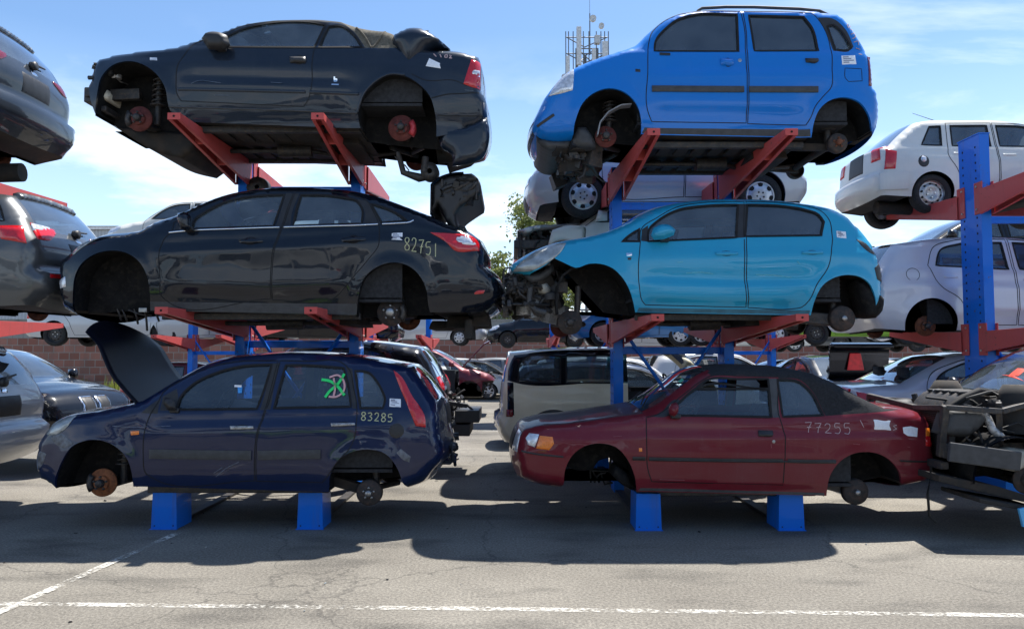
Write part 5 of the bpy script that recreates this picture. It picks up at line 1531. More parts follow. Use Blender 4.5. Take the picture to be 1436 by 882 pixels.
# ------------------------------------------------------------------ setting: ground, markings, racks, wall, sheds, trees, mast
def asphalt_mat():
    m, nt, bs, out = nodes_of('asphalt')
    big = noise(nt, .35, 5, .6); mid_ = noise(nt, 2.3, 6, .62); fine = noise(nt, 48, 4, .75); grit = noise(nt, 110, 2, .6)
    r1 = ramp(nt, big.outputs[0], .36, .66)
    c = mixc(nt, r1.outputs[0], (.15, .138, .119), (.236, .220, .190))
    r2 = ramp(nt, mid_.outputs[0], .45, .72)
    k = nt.nodes.new('ShaderNodeMath'); k.operation = 'MULTIPLY'; k.inputs[1].default_value = .55
    nt.links.new(r2.outputs[0], k.inputs[0])
    c = mixc(nt, k.outputs[0], c, (.175, .161, .138))
    # oil and tyre stains
    st = noise(nt, .9, 4, .5, dim=(1, 2.2, 1)); r3 = ramp(nt, st.outputs[0], .53, .74)
    k3 = nt.nodes.new('ShaderNodeMath'); k3.operation = 'MULTIPLY'; k3.inputs[1].default_value = .75
    nt.links.new(r3.outputs[0], k3.inputs[0])
    c = mixc(nt, k3.outputs[0], c, (.055, .052, .048))
    # stones in the binder
    r4 = ramp(nt, fine.outputs[0], .40, .66)
    c2 = mixc(nt, r4.outputs[0], (.62, .62, .62), (1.34, 1.33, 1.30))
    mm = nt.nodes.new('ShaderNodeMix'); mm.data_type = 'RGBA'; mm.blend_type = 'MULTIPLY'; mm.inputs[0].default_value = 1.
    nt.links.new(c, mm.inputs[6]); nt.links.new(c2, mm.inputs[7])
    r5 = ramp(nt, grit.outputs[0], .63, .72)
    c3 = mixc(nt, r5.outputs[0], mm.outputs[2], (.36, .35, .32))
    # cracks
    vo = nt.nodes.new('ShaderNodeTexVoronoi'); vo.feature = 'DISTANCE_TO_EDGE'; vo.inputs['Scale'].default_value = .28
    tc = nt.nodes.new('ShaderNodeTexCoord'); dn = noise(nt, 1.6, 5, .6)
    ad = nt.nodes.new('ShaderNodeMix'); ad.data_type = 'RGBA'; ad.blend_type = 'LINEAR_LIGHT'; ad.inputs[0].default_value = .35
    nt.links.new(tc.outputs['Object'], ad.inputs[6]); nt.links.new(dn.outputs[1], ad.inputs[7]); nt.links.new(ad.outputs[2], vo.inputs['Vector'])
    r6 = ramp(nt, vo.outputs['Distance'], .0, .004, (.6, .6, .6, 1), (0, 0, 0, 1))
    c4 = mixc(nt, r6.outputs[0], c3, (.05, .047, .043))
    nt.links.new(c4, bs.inputs['Base Color']); bs.inputs['Roughness'].default_value = .88; bs.inputs['Specular IOR Level'].default_value = .3
    b = nt.nodes.new('ShaderNodeBump'); b.inputs['Strength'].default_value = .5; b.inputs['Distance'].default_value = .006
    nt.links.new(fine.outputs[0], b.inputs['Height']); nt.links.new(b.outputs[0], bs.inputs['Normal'])
    return m

def line_mat():
    m, nt, bs, out = nodes_of('worn_road_paint')
    n = noise(nt, 26, 6, .75); n2 = noise(nt, 2.2, 3, .5)
    ad = nt.nodes.new('ShaderNodeMath'); ad.operation = 'MULTIPLY_ADD'; ad.inputs[1].default_value = .55
    nt.links.new(n2.outputs[0], ad.inputs[0]); nt.links.new(n.outputs[0], ad.inputs[2])
    rp = ramp(nt, ad.outputs[0], .58, .84)
    bs.inputs['Base Color'].default_value = (.70, .68, .62, 1); bs.inputs['Roughness'].default_value = .8
    tr = nt.nodes.new('ShaderNodeBsdfTransparent'); mx = nt.nodes.new('ShaderNodeMixShader')
    nt.links.new(rp.outputs[0], mx.inputs[0]); nt.links.new(bs.outputs[0], mx.inputs[1]); nt.links.new(tr.outputs[0], mx.inputs[2])
    nt.links.new(mx.outputs[0], out.inputs[0])
    return m

def quad_strip(name, pts, w, mat, z=.004):
    """flat strip along ground points, width w"""
    P = [Vector((p[0], p[1], z)) for p in pts]; V = []; F = []
    for i, p in enumerate(P):
        t = (P[min(i + 1, len(P) - 1)] - P[max(i - 1, 0)]).normalized(); n = Vector((-t.y, t.x, 0))
        V += [p + n * w / 2, p - n * w / 2]
    for i in range(len(P) - 1): F.append((2 * i, 2 * i + 1, 2 * i + 3, 2 * i + 2))
    return np_mesh(name, np.array([tuple(v) for v in V]), F, [mat], [0] * len(F), None, None, False)

g = MB().use(asphalt_mat()); g.add([(-200, -60, 0), (200, -60, 0), (200, 300, 0), (-200, 300, 0)], [(0, 1, 2, 3)])
tag(g.build('ground'), kind='structure')
LM = line_mat()
a, b, c = on_ground(-60, 846), on_ground(700, 854), on_ground(1500, 864)
tag(quad_strip('painted_line', [a, b, c], .075, LM), 'worn white line running across the tarmac in front of the cars', 'road marking', kind='structure')
a, b = on_ground(-120, 912), on_ground(247, 749)
tag(quad_strip('painted_line', [a, b], .08, LM, .008), 'worn white line slanting towards the navy car', 'road marking', kind='structure')
a, b = on_ground(560, 604), on_ground(760, 604)
tag(quad_strip('painted_line', [a, b], .10, LM), 'white line far down the gap between the stacks', 'road marking', kind='structure')

M_BLUE = paint('rack_blue', (.003, .150, .66), .42, 0, .25, .05, chips=(.10, .085, .08))
M_BLUEL = M_BLUE
M_ARM = paint('rack_red', (.52, .085, .080), .5, 0, .15, .07, chips=(.14, .07, .06))
M_HOLE = plain('hole_dark', (.006, .012, .04), .9)

def arm_mb(m, x0, y0, x1, y1, z_tip, z_root, wt, wr, ht, hr):
    """tapering channel arm, open below, from the column (y0) to its tip (y1)"""
    def sec(x, y, w, zt, hh): return (x - w / 2, x + w / 2, y, zt, zt - hh)
    a = sec(x0, y0, wr, z_root, hr); b = sec(x1, y1, wt, z_tip, ht); t = .008
    V = []; 
    for (l, r, y, zt, zb) in (a, b):
        V += [(l, y, zb), (l, y, zt), (r, y, zt), (r, y, zb), (r - t, y, zb), (r - t, y, zt - t), (l + t, y, zt - t), (l + t, y, zb)]
    F = [(i, (i + 1) % 8, 8 + (i + 1) % 8, 8 + i) for i in range(8)]
    F += [tuple(range(8)), tuple(reversed(range(8, 16)))]
    m.add(V, F)
    s = 1 if y1 > y0 else -1
    # end cap at the tip, lower lips, cross web
    m.box((x1, y1 + s * .004, z_tip - ht / 2), (wt + .004, .008, ht + .004))
    for f in (.33, .66):
        x = x0 + (x1 - x0) * f; y = y0 + (y1 - y0) * f; w = wr + (wt - wr) * f; hh = hr + (ht - hr) * f; zt = z_root + (z_tip - z_root) * f
        m.box((x, y, zt - hh * .55), (w - .02, .01, hh * .8))
    for sd in (-1, 1):
        pa = Vector((x0 + sd * (wr / 2 - .018), y0, z_root - hr + .004)); pb = Vector((x1 + sd * (wt / 2 - .018), y1, z_tip - ht + .004))
        m.bar(pa, pb, .036, .007)
    m.use(M_RUBBER); m.lathe([(0, 0), (.012, 0), (.012, s * .002)], (x1, y1 + s * .010, z_tip - ht / 2), 'y', 10)

def rack(name, label, cols, yc, col_d, top, levels, tips_front, tips_back, zoff, feet=True, col_w=.12, holes=True, brace=True, group='red and blue car storage racks', foot_h=.35, foot_front=None, arm_len=1.85):
    root = empty(name, (sum(cols) / len(cols), yc, 0), 0, label, 'car rack', group)
    ox = root.location.x
    for ci, x in enumerate(cols):
        m = MB().use(M_BLUE)
        yf, yb = -col_d / 2, col_d / 2
        # I-shaped upright: front and back flanges, web plates with hole rows
        m.box((x - ox, 0, top / 2), (col_w, col_d, top))
        m.box((x - ox, 0, top + .006), (col_w + .02, col_d + .02, .012))
        if holes:
            m.use(M_HOLE)
            for sd in (-1, 1):
                for yy in (yf + col_d * .2, yb - col_d * .2):
                    n = int(top / .1)
                    for k in range(4, n):
                        zz = k * .1
                        m.lathe([(0, sd * .0015), (.016, sd * .0015), (.016, 0)], (x - ox + sd * (col_w / 2), yy, zz), 'x', 8)
        m.build('column', root, bevel=.006)
        for li, zl in enumerate(levels):
            for s, tips in ((-1, tips_front), (1, tips_back)):
                if tips is None: continue
                tx = tips[li][ci] if isinstance(tips[li], (list, tuple)) else x
                m = MB().use(M_ARM)
                root_y = s * (col_d / 2 + .012)
                hr = .26 if li == 0 else .31
                arm_mb(m, x - ox, root_y, tx - ox, s * (col_d / 2 + arm_len), zl + zoff[li], zl, .125, col_w + .07, .065, hr)
                m.use(M_ARM)
                # hook plates that clasp the upright
                for sd in (-1, 1):
                    m.box((x - ox + sd * (col_w / 2 + .008), root_y - s * .05, zl - .10), (.010, .16, .40))
                    m.use(M_BOLT)
                    for dz in (.05, -.24): m.lathe([(0, sd * .012), (.014, sd * .012), (.014, 0)], (x - ox + sd * (col_w / 2 + .013), root_y - s * .08, zl - .1 + dz + .1), 'x', 8)
                    m.use(M_ARM)
                m.build('arm', root, bevel=.004)
        if feet:
            m = MB().use(M_BLUE)
            y1 = (foot_front - yc) if foot_front else -2.1
            yb1 = min(y1 + .34, -col_d / 2 - .002)
            m.use(M_DARKM); m.box((x - ox, (yb1 - col_d / 2 - .002) / 2 + .0, .015), (.10, max(.01, -col_d / 2 + .02 - yb1), .03)); m.box((x - ox, (-yb1 + col_d / 2 + .002) / 2, .015), (.10, max(.01, -col_d / 2 + .02 - yb1), .03))
            m.use(M_BLUE)
            for (ya, yb2) in ((y1, yb1), (-yb1, -y1)):
                V = []
                for y in (ya, yb2):
                    V += [(x - ox - .125, y, 0), (x - ox + .125, y, 0), (x - ox + .115, y, foot_h), (x - ox - .115, y, foot_h)]
                m.add(V, [(0, 1, 2, 3), (7, 6, 5, 4), (0, 4, 5, 1), (1, 5, 6, 2), (2, 6, 7, 3), (3, 7, 4, 0)])
            m.box((x - ox, y1 - .004, .004), (.27, .03, .008))
            m.use(M_HOLE)
            for sx in (-.09, .09): m.lathe([(0, -.003), (.008, -.003), (.008, 0)], (x - ox + sx, y1 - .0005, .035), 'y', 8)
            m.build('base_foot', root, bevel=.006)
    for i in range(len(cols) - 1):
        xa, xb = cols[i] - ox, cols[i + 1] - ox
        for zl in levels:
            m = MB().use(M_BLUE); m.box(((xa + xb) / 2, .03, zl - .34), (xb - xa - col_w - .004, .05, .09)); m.build('crossbeam', root, bevel=.004)
        if brace and xb - xa < 2.2:
            for sgn in (1, -1):
                m = MB().use(M_BLUE)
                x0, x1 = (xa + .06, xb - .06) if sgn > 0 else (xb - .06, xa + .06)
                m.tube([(x0, .02 * sgn - .04, levels[0] - .05), ((x0 + x1) / 2, .02 * sgn - .04, levels[0] - .95), (x1, .02 * sgn - .04, .45)], .022, 8)
                m.build('brace', root)
    return root

rack('storage_rack', 'blue rack with red arms carrying the two black cars above the navy hatchback', (-3.36, -1.95), 9.4, .30, 4.12, (2.15, 4.10), [(-3.47, -1.99), (-3.39, -1.95)], [(-3.4, -1.95), (-3.4, -1.95)], (.0, .0), foot_front=7.32)
rack('storage_rack', 'blue rack with red arms carrying the turquoise and bright blue cars', (1.31, 2.68), 9.4, .30, 4.0, (2.07, 3.90), [(1.44, 2.87), (1.42, 2.80)], [(1.3, 2.68), (1.3, 2.68)], (.01, .04), foot_front=7.27)
rack('storage_rack', 'tall blue perforated rack post with orange-red arms at the right edge under the white hatchback', (5.93, 7.45), 9.5, .44, 4.45, (1.97, 3.74), [(5.97, 7.5), (6.05, 7.5)], [(5.90, 7.45), (5.90, 7.45)], (.05, .10), col_w=.125, foot_front=8.9)
rack('storage_rack', 'blue rack with red arms beyond the left edge carrying the grey people carrier and estate', (-8.3, -6.9), 9.4, .30, 4.0, (2.12, 3.95), [(-8.3, -6.3), (-8.3, -5.75)], [(-8.3, -6.9), (-8.3, -6.9)], (.03, .05), feet=True, foot_front=8.9)

# rear racks across the next lane
for (cols, lab) in (((-7.75, -6.35), 'far blue rack with red arms beyond the raised bonnet'), ((-3.4, -2.02), 'far blue rack with red arms behind the maroon wreck'),
                    ((.98, 2.36), 'far blue rack with red arms behind the beige wagon'), ((5.0, 6.3), 'far blue rack with orange arms behind the soft top of the burgundy convertible')):
    rack('storage_rack', lab, cols, 18.2, .30, 4.2, (2.05, 3.95), [tuple(cols)] * 2, [tuple(cols)] * 2, (.05, .05), holes=False)

# ------------------------------------------------------------------ boundary wall of blocks
def wall_mat():
    m, nt, bs, out = nodes_of('block_wall')
    tc = nt.nodes.new('ShaderNodeTexCoord'); mp = nt.nodes.new('ShaderNodeMapping')
    mp.inputs['Rotation'].default_value = (R(90), 0, 0)
    nt.links.new(tc.outputs['Object'], mp.inputs[0])
    br = nt.nodes.new('ShaderNodeTexBrick'); br.inputs['Scale'].default_value = 1.
    br.inputs['Brick Width'].default_value = .50; br.inputs['Row Height'].default_value = .35; br.inputs['Mortar Size'].default_value = .018
    br.inputs['Color1'].default_value = (.19, .075, .055, 1); br.inputs['Color2'].default_value = (.30, .14, .11, 1); br.inputs['Mortar'].default_value = (.24, .22, .20, 1)
    br2 = nt.nodes.new('ShaderNodeTexBrick'); br2.inputs['Scale'].default_value = 1.
    br2.inputs['Brick Width'].default_value = .50; br2.inputs['Row Height'].default_value = .27; br2.inputs['Mortar Size'].default_value = .014
    br2.inputs['Color1'].default_value = (.20, .20, .19, 1); br2.inputs['Color2'].default_value = (.26, .26, .245, 1); br2.inputs['Mortar'].default_value = (.16, .155, .15, 1)
    sx = nt.nodes.new('ShaderNodeSeparateXYZ'); nt.links.new(tc.outputs['Object'], sx.inputs[0])
    cb = nt.nodes.new('ShaderNodeCombineXYZ'); nt.links.new(sx.outputs[0], cb.inputs[0]); nt.links.new(sx.outputs[2], cb.inputs[1])
    nt.links.new(cb.outputs[0], br.inputs['Vector']); nt.links.new(cb.outputs[0], br2.inputs['Vector'])
    gt = nt.nodes.new('ShaderNodeMath'); gt.operation = 'GREATER_THAN'; gt.inputs[1].default_value = 2.43
    nt.links.new(sx.outputs[2], gt.inputs[0])
    c = mixc(nt, gt.outputs[0], br.outputs[0], br2.outputs[0])
    n = noise(nt, 1.1, 6, .7, dim=(1.6, 1, .5)); rp = ramp(nt, n.outputs[0], .5, .75)
    k = nt.nodes.new('ShaderNodeMath'); k.operation = 'MULTIPLY'; k.inputs[1].default_value = .6; nt.links.new(rp.outputs[0], k.inputs[0])
    c = mixc(nt, k.outputs[0], c, (.11, .10, .09))
    nt.links.new(c, bs.inputs['Base Color']); bs.inputs['Roughness'].default_value = .95
    return m
m = MB().use(wall_mat()); m.box((-10, 36.1, 1.65), (110, .22, 3.30)); m.box((-10, 36.1, 3.325), (110, .26, .05))
tag(m.build('boundary_wall'), 'long block wall, red below and grey above, behind the yard', 'wall')

def corrugated(name, rgb):
    mt, nt, bs, out = nodes_of(name)
    tc = nt.nodes.new('ShaderNodeTexCoord'); sx = nt.nodes.new('ShaderNodeSeparateXYZ'); nt.links.new(tc.outputs['Object'], sx.inputs[0])
    w = nt.nodes.new('ShaderNodeMath'); w.operation = 'MULTIPLY'; w.inputs[1].default_value = 14.; nt.links.new(sx.outputs[0], w.inputs[0])
    s = nt.nodes.new('ShaderNodeMath'); s.operation = 'SINE'; nt.links.new(w.outputs[0], s.inputs[0])
    b = nt.nodes.new('ShaderNodeBump'); b.inputs['Strength'].default_value = 1.; b.inputs['Distance'].default_value = .06
    nt.links.new(s.outputs[0], b.inputs['Height']); nt.links.new(b.outputs[0], bs.inputs['Normal'])
    n = noise(nt, .6, 5, .6, dim=(1, 1, .3)); rp = ramp(nt, n.outputs[0], .35, .75)
    c = mixc(nt, rp.outputs[0], rgb, tuple(v * .8 for v in rgb)); nt.links.new(c, bs.inputs['Base Color'])
    bs.inputs['Roughness'].default_value = .5
    return mt
W1 = corrugated('cladding_pale_blue', (.46, .50, .54)); W2 = corrugated('cladding_grey', (.48, .50, .50)); W3 = plain('roof_sheet', (.30, .31, .32), .6, .2)
def shed(label, x0, x1, y, z, mat, dpt=20):
    root = empty('warehouse', ((x0 + x1) / 2, y + dpt / 2, 0), 0, label, 'building', 'sheds beyond the boundary wall')
    L = x1 - x0
    m = MB().use(mat); m.box((0, 0, z / 2), (L, dpt, z)); m.build('wall', root)
    m = MB().use(W3)
    m.prism([(-dpt / 2 - .3, z + .02), (dpt / 2 + .3, z + .02), (0, z + 1.1)], lambda u, v, t: (t, u, v), -L / 2 - .3, L / 2 + .3)
    m.build('roof', root)
    m = MB().use(plain('gutter_white', (.7, .7, .7), .5)); m.box((0, -dpt / 2 - .16, z - .1), (L + .4, .14, .18)); m.build('gutter', root)
    m = MB().use(plain('shutter_grey', (.28, .30, .32), .5, .2))
    for k in range(int(L / 12)):
        m.box((-L / 2 + 6 + 12 * k, -dpt / 2 - .03, 2.0), (3.6, .06, 4.0))
    m.build('shutter_door', root)
shed('tall pale corrugated shed behind the wall on the left', -46, -15.5, 50, 10.2, W1)
shed('low grey shed behind the wall in the gap between the stacks', -9, 3.0, 48, 5.6, W2)

# ------------------------------------------------------------------ telecom mast
def mast(x, y, top):
    root = empty('telecom_mast', (x, y, 0), 0, 'lattice telecom mast with pale panel antennas rising behind the bright blue car', 'mast')
    st = plain('galvanised', (.15, .16, .17), .5, .3); wh = plain('antenna_white', (.52, .53, .53), .5)
    m = MB().use(st); legs = [(.55, -.35), (-.55, -.35), (0, .6)]
    for (lx, ly) in legs: m.tube([(lx, ly, 0), (lx, ly, top - 1.2)], .085, 6)
    n = 18
    for k in range(n):
        z0, z1 = (top - 1.2) * k / n, (top - 1.2) * (k + 1) / n
        for i in range(3):
            a, b = legs[i], legs[(i + 1) % 3]
            m.tube([(*a, z0), (*b, z1)], .035, 5); m.tube([(*a, z1), (*b, z1)], .035, 5)
    m.build('lattice_tower', root)
    m = MB().use(st); m.tube([(.2, 0, top - 1.4), (.2, 0, top + .9)], .035, 6); m.tube([(.2, 0, top + .9), (.2, 0, top + 1.7)], .012, 5)
    for z in (top - 2.6, top - 1.5, top - .6):
        m.tube([(-1.1, -.4, z), (1.1, -.4, z)], .03, 6); m.tube([(-1.1, -.4, z), (0, .9, z)], .03, 6); m.tube([(1.1, -.4, z), (0, .9, z)], .03, 6)
    for xx in (-1.15, -1.0, -.75, -.55, -.2, .1, .5, .75, .95, 1.15): m.tube([(xx, -.45, top - 3.4), (xx, -.45, top - .3)], .03, 6)
    m.build('antenna_frame', root)
    for (px, z0, z1, w) in ((-.45, top - 2.2, top - .1, .26), (.35, top - 2.9, top - 1.3, .22), (-1.05, top - 2.7, top - 1.7, .2), (.95, top - 1.9, top - .9, .3), (.7, top - 3.3, top - 2.2, .22)):
        m = MB().use(wh); m.box((px, -.58, (z0 + z1) / 2), (w, .16, z1 - z0)); m.build('panel_antenna', root, bevel=.03)
    for (px, z, r) in ((-1.25, top - 2.9, .22), (.75, top - .1, .2), (-1.35, top - 3.7, .24), (.3, top + .3, .24), (1.0, top - 2.5, .18)):
        m = MB().use(wh); r *= .72; m.lathe([(0, -.10), (r * .6, -.14), (r, -.18), (r, 0), (r * .5, .1), (0, .12)], (px, -.6, z), 'y', 18); m.build('dish_antenna', root)
    m = MB().use(plain('cabinet_grey', (.45, .46, .46), .5))
    for (px, z) in ((-.75, top - 3.2), (.1, top - 2.4), (.55, top - .75), (-.1, top - 3.3), (.95, top - 3.0)): m.box((px, -.4, z), (.3, .3, .45))
    m.build('radio_unit', root, bevel=.02)
p = unproj(822, 42, 40)
mast(p[0] + .0, 40, p[2])

# ------------------------------------------------------------------ trees
def leaf_mat(name, c0, c1):
    mt, nt, bs, out = nodes_of(name)
    oi = nt.nodes.new('ShaderNodeObjectInfo'); n = noise(nt, 1.3, 3, .6); rp = ramp(nt, n.outputs[0], .35, .65)
    c = mixc(nt, rp.outputs[0], c0, c1); nt.links.new(c, bs.inputs['Base Color']); bs.inputs['Roughness'].default_value = .6
    tl = nt.nodes.new('ShaderNodeBsdfTranslucent'); nt.links.new(c, tl.inputs[0]); mx = nt.nodes.new('ShaderNodeMixShader'); mx.inputs[0].default_value = .35
    nt.links.new(bs.outputs[0], mx.inputs[1]); nt.links.new(tl.outputs[0], mx.inputs[2]); nt.links.new(mx.outputs[0], out.inputs[0])
    return mt
BARK = plain('bark', (.16, .14, .12), .9)
LEAF1 = leaf_mat('leaf_spring', (.13, .17, .045), (.24, .27, .09)); LEAF2 = leaf_mat('leaf_dark', (.05, .085, .02), (.10, .14, .04))
def tree(x, y, hgt, rad, label, mat, seed, leaves=2600, ls=.11, base=.3):
    rn = random.Random(seed)
    root = empty('tree', (x, y, 0), 0, label, 'tree', 'trees beyond the wall')
    m = MB().use(BARK); br = []
    m.tube([(0, 0, 0), (.1, .05, hgt * .4), (.05, 0, hgt * .75), (0, .1, hgt * .97)], [.16, .12, .06, .015], 8)
    for k in range(26):
        f = rn.uniform(base, .95); a = rn.uniform(0, 6.28); L = rad * (1.15 - f * .55) * rn.uniform(.55, 1.1)
        p0 = Vector((.08, .03, hgt * f * .93)); p2 = p0 + Vector((math.cos(a) * L, math.sin(a) * L, L * rn.uniform(.5, 1.2)))
        p1 = (p0 + p2) / 2 + Vector((0, 0, -.1 * L))
        m.tube([p0, p1, p2], [.04, .025, .008], 5); br.append((p0, p1, p2))
    m.build('trunk', root)
    V, F = [], []
    cl = []
    for (p0, p1, p2) in br:
        for q in range(4): cl.append((p1 + (p2 - p1) * rn.uniform(0, 1.1), rn.uniform(.25, .6) * rad * .45))
    for k in range(leaves):
        c, s = rn.choice(cl)
        p = c + Vector((rn.gauss(0, s), rn.gauss(0, s), rn.gauss(0, s)))
        if p.z > hgt: continue
        u = Vector((rn.gauss(0, 1), rn.gauss(0, 1), rn.gauss(0, 1))).normalized(); w = u.orthogonal().normalized(); w = Matrix.Rotation(rn.uniform(0, 6.28), 3, u) @ w
        l = ls * rn.uniform(.6, 1.4); b = len(V)
        v = u.cross(w)
        V += [p - w * l, p + v * l * .55, p + w * l, p - v * l * .55]; F.append((b, b + 1, b + 2, b + 3))
    np_mesh('crown', np.array([tuple(v) for v in V]), F, [mat], [0] * len(F), root, None, False)
p = unproj(748, 276, 44); tree(p[0], 44, p[2], 1.95, 'pale green birch-like tree showing in the gap left of the silver hatchback', LEAF1, 5, 9000)
p = unproj(704, 352, 46); tree(p[0], 46, p[2], 1.3, 'slim pale tree low in the gap between the stacks', LEAF1, 6, 5200)
p = unproj(786, 300, 47); tree(p[0], 47, p[2], 1.6, 'green tree behind the hanging wheels of the silver hatchback', LEAF1, 8, 6000)

# grass at the foot of the wall
rn = random.Random(3); V, F = [], []
for k in range(9000):
    x = rn.uniform(-30, -10); y = 35.9 - abs(rn.gauss(0, .9)); hgt = rn.uniform(.15, .55) * (1 + .9 * math.sin(x * 1.7) * math.sin(x * .6)); a = rn.uniform(0, 6.28); w = .035
    b = len(V); V += [(x - w * math.cos(a), y - w * math.sin(a), 0), (x + w * math.cos(a), y + w * math.sin(a), 0), (x + rn.uniform(-.1, .1), y + rn.uniform(-.1, .1), hgt)]; F.append((b, b + 1, b + 2))
o = np_mesh('grass', np.array(V), F, [leaf_mat('grass_blades', (.17, .22, .03), (.32, .34, .07))], [0] * len(F), None, None, False)
tag(o, 'bright weeds and grass along the foot of the wall', 'grass', kind='stuff')

# scraps trodden into the tarmac
rn = random.Random(11); m = MB(); ms = [M_PLASTIC, M_RUBBER, M_DARKM, plain('glass_crumbs', (.30, .32, .32), .2)]
for k in range(110):
    m.use(rn.choice(ms)); y = rn.uniform(4.4, 13.5); x = rn.uniform(-.72, .72) * y; sz = rn.choice((.005, .007, .009, .013)) * rn.uniform(.7, 1.4)
    m.box((x, y, sz * .3 + .004), (sz * rn.uniform(1, 2.4), sz, sz * .6), Matrix.Rotation(rn.uniform(0, 3), 3, 'Z') @ Matrix.Rotation(rn.uniform(-.3, .3), 3, 'X'), rn.uniform(.4, 1))
tag(m.build('debris'), 'crumbs of glass, plastic and rubber scattered over the tarmac', 'debris', kind='stuff')
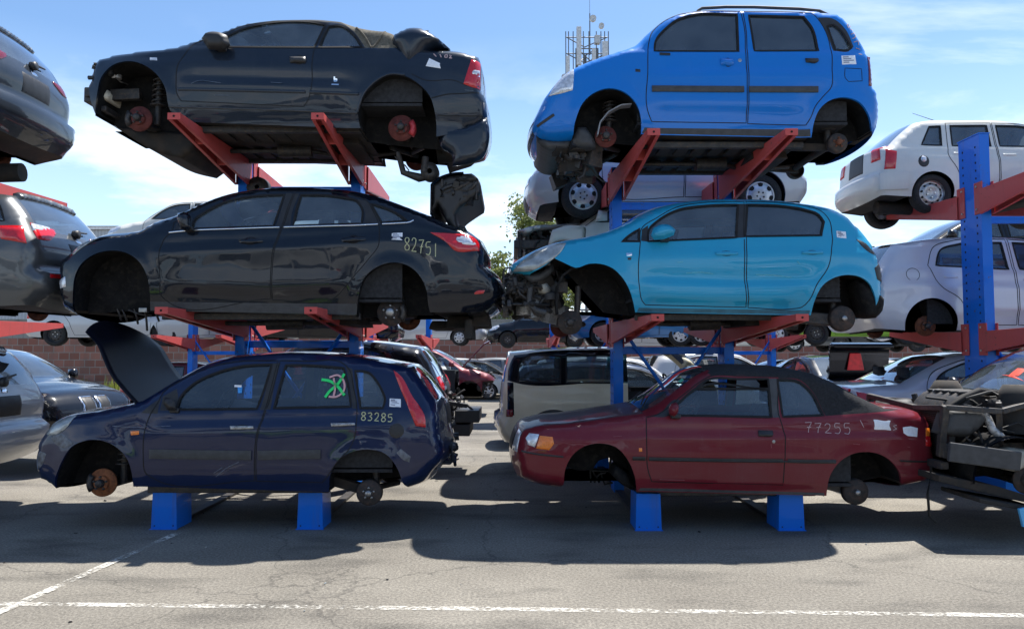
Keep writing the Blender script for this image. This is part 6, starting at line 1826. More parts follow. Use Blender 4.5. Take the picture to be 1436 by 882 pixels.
# ------------------------------------------------------------------ the other cars of the yard: a parametric builder
EXPO = 0.92
TEMPL = {
 'boxy': dict(L=3.7, Ht=1.38, belt=[(0, .70), (.95, .90), (2, .92), (3.7, .94)],
   upper=[('front_bumper', [(.12, .22), (.0, .28), (.0, .46), (.06, .58)]), ('bonnet', [(.06, .58), (.10, .70), (.5, .82), (.95, .90)]), ('windscreen', [(.95, .90), (1.2, 1.12), (1.45, 1.30)]),
          ('roof', [(1.45, 1.30), (1.7, 1.355), (2.4, 1.38), (2.95, 1.36), (3.08, 1.33)]), ('rear_window', [(3.08, 1.33), (3.30, 1.14), (3.46, .98)]), ('tailgate', [(3.46, .98), (3.60, .94), (3.62, .58)]),
          ('rear_bumper', [(3.62, .58), (3.70, .56), (3.70, .34), (3.62, .26)])],
   arch=(.70, 2.95, .325), doors=[[(1.0, .30), (.98, .60), (1.0, .90), (1.22, 1.12), (1.46, 1.275), (2.0, 1.325), (2.02, .28), (1.15, .27)], [(2.04, .28), (2.02, 1.325), (2.66, 1.32), (2.70, .95), (2.72, .80), (2.62, .62), (2.55, .42), (2.5, .28)]],
   windows=[([(1.10, .945), (1.26, 1.11), (1.48, 1.24), (1.95, 1.285), (1.96, .955)], 0), ([(2.09, .955), (2.08, 1.285), (2.60, 1.28), (2.63, .96)], 1), ([(2.78, .965), (2.74, 1.275), (2.90, 1.265), (3.06, .975)], None)],
   head=[(.07, .60), (.10, .70), (.30, .76), (.32, .64)], tail=[(3.60, .62), (3.46, .62), (3.42, .88), (3.56, .92)], handles=[(1.86, .82), (2.55, .84)], seats=(1.75, 2.5), dash=1.2, swheel=1.42),
 'hatch': dict(L=3.95, Ht=1.45, belt=[(0, .70), (.95, .93), (2, .97), (3.3, 1.03), (3.95, 1.0)],
   upper=[('front_bumper', [(.16, .20), (.04, .27), (.0, .42), (.03, .60)]), ('bonnet', [(.03, .60), (.12, .72), (.45, .86), (.95, .955)]), ('windscreen', [(.95, .955), (1.3, 1.18), (1.68, 1.385)]),
          ('roof', [(1.68, 1.385), (2.0, 1.435), (2.6, 1.45), (3.2, 1.405), (3.55, 1.35)]), ('rear_window', [(3.55, 1.35), (3.70, 1.15), (3.80, .97)]), ('tailgate', [(3.80, .97), (3.87, .82), (3.87, .62)]),
          ('rear_bumper', [(3.87, .62), (3.95, .57), (3.95, .38), (3.86, .24)])],
   arch=(.76, 3.24, .345), doors=[[(1.06, .30), (1.02, .60), (1.04, .93), (1.42, 1.21), (1.72, 1.36), (2.16, 1.41), (2.165, .28), (1.2, .27)], [(2.185, .28), (2.19, 1.41), (2.85, 1.39), (3.12, 1.30), (3.24, 1.05), (3.12, .78), (2.88, .60), (2.80, .42), (2.74, .28)]],
   windows=[([(1.16, .985), (1.46, 1.2), (1.76, 1.325), (2.11, 1.365), (2.10, 1.0)], 0), ([(2.24, 1.0), (2.25, 1.365), (2.80, 1.34), (3.04, 1.26), (3.14, 1.05)], 1)],
   head=[(.07, .62), (.16, .735), (.42, .83), (.46, .78), (.30, .66)], tail=[(3.84, .72), (3.70, .74), (3.66, .96), (3.76, .98)], handles=[(2.0, .86), (2.98, .90)], seats=(1.95, 2.85), dash=1.35, swheel=1.6),
 'sedan': dict(L=4.5, Ht=1.43, belt=[(0, .70), (1.1, .92), (2.4, .96), (3.7, 1.0), (4.5, .95)],
   upper=[('front_bumper', [(.18, .20), (.04, .27), (.0, .42), (.03, .60)]), ('bonnet', [(.03, .60), (.12, .72), (.5, .84), (1.2, .95)]), ('windscreen', [(1.2, .95), (1.6, 1.19), (2.0, 1.37)]),
          ('roof', [(2.0, 1.37), (2.3, 1.42), (2.7, 1.43), (3.05, 1.38)]), ('rear_window', [(3.05, 1.38), (3.4, 1.2), (3.72, 1.03)]), ('boot', [(3.72, 1.03), (4.0, 1.01), (4.38, .97)]), ('tailgate', [(4.38, .97), (4.42, .85), (4.41, .62)]),
          ('rear_bumper', [(4.41, .62), (4.5, .57), (4.5, .38), (4.36, .24)])],
   arch=(.80, 3.62, .345), doors=[[(1.16, .30), (1.13, .60), (1.16, .90), (1.62, 1.19), (1.98, 1.34), (2.43, 1.385), (2.46, .95), (2.46, .28), (1.3, .27)], [(2.48, .28), (2.48, .95), (2.46, 1.385), (2.75, 1.385), (3.08, 1.31), (3.42, 1.12), (3.48, .98), (3.36, .78), (3.22, .60), (3.16, .42), (3.1, .28)]],
   windows=[([(1.36, .97), (1.68, 1.18), (2.0, 1.305), (2.37, 1.345), (2.40, .99)], 0), ([(2.53, .99), (2.52, 1.345), (2.78, 1.34), (3.04, 1.27), (3.32, 1.10), (3.36, 1.02)], 1)],
   head=[(.07, .62), (.14, .735), (.46, .81), (.48, .76), (.30, .65)], tail=[(4.36, .70), (4.16, .74), (4.14, .90), (4.36, .94)], handles=[(2.28, .85), (3.24, .88)], seats=(2.25, 3.1), dash=1.6, swheel=1.85),
 'estate': dict(L=4.6, Ht=1.47, belt=[(0, .70), (1.1, .93), (2.4, .97), (4.0, 1.03), (4.6, 1.0)],
   upper=[('front_bumper', [(.18, .20), (.04, .27), (.0, .42), (.03, .60)]), ('bonnet', [(.03, .60), (.12, .72), (.5, .85), (1.2, .96)]), ('windscreen', [(1.2, .96), (1.6, 1.22), (1.98, 1.40)]),
          ('roof', [(1.98, 1.40), (2.3, 1.455), (3.0, 1.47), (3.7, 1.44), (4.12, 1.39)]), ('rear_window', [(4.12, 1.39), (4.30, 1.18), (4.40, 1.02)]), ('tailgate', [(4.40, 1.02), (4.50, .86), (4.50, .62)]),
          ('rear_bumper', [(4.50, .62), (4.60, .57), (4.60, .38), (4.46, .24)])],
   arch=(.82, 3.60, .35), doors=[[(1.16, .30), (1.13, .60), (1.16, .92), (1.62, 1.22), (1.98, 1.37), (2.43, 1.425), (2.46, .28), (1.3, .27)], [(2.48, .28), (2.47, 1.425), (3.2, 1.43), (3.42, 1.38), (3.50, 1.05), (3.42, .80), (3.22, .62), (3.14, .42), (3.08, .28)]],
   windows=[([(1.36, .985), (1.68, 1.21), (2.0, 1.34), (2.37, 1.385), (2.40, 1.0)], 0), ([(2.53, 1.005), (2.52, 1.385), (3.15, 1.39), (3.34, 1.36), (3.40, 1.04)], 1), ([(3.56, 1.045), (3.52, 1.375), (3.85, 1.355), (4.06, 1.30), (4.18, 1.10)], None)],
   head=[(.07, .62), (.14, .735), (.46, .82), (.48, .77), (.30, .65)], tail=[(4.47, .76), (4.26, .80), (4.22, 1.0), (4.36, 1.02)], handles=[(2.28, .86), (3.24, .90)], seats=(2.25, 3.1), dash=1.6, swheel=1.85),
 'suv': dict(L=4.35, Ht=1.62, belt=[(0, .82), (1.0, 1.05), (2.4, 1.10), (3.8, 1.16), (4.35, 1.1)],
   upper=[('front_bumper', [(.18, .26), (.04, .33), (.0, .5), (.02, .70)]), ('bonnet', [(.02, .70), (.10, .86), (.5, 1.0), (1.05, 1.08)]), ('windscreen', [(1.05, 1.08), (1.4, 1.34), (1.72, 1.54)]),
          ('roof', [(1.72, 1.54), (2.1, 1.60), (2.8, 1.62), (3.5, 1.58), (3.95, 1.52)]), ('rear_window', [(3.95, 1.52), (4.12, 1.32), (4.22, 1.12)]), ('tailgate', [(4.22, 1.12), (4.28, .95), (4.26, .70)]),
          ('rear_bumper', [(4.26, .70), (4.35, .64), (4.35, .44), (4.22, .30)])],
   arch=(.82, 3.48, .37), doors=[[(1.14, .36), (1.10, .70), (1.12, 1.05), (1.5, 1.36), (1.78, 1.51), (2.3, 1.57), (2.32, .34), (1.3, .33)], [(2.34, .34), (2.33, 1.57), (3.05, 1.56), (3.32, 1.46), (3.42, 1.18), (3.34, .90), (3.10, .70), (3.02, .50), (2.95, .34)]],
   windows=[([(1.28, 1.12), (1.54, 1.34), (1.82, 1.475), (2.24, 1.525), (2.25, 1.13)], 0), ([(2.39, 1.135), (2.38, 1.525), (3.0, 1.515), (3.22, 1.43), (3.30, 1.18)], 1), ([(3.50, 1.19), (3.44, 1.42), (3.64, 1.45), (3.86, 1.38), (3.98, 1.22)], None)],
   head=[(.07, .74), (.14, .88), (.46, .96), (.48, .90), (.30, .76)], tail=[(4.25, .84), (4.08, .88), (4.06, 1.10), (4.18, 1.13)], handles=[(2.14, .98), (3.12, 1.02)], seats=(2.1, 3.0), dash=1.48, swheel=1.72),
 'wagonlet': dict(L=3.96, Ht=1.43, belt=[(0, .74), (.9, .93), (2, .96), (3.4, .99), (3.96, .98)],   # boxy short estate with upright tail
   upper=[('front_bumper', [(.14, .20), (.04, .27), (.0, .42), (.01, .62)]), ('bonnet', [(.01, .62), (.06, .76), (.35, .90), (.95, .965)]), ('windscreen', [(.95, .965), (1.15, 1.18), (1.36, 1.36)]),
          ('roof', [(1.36, 1.36), (1.7, 1.415), (2.6, 1.43), (3.4, 1.41), (3.84, 1.37)]), ('rear_window', [(3.84, 1.37), (3.88, 1.18), (3.91, 1.0)]), ('tailgate', [(3.91, 1.0), (3.93, .82), (3.92, .58)]),
          ('rear_bumper', [(3.92, .58), (3.96, .54), (3.96, .36), (3.88, .24)])],
   arch=(.70, 3.24, .335), doors=[[(1.0, .30), (.98, .60), (.99, .94), (1.2, 1.2), (1.42, 1.345), (2.1, 1.385), (2.2, 1.38), (2.22, .28), (1.15, .27)]],
   windows=[([(1.10, .985), (1.26, 1.19), (1.46, 1.32), (2.12, 1.345), (2.13, .99)], 0), ([(2.30, .995), (2.29, 1.35), (3.05, 1.34), (3.06, 1.0)], None), ([(3.14, 1.0), (3.13, 1.34), (3.62, 1.32), (3.70, 1.24), (3.72, 1.01)], None)],
   head=[(.05, .62), (.10, .76), (.30, .84), (.36, .76), (.24, .64)], tail=[(3.90, .56), (3.80, .56), (3.80, .96), (3.88, .97)], handles=[(2.02, .87)], seats=(1.8, 2.7), dash=1.15, swheel=1.4),
}
def arch_pts(cx, r, z0, zs, n=13):
    a0 = math.asin((zs - z0) / r)
    return [(cx + r * math.cos(a), z0 + r * math.sin(a)) for a in np.linspace(a0, math.pi - a0, n)]

def car(kind, label, loc, L=None, H=None, W=1.72, col=None, heading='L', wheels='steel', glassm=None, h=.075, yaw=0., roll=0., group=None, interior=True,
        naked_front=False, name=None, skip=(), rear_detail=False, rw=.30, lights=True, soft=None, cat='car', bare_tail=False, steer=0., nohead=False, strip_front=False, plate=True, skip_win=()):
    T = TEMPL[kind]; kx = (L or T['L']) / T['L']; kz = (H or T['Ht']) / T['Ht']
    Lx = T['L'] * kx
    def c(p): return (p[0] * kx, p[1] * kz)
    def cs(l): return [c(p) for p in l]
    a1, a2, ar = T['arch']; zs = .22
    wz = rw
    gm = glassm or M_G_TINT
    up = [(n, cs(p)) for n, p in T['upper']]
    f0, r0 = up[0][1][0], up[-1][1][-1]
    A1, A2 = arch_pts(a1 * kx, ar + (rw - .3), wz, zs), arch_pts(a2 * kx, ar + (rw - .3), wz, zs)
    sp = dict(W=W, zs=zs, paint=col, belt=cs(T['belt']), upper=up, r=(.045 if kind == 'boxy' else .09),
              lower=[('line', [r0, A2[0]]), ('arch', A2), ('line', [A2[-1], A1[0]]), ('arch', A1), ('line', [A1[-1], f0])],
              doors=[cs(d) for d in T['doors']], windows=[(cs(w), d, gm) for w, d in T['windows']],
              creases=[(cs([(.5, .74), (T['L'] * .5, .78), (T['L'] - .3, .84)]), .010, .025), (cs([(1.1, .42), (T['L'] * .5, .43), (T['L'] - 1.1, .44)]), -.012, .03)],
              parts=[('front_bumper', [(-.1, .64 * kz), (a1 * kx - ar - .02, .60 * kz), (a1 * kx - ar + .02, .1), (-.1, .1)], None), ('rear_bumper', [(Lx + .1, .62 * kz), (a2 * kx + ar + .02, .60 * kz), (a2 * kx + ar - .02, .1), (Lx + .1, .1)], None)],
              segmat={'windscreen': ('windscreen', gm, col), 'rear_window': ('rear_window', gm, col)}, arch_depth=.44, K=6 if h > .09 else 10, gap=.010)
    # centre the car on its root
    def sh(l): return [(p[0] - Lx / 2, p[1]) for p in l]
    for k in ('upper', 'lower'): sp[k] = [(n, sh(l)) for n, l in sp[k]]
    sp['belt'] = sh(sp['belt']); sp['doors'] = [sh(d) for d in sp['doors']]; sp['windows'] = [(sh(w), d, g) for w, d, g in sp['windows']]
    sp['creases'] = [(sh(p), a, w) for p, a, w in sp['creases']]; sp['parts'] = [(n, sh(p), m) for n, p, m in sp['parts']]
    if soft: soft(sp)
    if strip_front:
        xx = sp['doors'][0][0][0] - .03
        sp['parts'] = [('fender', [(-Lx / 2 - .2, .1), (xx, .1), (xx + .05, 1.02 * kz), (-Lx / 2 - .2, 1.02 * kz)], None)]
        skip = tuple(skip) + ('fender',)
    if naked_front:
        sp['upper'][0] = ('front_panel', sp['upper'][0][1])
    nm = name or {'boxy': 'hatchback_car', 'hatch': 'hatchback_car', 'sedan': 'saloon_car', 'estate': 'estate_car', 'suv': 'crossover_car', 'wagonlet': 'boxy_estate_car'}[kind]
    cb = CarBuild(sp, nm, label, cat, loc, (0 if heading == 'L' else math.pi) + yaw, group, h=h, roll=roll)
    cb.shell(); 
    for k in list(cb.acc):
        if k[0] in skip or (k[0] == 'window' and k[1] in skip_win): del cb.acc[k]
    cb.flush()
    r = cb.root
    X = lambda x: x * kx - Lx / 2
    Z = lambda z: z * kz
    cb.X, cb.Z, cb.kx, cb.kz = X, Z, kx, kz
    for sd in (-1, 1):
        if lights and not nohead: cb.patch('headlight', sh(cs(T['head'])), .012, M_CLEARL, sd, h=.06)
        if lights and not bare_tail: cb.patch('tail_light', sh(cs(T['tail'])), .014, M_REDL, sd, h=.06)
        for i, (hx, hz) in enumerate(T['handles']):
            P = rrect(X(hx) - .09, Z(hz) - .014, X(hx) + .09, Z(hz) + .014)
            if h < .095: ('door', i, sd) in cb.obj and cb.patch('handle', P, .03, col, sd, cb.par(('door', i, sd)), re=.015, h=.05)
        if h < .095:
            mx, mz = X(T['windows'][0][0][0][0] + .05), Z(T['windows'][0][0][0][1] + .03)
            y = sd * (float(cb.S.H(np.array([mx]), np.array([mz]))[0]) + .12)
            pillow('wing_mirror', [(mx - .07, mz - .04), (mx + .09, mz - .03), (mx + .09, mz + .09), (mx - .03, mz + .11)], .16, y, .05, col, cb.par(('door', 0, sd)), .05)
    if lights:
        i0, i1 = cb.uidx('bonnet', .02) if 'bonnet' in cb.S.ulab else None, cb.uidx(cb.S.ulab[0], .78)
        if not nohead and not naked_front:
            for a, b in ((-.95, -.60), (.60, .95)):
                cb.strip_patch('headlight', [(i0, a), (i0, b), (i1, b * 1.0), (i1, a)], .012, M_CLEARL)
            cb.strip_patch('grille', [(i0 - .2, -.5), (i0 - .2, .5), (i1, .5), (i1, -.5)], .006, M_PLASTIC)
            j0, j1 = cb.uidx(cb.S.ulab[0], .25), cb.uidx(cb.S.ulab[0], .55)
            cb.strip_patch('lower_grille', [(j0, -.6), (j0, .6), (j1, .6), (j1, -.6)], .004, M_PLASTIC)
        i0, i1 = cb.uidx('tailgate', .30), cb.uidx('tailgate', .85)
        if plate: cb.strip_patch('number_plate_recess', [(i0, -.34), (i0, .34), (i1, .34), (i1, -.34)], .004, M_PLASTIC)
        if not bare_tail:
            t0, t1 = cb.uidx('tailgate', .02), cb.uidx('tailgate', .62)
            for a, b in ((-.97, -.66), (.66, .97)): cb.strip_patch('tail_light', [(t0, a), (t0, b), (t1, b), (t1, a)], .014, M_REDL)
    if interior:
        fx, rx = T['seats']
        for y in (-.36, .36): seat(r, X(fx), y, zs + .15, None)
        seat(r, X(rx), 0, zs + .17, None, width=1.15, bench=True)
        zb = Z(T['belt'][1][1]); dx = X(T['dash'])
        pillow('dashboard', [(dx - .3, zb - .06), (dx + .22, zb - .04), (dx + .2, zb - .3), (dx - .25, zb - .35)], 1.25, 0, .05, M_PLASTICD, r, .1)
        if h < .08: steering_wheel(r, X(T['swheel']), -.36, zb + .0)
        headliner(cb)
        m = MB().use(M_SEAT); x0, x1 = dx - .2, X(rx) + .4
        m.box(((x0 + x1) / 2, 0, zs + .12), (x1 - x0, W - .3, .03))
        for y in (-1, 1): m.box(((x0 + x1) / 2, y * (W / 2 - .16), (zs + zb) / 2 + .02), (x1 - x0, .03, zb - zs - .14))
        m.build('cabin_trim', r)
    for sd in (-1, 1):
        for ax in (a1, a2):
            y = sd * (W / 2 - .12)
            if wheels == 'none': brake_disc(r, X(ax), sd * (W / 2 - .16), wz - .02, .135, M_RUST, sd)
            elif wheels: wheel(r, X(ax), y, wz, rw, .19, wheels, sd, steer if ax == a1 else 0.)
    if rear_detail:
        m = MB().use(M_PLASTIC)
        pts = [cb.strip_point(cb.uidx('rear_window', .9 - .02 * k), .02 + .40 * k / 5, .03) for k in range(6)]
        m.tube(pts, [.025, .018, .014, .012, .011, .01], 6)
        q = cb.strip_point(cb.uidx('rear_window', .97), .0, .03); m.lathe([(0, -.03), (.05, -.03), (.05, .03), (0, .03)], q, 'x', 12)
        m.build('rear_wiper', r)
        i0 = cb.uidx('tailgate', .16)
        cb.strip_patch('badge', [(i0 - .35, .07), (i0 + .35, .07), (i0 + .35, -.07), (i0 - .35, -.07)], .012, M_CHROME)
        k0, k1 = cb.uidx('rear_bumper', .30), cb.uidx('rear_bumper', .42)
        if not bare_tail:
          for a, b in ((-.95, -.62), (.62, .95)): cb.strip_patch('rear_reflector', [(k0, a), (k0, b), (k1, b), (k1, a)], .006, M_REDD)
        s0, s1 = cb.uidx('roof', .97), cb.uidx('rear_window', .06)
        cb.strip_patch('rear_spoiler', [(s0, -.8), (s0, .8), (s1, .8), (s1, -.8)], .05, col)
    return cb

def engine_bay(cb, x0, x1, z0, z1, half, n, seed, root=None):
    r = cb.root; mats = [M_DARKM, M_PLASTIC, M_UNDER, M_PLASTIC, M_RUBBER, M_DARKM, M_PLASTICD]
    clutter('engine', r, (x0 + .25, -half * .8, z0), (x1, half * .8, z1), n, seed, mats, .05, .22, .4)
    clutter('wiring_loom', r, (x0 + .05, -half, z0 + .1), (x1, half, z1 + .03), n // 2, seed + 1, [M_PLATE, M_PLASTIC, M_DARKM, M_PLATE, M_ALU], .02, .06, .95)
    m = MB().use(M_DARKM); m.box((x0 + .04, 0, z0 + (z1 - z0) * .45), (.08, half * 1.9, .11)); m.box((x0 + .08, 0, z1 - .03), (.06, half * 1.9, .06)); m.box((x0 + .08, 0, z0), (.06, half * 1.8, .06))
    for y in (-half * .85, half * .85): m.bar((x0, y, z0 + (z1 - z0) * .45), (x1 + .2, y, z0 + (z1 - z0) * .5), .08, .12); m.bar((x0 + .08, y, z1 - .03), (x0 + .08, y, z0), .05, .05)
    m.build('front_frame', r, bevel=.01)
    m = MB().use(M_PLASTIC); m.box((x0 + .2, 0, (z0 + z1) / 2), (.05, half * 1.3, (z1 - z0) * .8)); m.use(M_ALU)
    m.box((x0 + .15, 0, (z0 + z1) / 2), (.03, half * 1.2, (z1 - z0) * .7)); m.build('radiator', r, bevel=.006)
    m = MB().use(M_ALU); m.tube([(x0 + .3, -half * .6, z1 - .05), (x0 + .36, -half * .62, z0 + (z1 - z0) * .5), (x0 + .45, -half * .7, z0 + .2)], .035, 8); m.build('pale_hose', r)
    pillow('coolant_tank', [(x0 + .5, z0 + .10), (x0 + .8, z0 + .12), (x0 + .82, z0 + .30), (x0 + .52, z0 + .30)], .2, -half * .85, .05, plain('tank_plastic', (.42, .42, .38), .5), r, .05)
# ------------------------------------------------------------------ put everything in place
for f in (build_astra, build_focus, build_fiesta, build_agila, build_corsa, build_escort): f()

WHT = paint('paint_white', (.62, .62, .58), .35, 0, .8, .16); SIL = paint('paint_silver', (.46, .47, .49), .34, .20, 1., .10); LIL = paint('paint_lilac_silver', (.56, .57, .64), .32, .18, 1., .08)
GRY = paint('paint_grey', (.085, .09, .095), .32, .45, 1., .12); DGR = paint('paint_dark_grey', (.030, .036, .045), .3, .3, 1., .10); BLK = paint('paint_deep_black', (.004, .005, .009), .25, .0, 1., .03)
MAR = paint('paint_maroon', (.13, .012, .020), .34, .15, 1., .12); RED = paint('paint_red', (.52, .018, .022), .35, 0, 1., .08); BEI = paint('paint_beige', (.72, .66, .50), .4, 0, .8, .14)
NVY = paint('paint_steel_blue', (.035, .055, .10), .3, .3, 1., .1); SLV2 = paint('paint_pale_silver', (.50, .52, .54), .34, .2, 1., .1); LIM = paint('paint_lime', (.30, .52, .06), .35, 0, .9, .08)
BLU2 = paint('paint_mid_blue', (.02, .14, .34), .32, .1, 1., .1); TAN = paint('paint_dusty_grey', (.26, .27, .28), .36, .3, .9, .2)

def at(px, D): return (px - 718) / 1050 * D
def rear_at(xr, L): return xr - L / 2          # heading L: tail at +x
GR_L = 'cars in the rack left of the two stacks'; GR_B = 'cars in the back rank of the racks'; GR_F = 'cars parked far down the yard'

# left neighbours, their tails towards us
def tapered_light(cb, seg0, f0, seg1, f1, inner, mat, off=.018, tip=.25):
    """tail light across the tailgate corner, running to a point towards the middle"""
    a, b = cb.uidx(seg0, f0), cb.uidx(seg1, f1); m_ = a + (b - a) * tip
    for sgn in (-1, 1):
        cb.strip_patch('tail_light', [(a, sgn * .97), (a + (m_ - a) * .5, sgn * (.97 + inner) / 2), (m_, sgn * inner), (m_ + (b - m_) * .35, sgn * inner), (b, sgn * (.97 + inner) / 2), (b, sgn * .97)], off, mat)
c = car('suv', 'dark slate people carrier seen from behind at the top left corner', (rear_at(-5.50, 4.6), 8.55, 3.86), L=4.6, W=1.80, col=DGR, wheels='none', rear_detail=True, h=.06, interior=False, group=GR_L, glassm=M_G_TINT, bare_tail=True)
tapered_light(c, 'rear_window', .9, 'tailgate', .25, .62, M_REDD)
m = MB().use(M_UNDER); m.tube([(c.X(3.5), .2, -.05), (c.X(4.05), .25, -.02)], .11, 14); m.tube([(c.X(3.4), -.6, .0), (c.X(3.4), .6, .0)], .06, 10); m.build('silencer', c.root)
c = car('estate', 'grey estate seen from behind, with clear-topped red tail lights, middle of the left edge', (rear_at(-4.90, 4.7), 8.6, 1.95), L=4.7, H=1.52, W=1.84, col=GRY, wheels='none', rear_detail=True, h=.055, group=GR_L, bare_tail=True)
tapered_light(c, 'rear_window', .80, 'tailgate', .28, .50, M_REDL)
tapered_light(c, 'rear_window', .82, 'tailgate', .04, .60, M_CLEARL, .026)
for sd in (-1, 1): c.patch('tail_light', [(c.X(4.44), c.Z(.86)), (c.X(4.20), c.Z(.90)), (c.X(4.12), c.Z(1.04)), (c.X(4.36), c.Z(1.05))], .014, M_REDL, sd)
k0, k1 = c.uidx('rear_bumper', .22), c.uidx('rear_bumper', .30)
for a, b in ((-.95, -.62), (.62, .95)): c.strip_patch('rear_reflector', [(k0, a), (k0, b), (k1, b), (k1, a)], .006, M_REDL)
c = car('suv', 'silver crossover seen from behind at the lower left edge', (rear_at(-5.36, 4.3), 8.0, .30), L=4.3, H=1.50, W=1.78, col=SIL, wheels='none', rear_detail=True, h=.06, group=GR_L, glassm=M_G_DARK, bare_tail=True)
# black saloon with twin grille, nose towards the gap
c = car('sedan', 'black saloon with twin chromed grille openings, nose pointing right, behind the silver crossover', (at(148, 11.2) - 2.2, 11.7, .34), L=4.5, W=1.80, col=BLK, heading='R', yaw=R(-16), wheels='alloy', h=.06, group=GR_B, nohead=True)
i0, i1 = c.uidx('bonnet', .12), c.uidx('front_bumper', .45)
for a, b in ((-.40, -.03), (.03, .40)):
    c.strip_patch('grille_surround', [(i0, a), (i0, b), (i1, b), (i1, a)], .012, M_CHROME)
    c.strip_patch('grille', [(i0 - .3, a + .03), (i0 - .3, b - .03), (i1 + .3, b - .03), (i1 + .3, a + .03)], .020, M_PLASTIC)

# back rank behind the left stack
c = car('hatch', 'black hatchback on the ground behind the navy hatchback, its roof and rear window showing', (at(247, 10.3) + 1.82, 11.2, .36), L=3.75, H=1.50, W=1.74, col=BLK, wheels='none', h=.06, group=GR_B)
xr = c.X(3.95)
m = MB().use(M_PLASTIC); m.box((xr + .30, -.3, .46), (.34, .9, .17)); m.box((xr + .18, -.25, .27), (.32, 1.0, .16)); m.bar((xr - .1, -.6, .66), (xr + .3, -.62, .60), .08, .06); m.bar((xr + .28, -.6, .62), (xr + .42, -.6, .50), .07, .03)
m.build('rear_crash_beam', c.root, bevel=.012)
clutter('torn_trim', c.root, (xr - .1, -.8, .30), (xr + .2, .2, .78), 34, 15, [M_PLASTIC, M_RUBBER, M_DARKM], .03, .12, .5)
# back rank behind the right stack
def two_tone(sp):
    sp['segmat']['roof'] = ('roof', BLK, None)
    sp['mats'] = [([(-.95, 1.075), (.6, 1.085), (1.83, 1.10), (1.895, 1.12), (1.88, 1.30), (1.80, 1.47), (1.4, 1.52), (.6, 1.545), (-.2, 1.53), (-.55, 1.45), (-.78, 1.25)], BLK),
                  ([(1.80, .64), (1.895, .64), (1.895, 1.09), (1.81, 1.09)], BLK)]
c = car('wagonlet', 'beige and black boxy small estate with upright tail, left of the burgundy convertible', (at(703, 10.4) + 1.98, 11.2, .20), L=3.96, H=1.56, W=1.70, col=BEI, heading='R', wheels='steel', h=.05, group=GR_B, bare_tail=True, soft=two_tone, skip=('door',), skip_win=(0,))
for sd in (-1, 1):
    c.stripe('arch_trim', [(c.X(3.24) + .39 * math.cos(t), .30 + .39 * math.sin(t)) for t in np.linspace(-.15, math.pi + .15, 16)], .07, .012, M_PLASTIC, sd)
    c.patch('tail_light', [(c.X(3.89), .62), (c.X(3.80), .62), (c.X(3.80), .72), (c.X(3.89), .72)], .012, M_REDD, sd)
c = car('hatch', 'silver hatchback with wheel covers on the top rear rack behind the bright blue car', (at(742, 10.2) + 1.93, 10.95, 3.55), L=3.86, H=1.45, W=1.68, col=SIL, wheels='cover', h=.05, group=GR_B)
c = car('suv', 'white crossover with a smashed open front on the rear rack above the turquoise hatchback', (at(716, 10.3) + 2.0, 11.0, 2.56), L=4.0, H=1.36, W=1.74, col=WHT, wheels='none', h=.06, group=GR_B, nohead=True, skip=('front_bumper', 'bonnet'), glassm=M_G_CLEAR, strip_front=True)
engine_bay(c, c.X(.05), c.X(.95), .50, c.Z(1.0), .68, 110, 51)
pillow('crumpled_bonnet', [(c.X(.10), c.Z(1.00)), (c.X(.35), c.Z(1.08)), (c.X(.7), c.Z(1.10)), (c.X(1.05), c.Z(1.13)), (c.X(1.05), c.Z(1.08)), (c.X(.7), c.Z(1.04)), (c.X(.4), c.Z(1.02)), (c.X(.2), c.Z(.95))], 1.36, 0, .02, WHT, c.root, .05)
pillow('crumpled_wing', [(c.X(.55), c.Z(.70)), (c.X(.62), c.Z(.98)), (c.X(.85), c.Z(1.06)), (c.X(1.12), c.Z(1.05)), (c.X(1.12), c.Z(.55)), (c.X(.95), c.Z(.72)), (c.X(.75), c.Z(.80))], .05, -.78, .02, WHT, c.root, .05)
# right side
c = car('boxy', 'old white hatchback with steel wheels high on the rack at the right edge', (at(1240, 10.3) + 1.85, 11.1, 3.66), L=3.7, H=1.36, W=1.58, col=WHT, heading='R', wheels='steel', h=.05, group=GR_B, rw=.27, glassm=M_G_CLEAR)
c.strip_patch('spray_mark', [(c.uidx('windscreen', .3), -.5), (c.uidx('windscreen', .35), .4), (c.uidx('windscreen', .42), .4), (c.uidx('windscreen', .37), -.5)], .003, M_REDL)
m = MB().use(M_PLASTIC); m.tube([(c.X(2.3), .2, c.Z(1.39)), (c.X(2.9), .2, c.Z(1.60))], [.007, .003], 6); m.build('aerial', c.root)
q = c.X(3.08)
c.patch('filler_cap', [(q + .075 * math.cos(a), c.Z(.72) + .085 * math.sin(a)) for a in np.linspace(0, 6.28, 14, endpoint=False)], .006, M_PLASTIC, 1)
c.patch('filler_lid', [(q + .04 * math.cos(a), c.Z(.75) + .045 * math.sin(a)) for a in np.linspace(0, 6.28, 12, endpoint=False)], .03, M_CLEARL, 1)
for sd in (-1, 1): c.stripe('rear_bumper_wrap', [(c.X(3.66), .44), (c.X(3.45), .44), (c.X(3.30), .44)], .24, .03, WHT, sd)
m = MB().use(M_UNDER); m.tube([(c.X(2.7), .2, .14), (c.X(3.5), .25, .16)], .09, 14); m.tube([(c.X(2.95), -.6, .24), (c.X(2.95), .6, .24)], .04, 8); m.build('silencer', c.root)
c = car('hatch', 'silver hatchback without wheels on the rack at the right edge below the old white hatchback', (at(1226, 9.9) + 2.12, 10.75, 1.78), L=4.25, H=1.50, W=1.75, col=LIL, heading='R', wheels='none', h=.05, group=GR_B, bare_tail=True)
c.strokes('spray_cross', [[(c.X(1.35), c.Z(1.08)), (c.X(1.65), c.Z(1.22))], [(c.X(1.62), c.Z(1.07)), (c.X(1.4), c.Z(1.24))]], .014, M_GREENSP, 1)
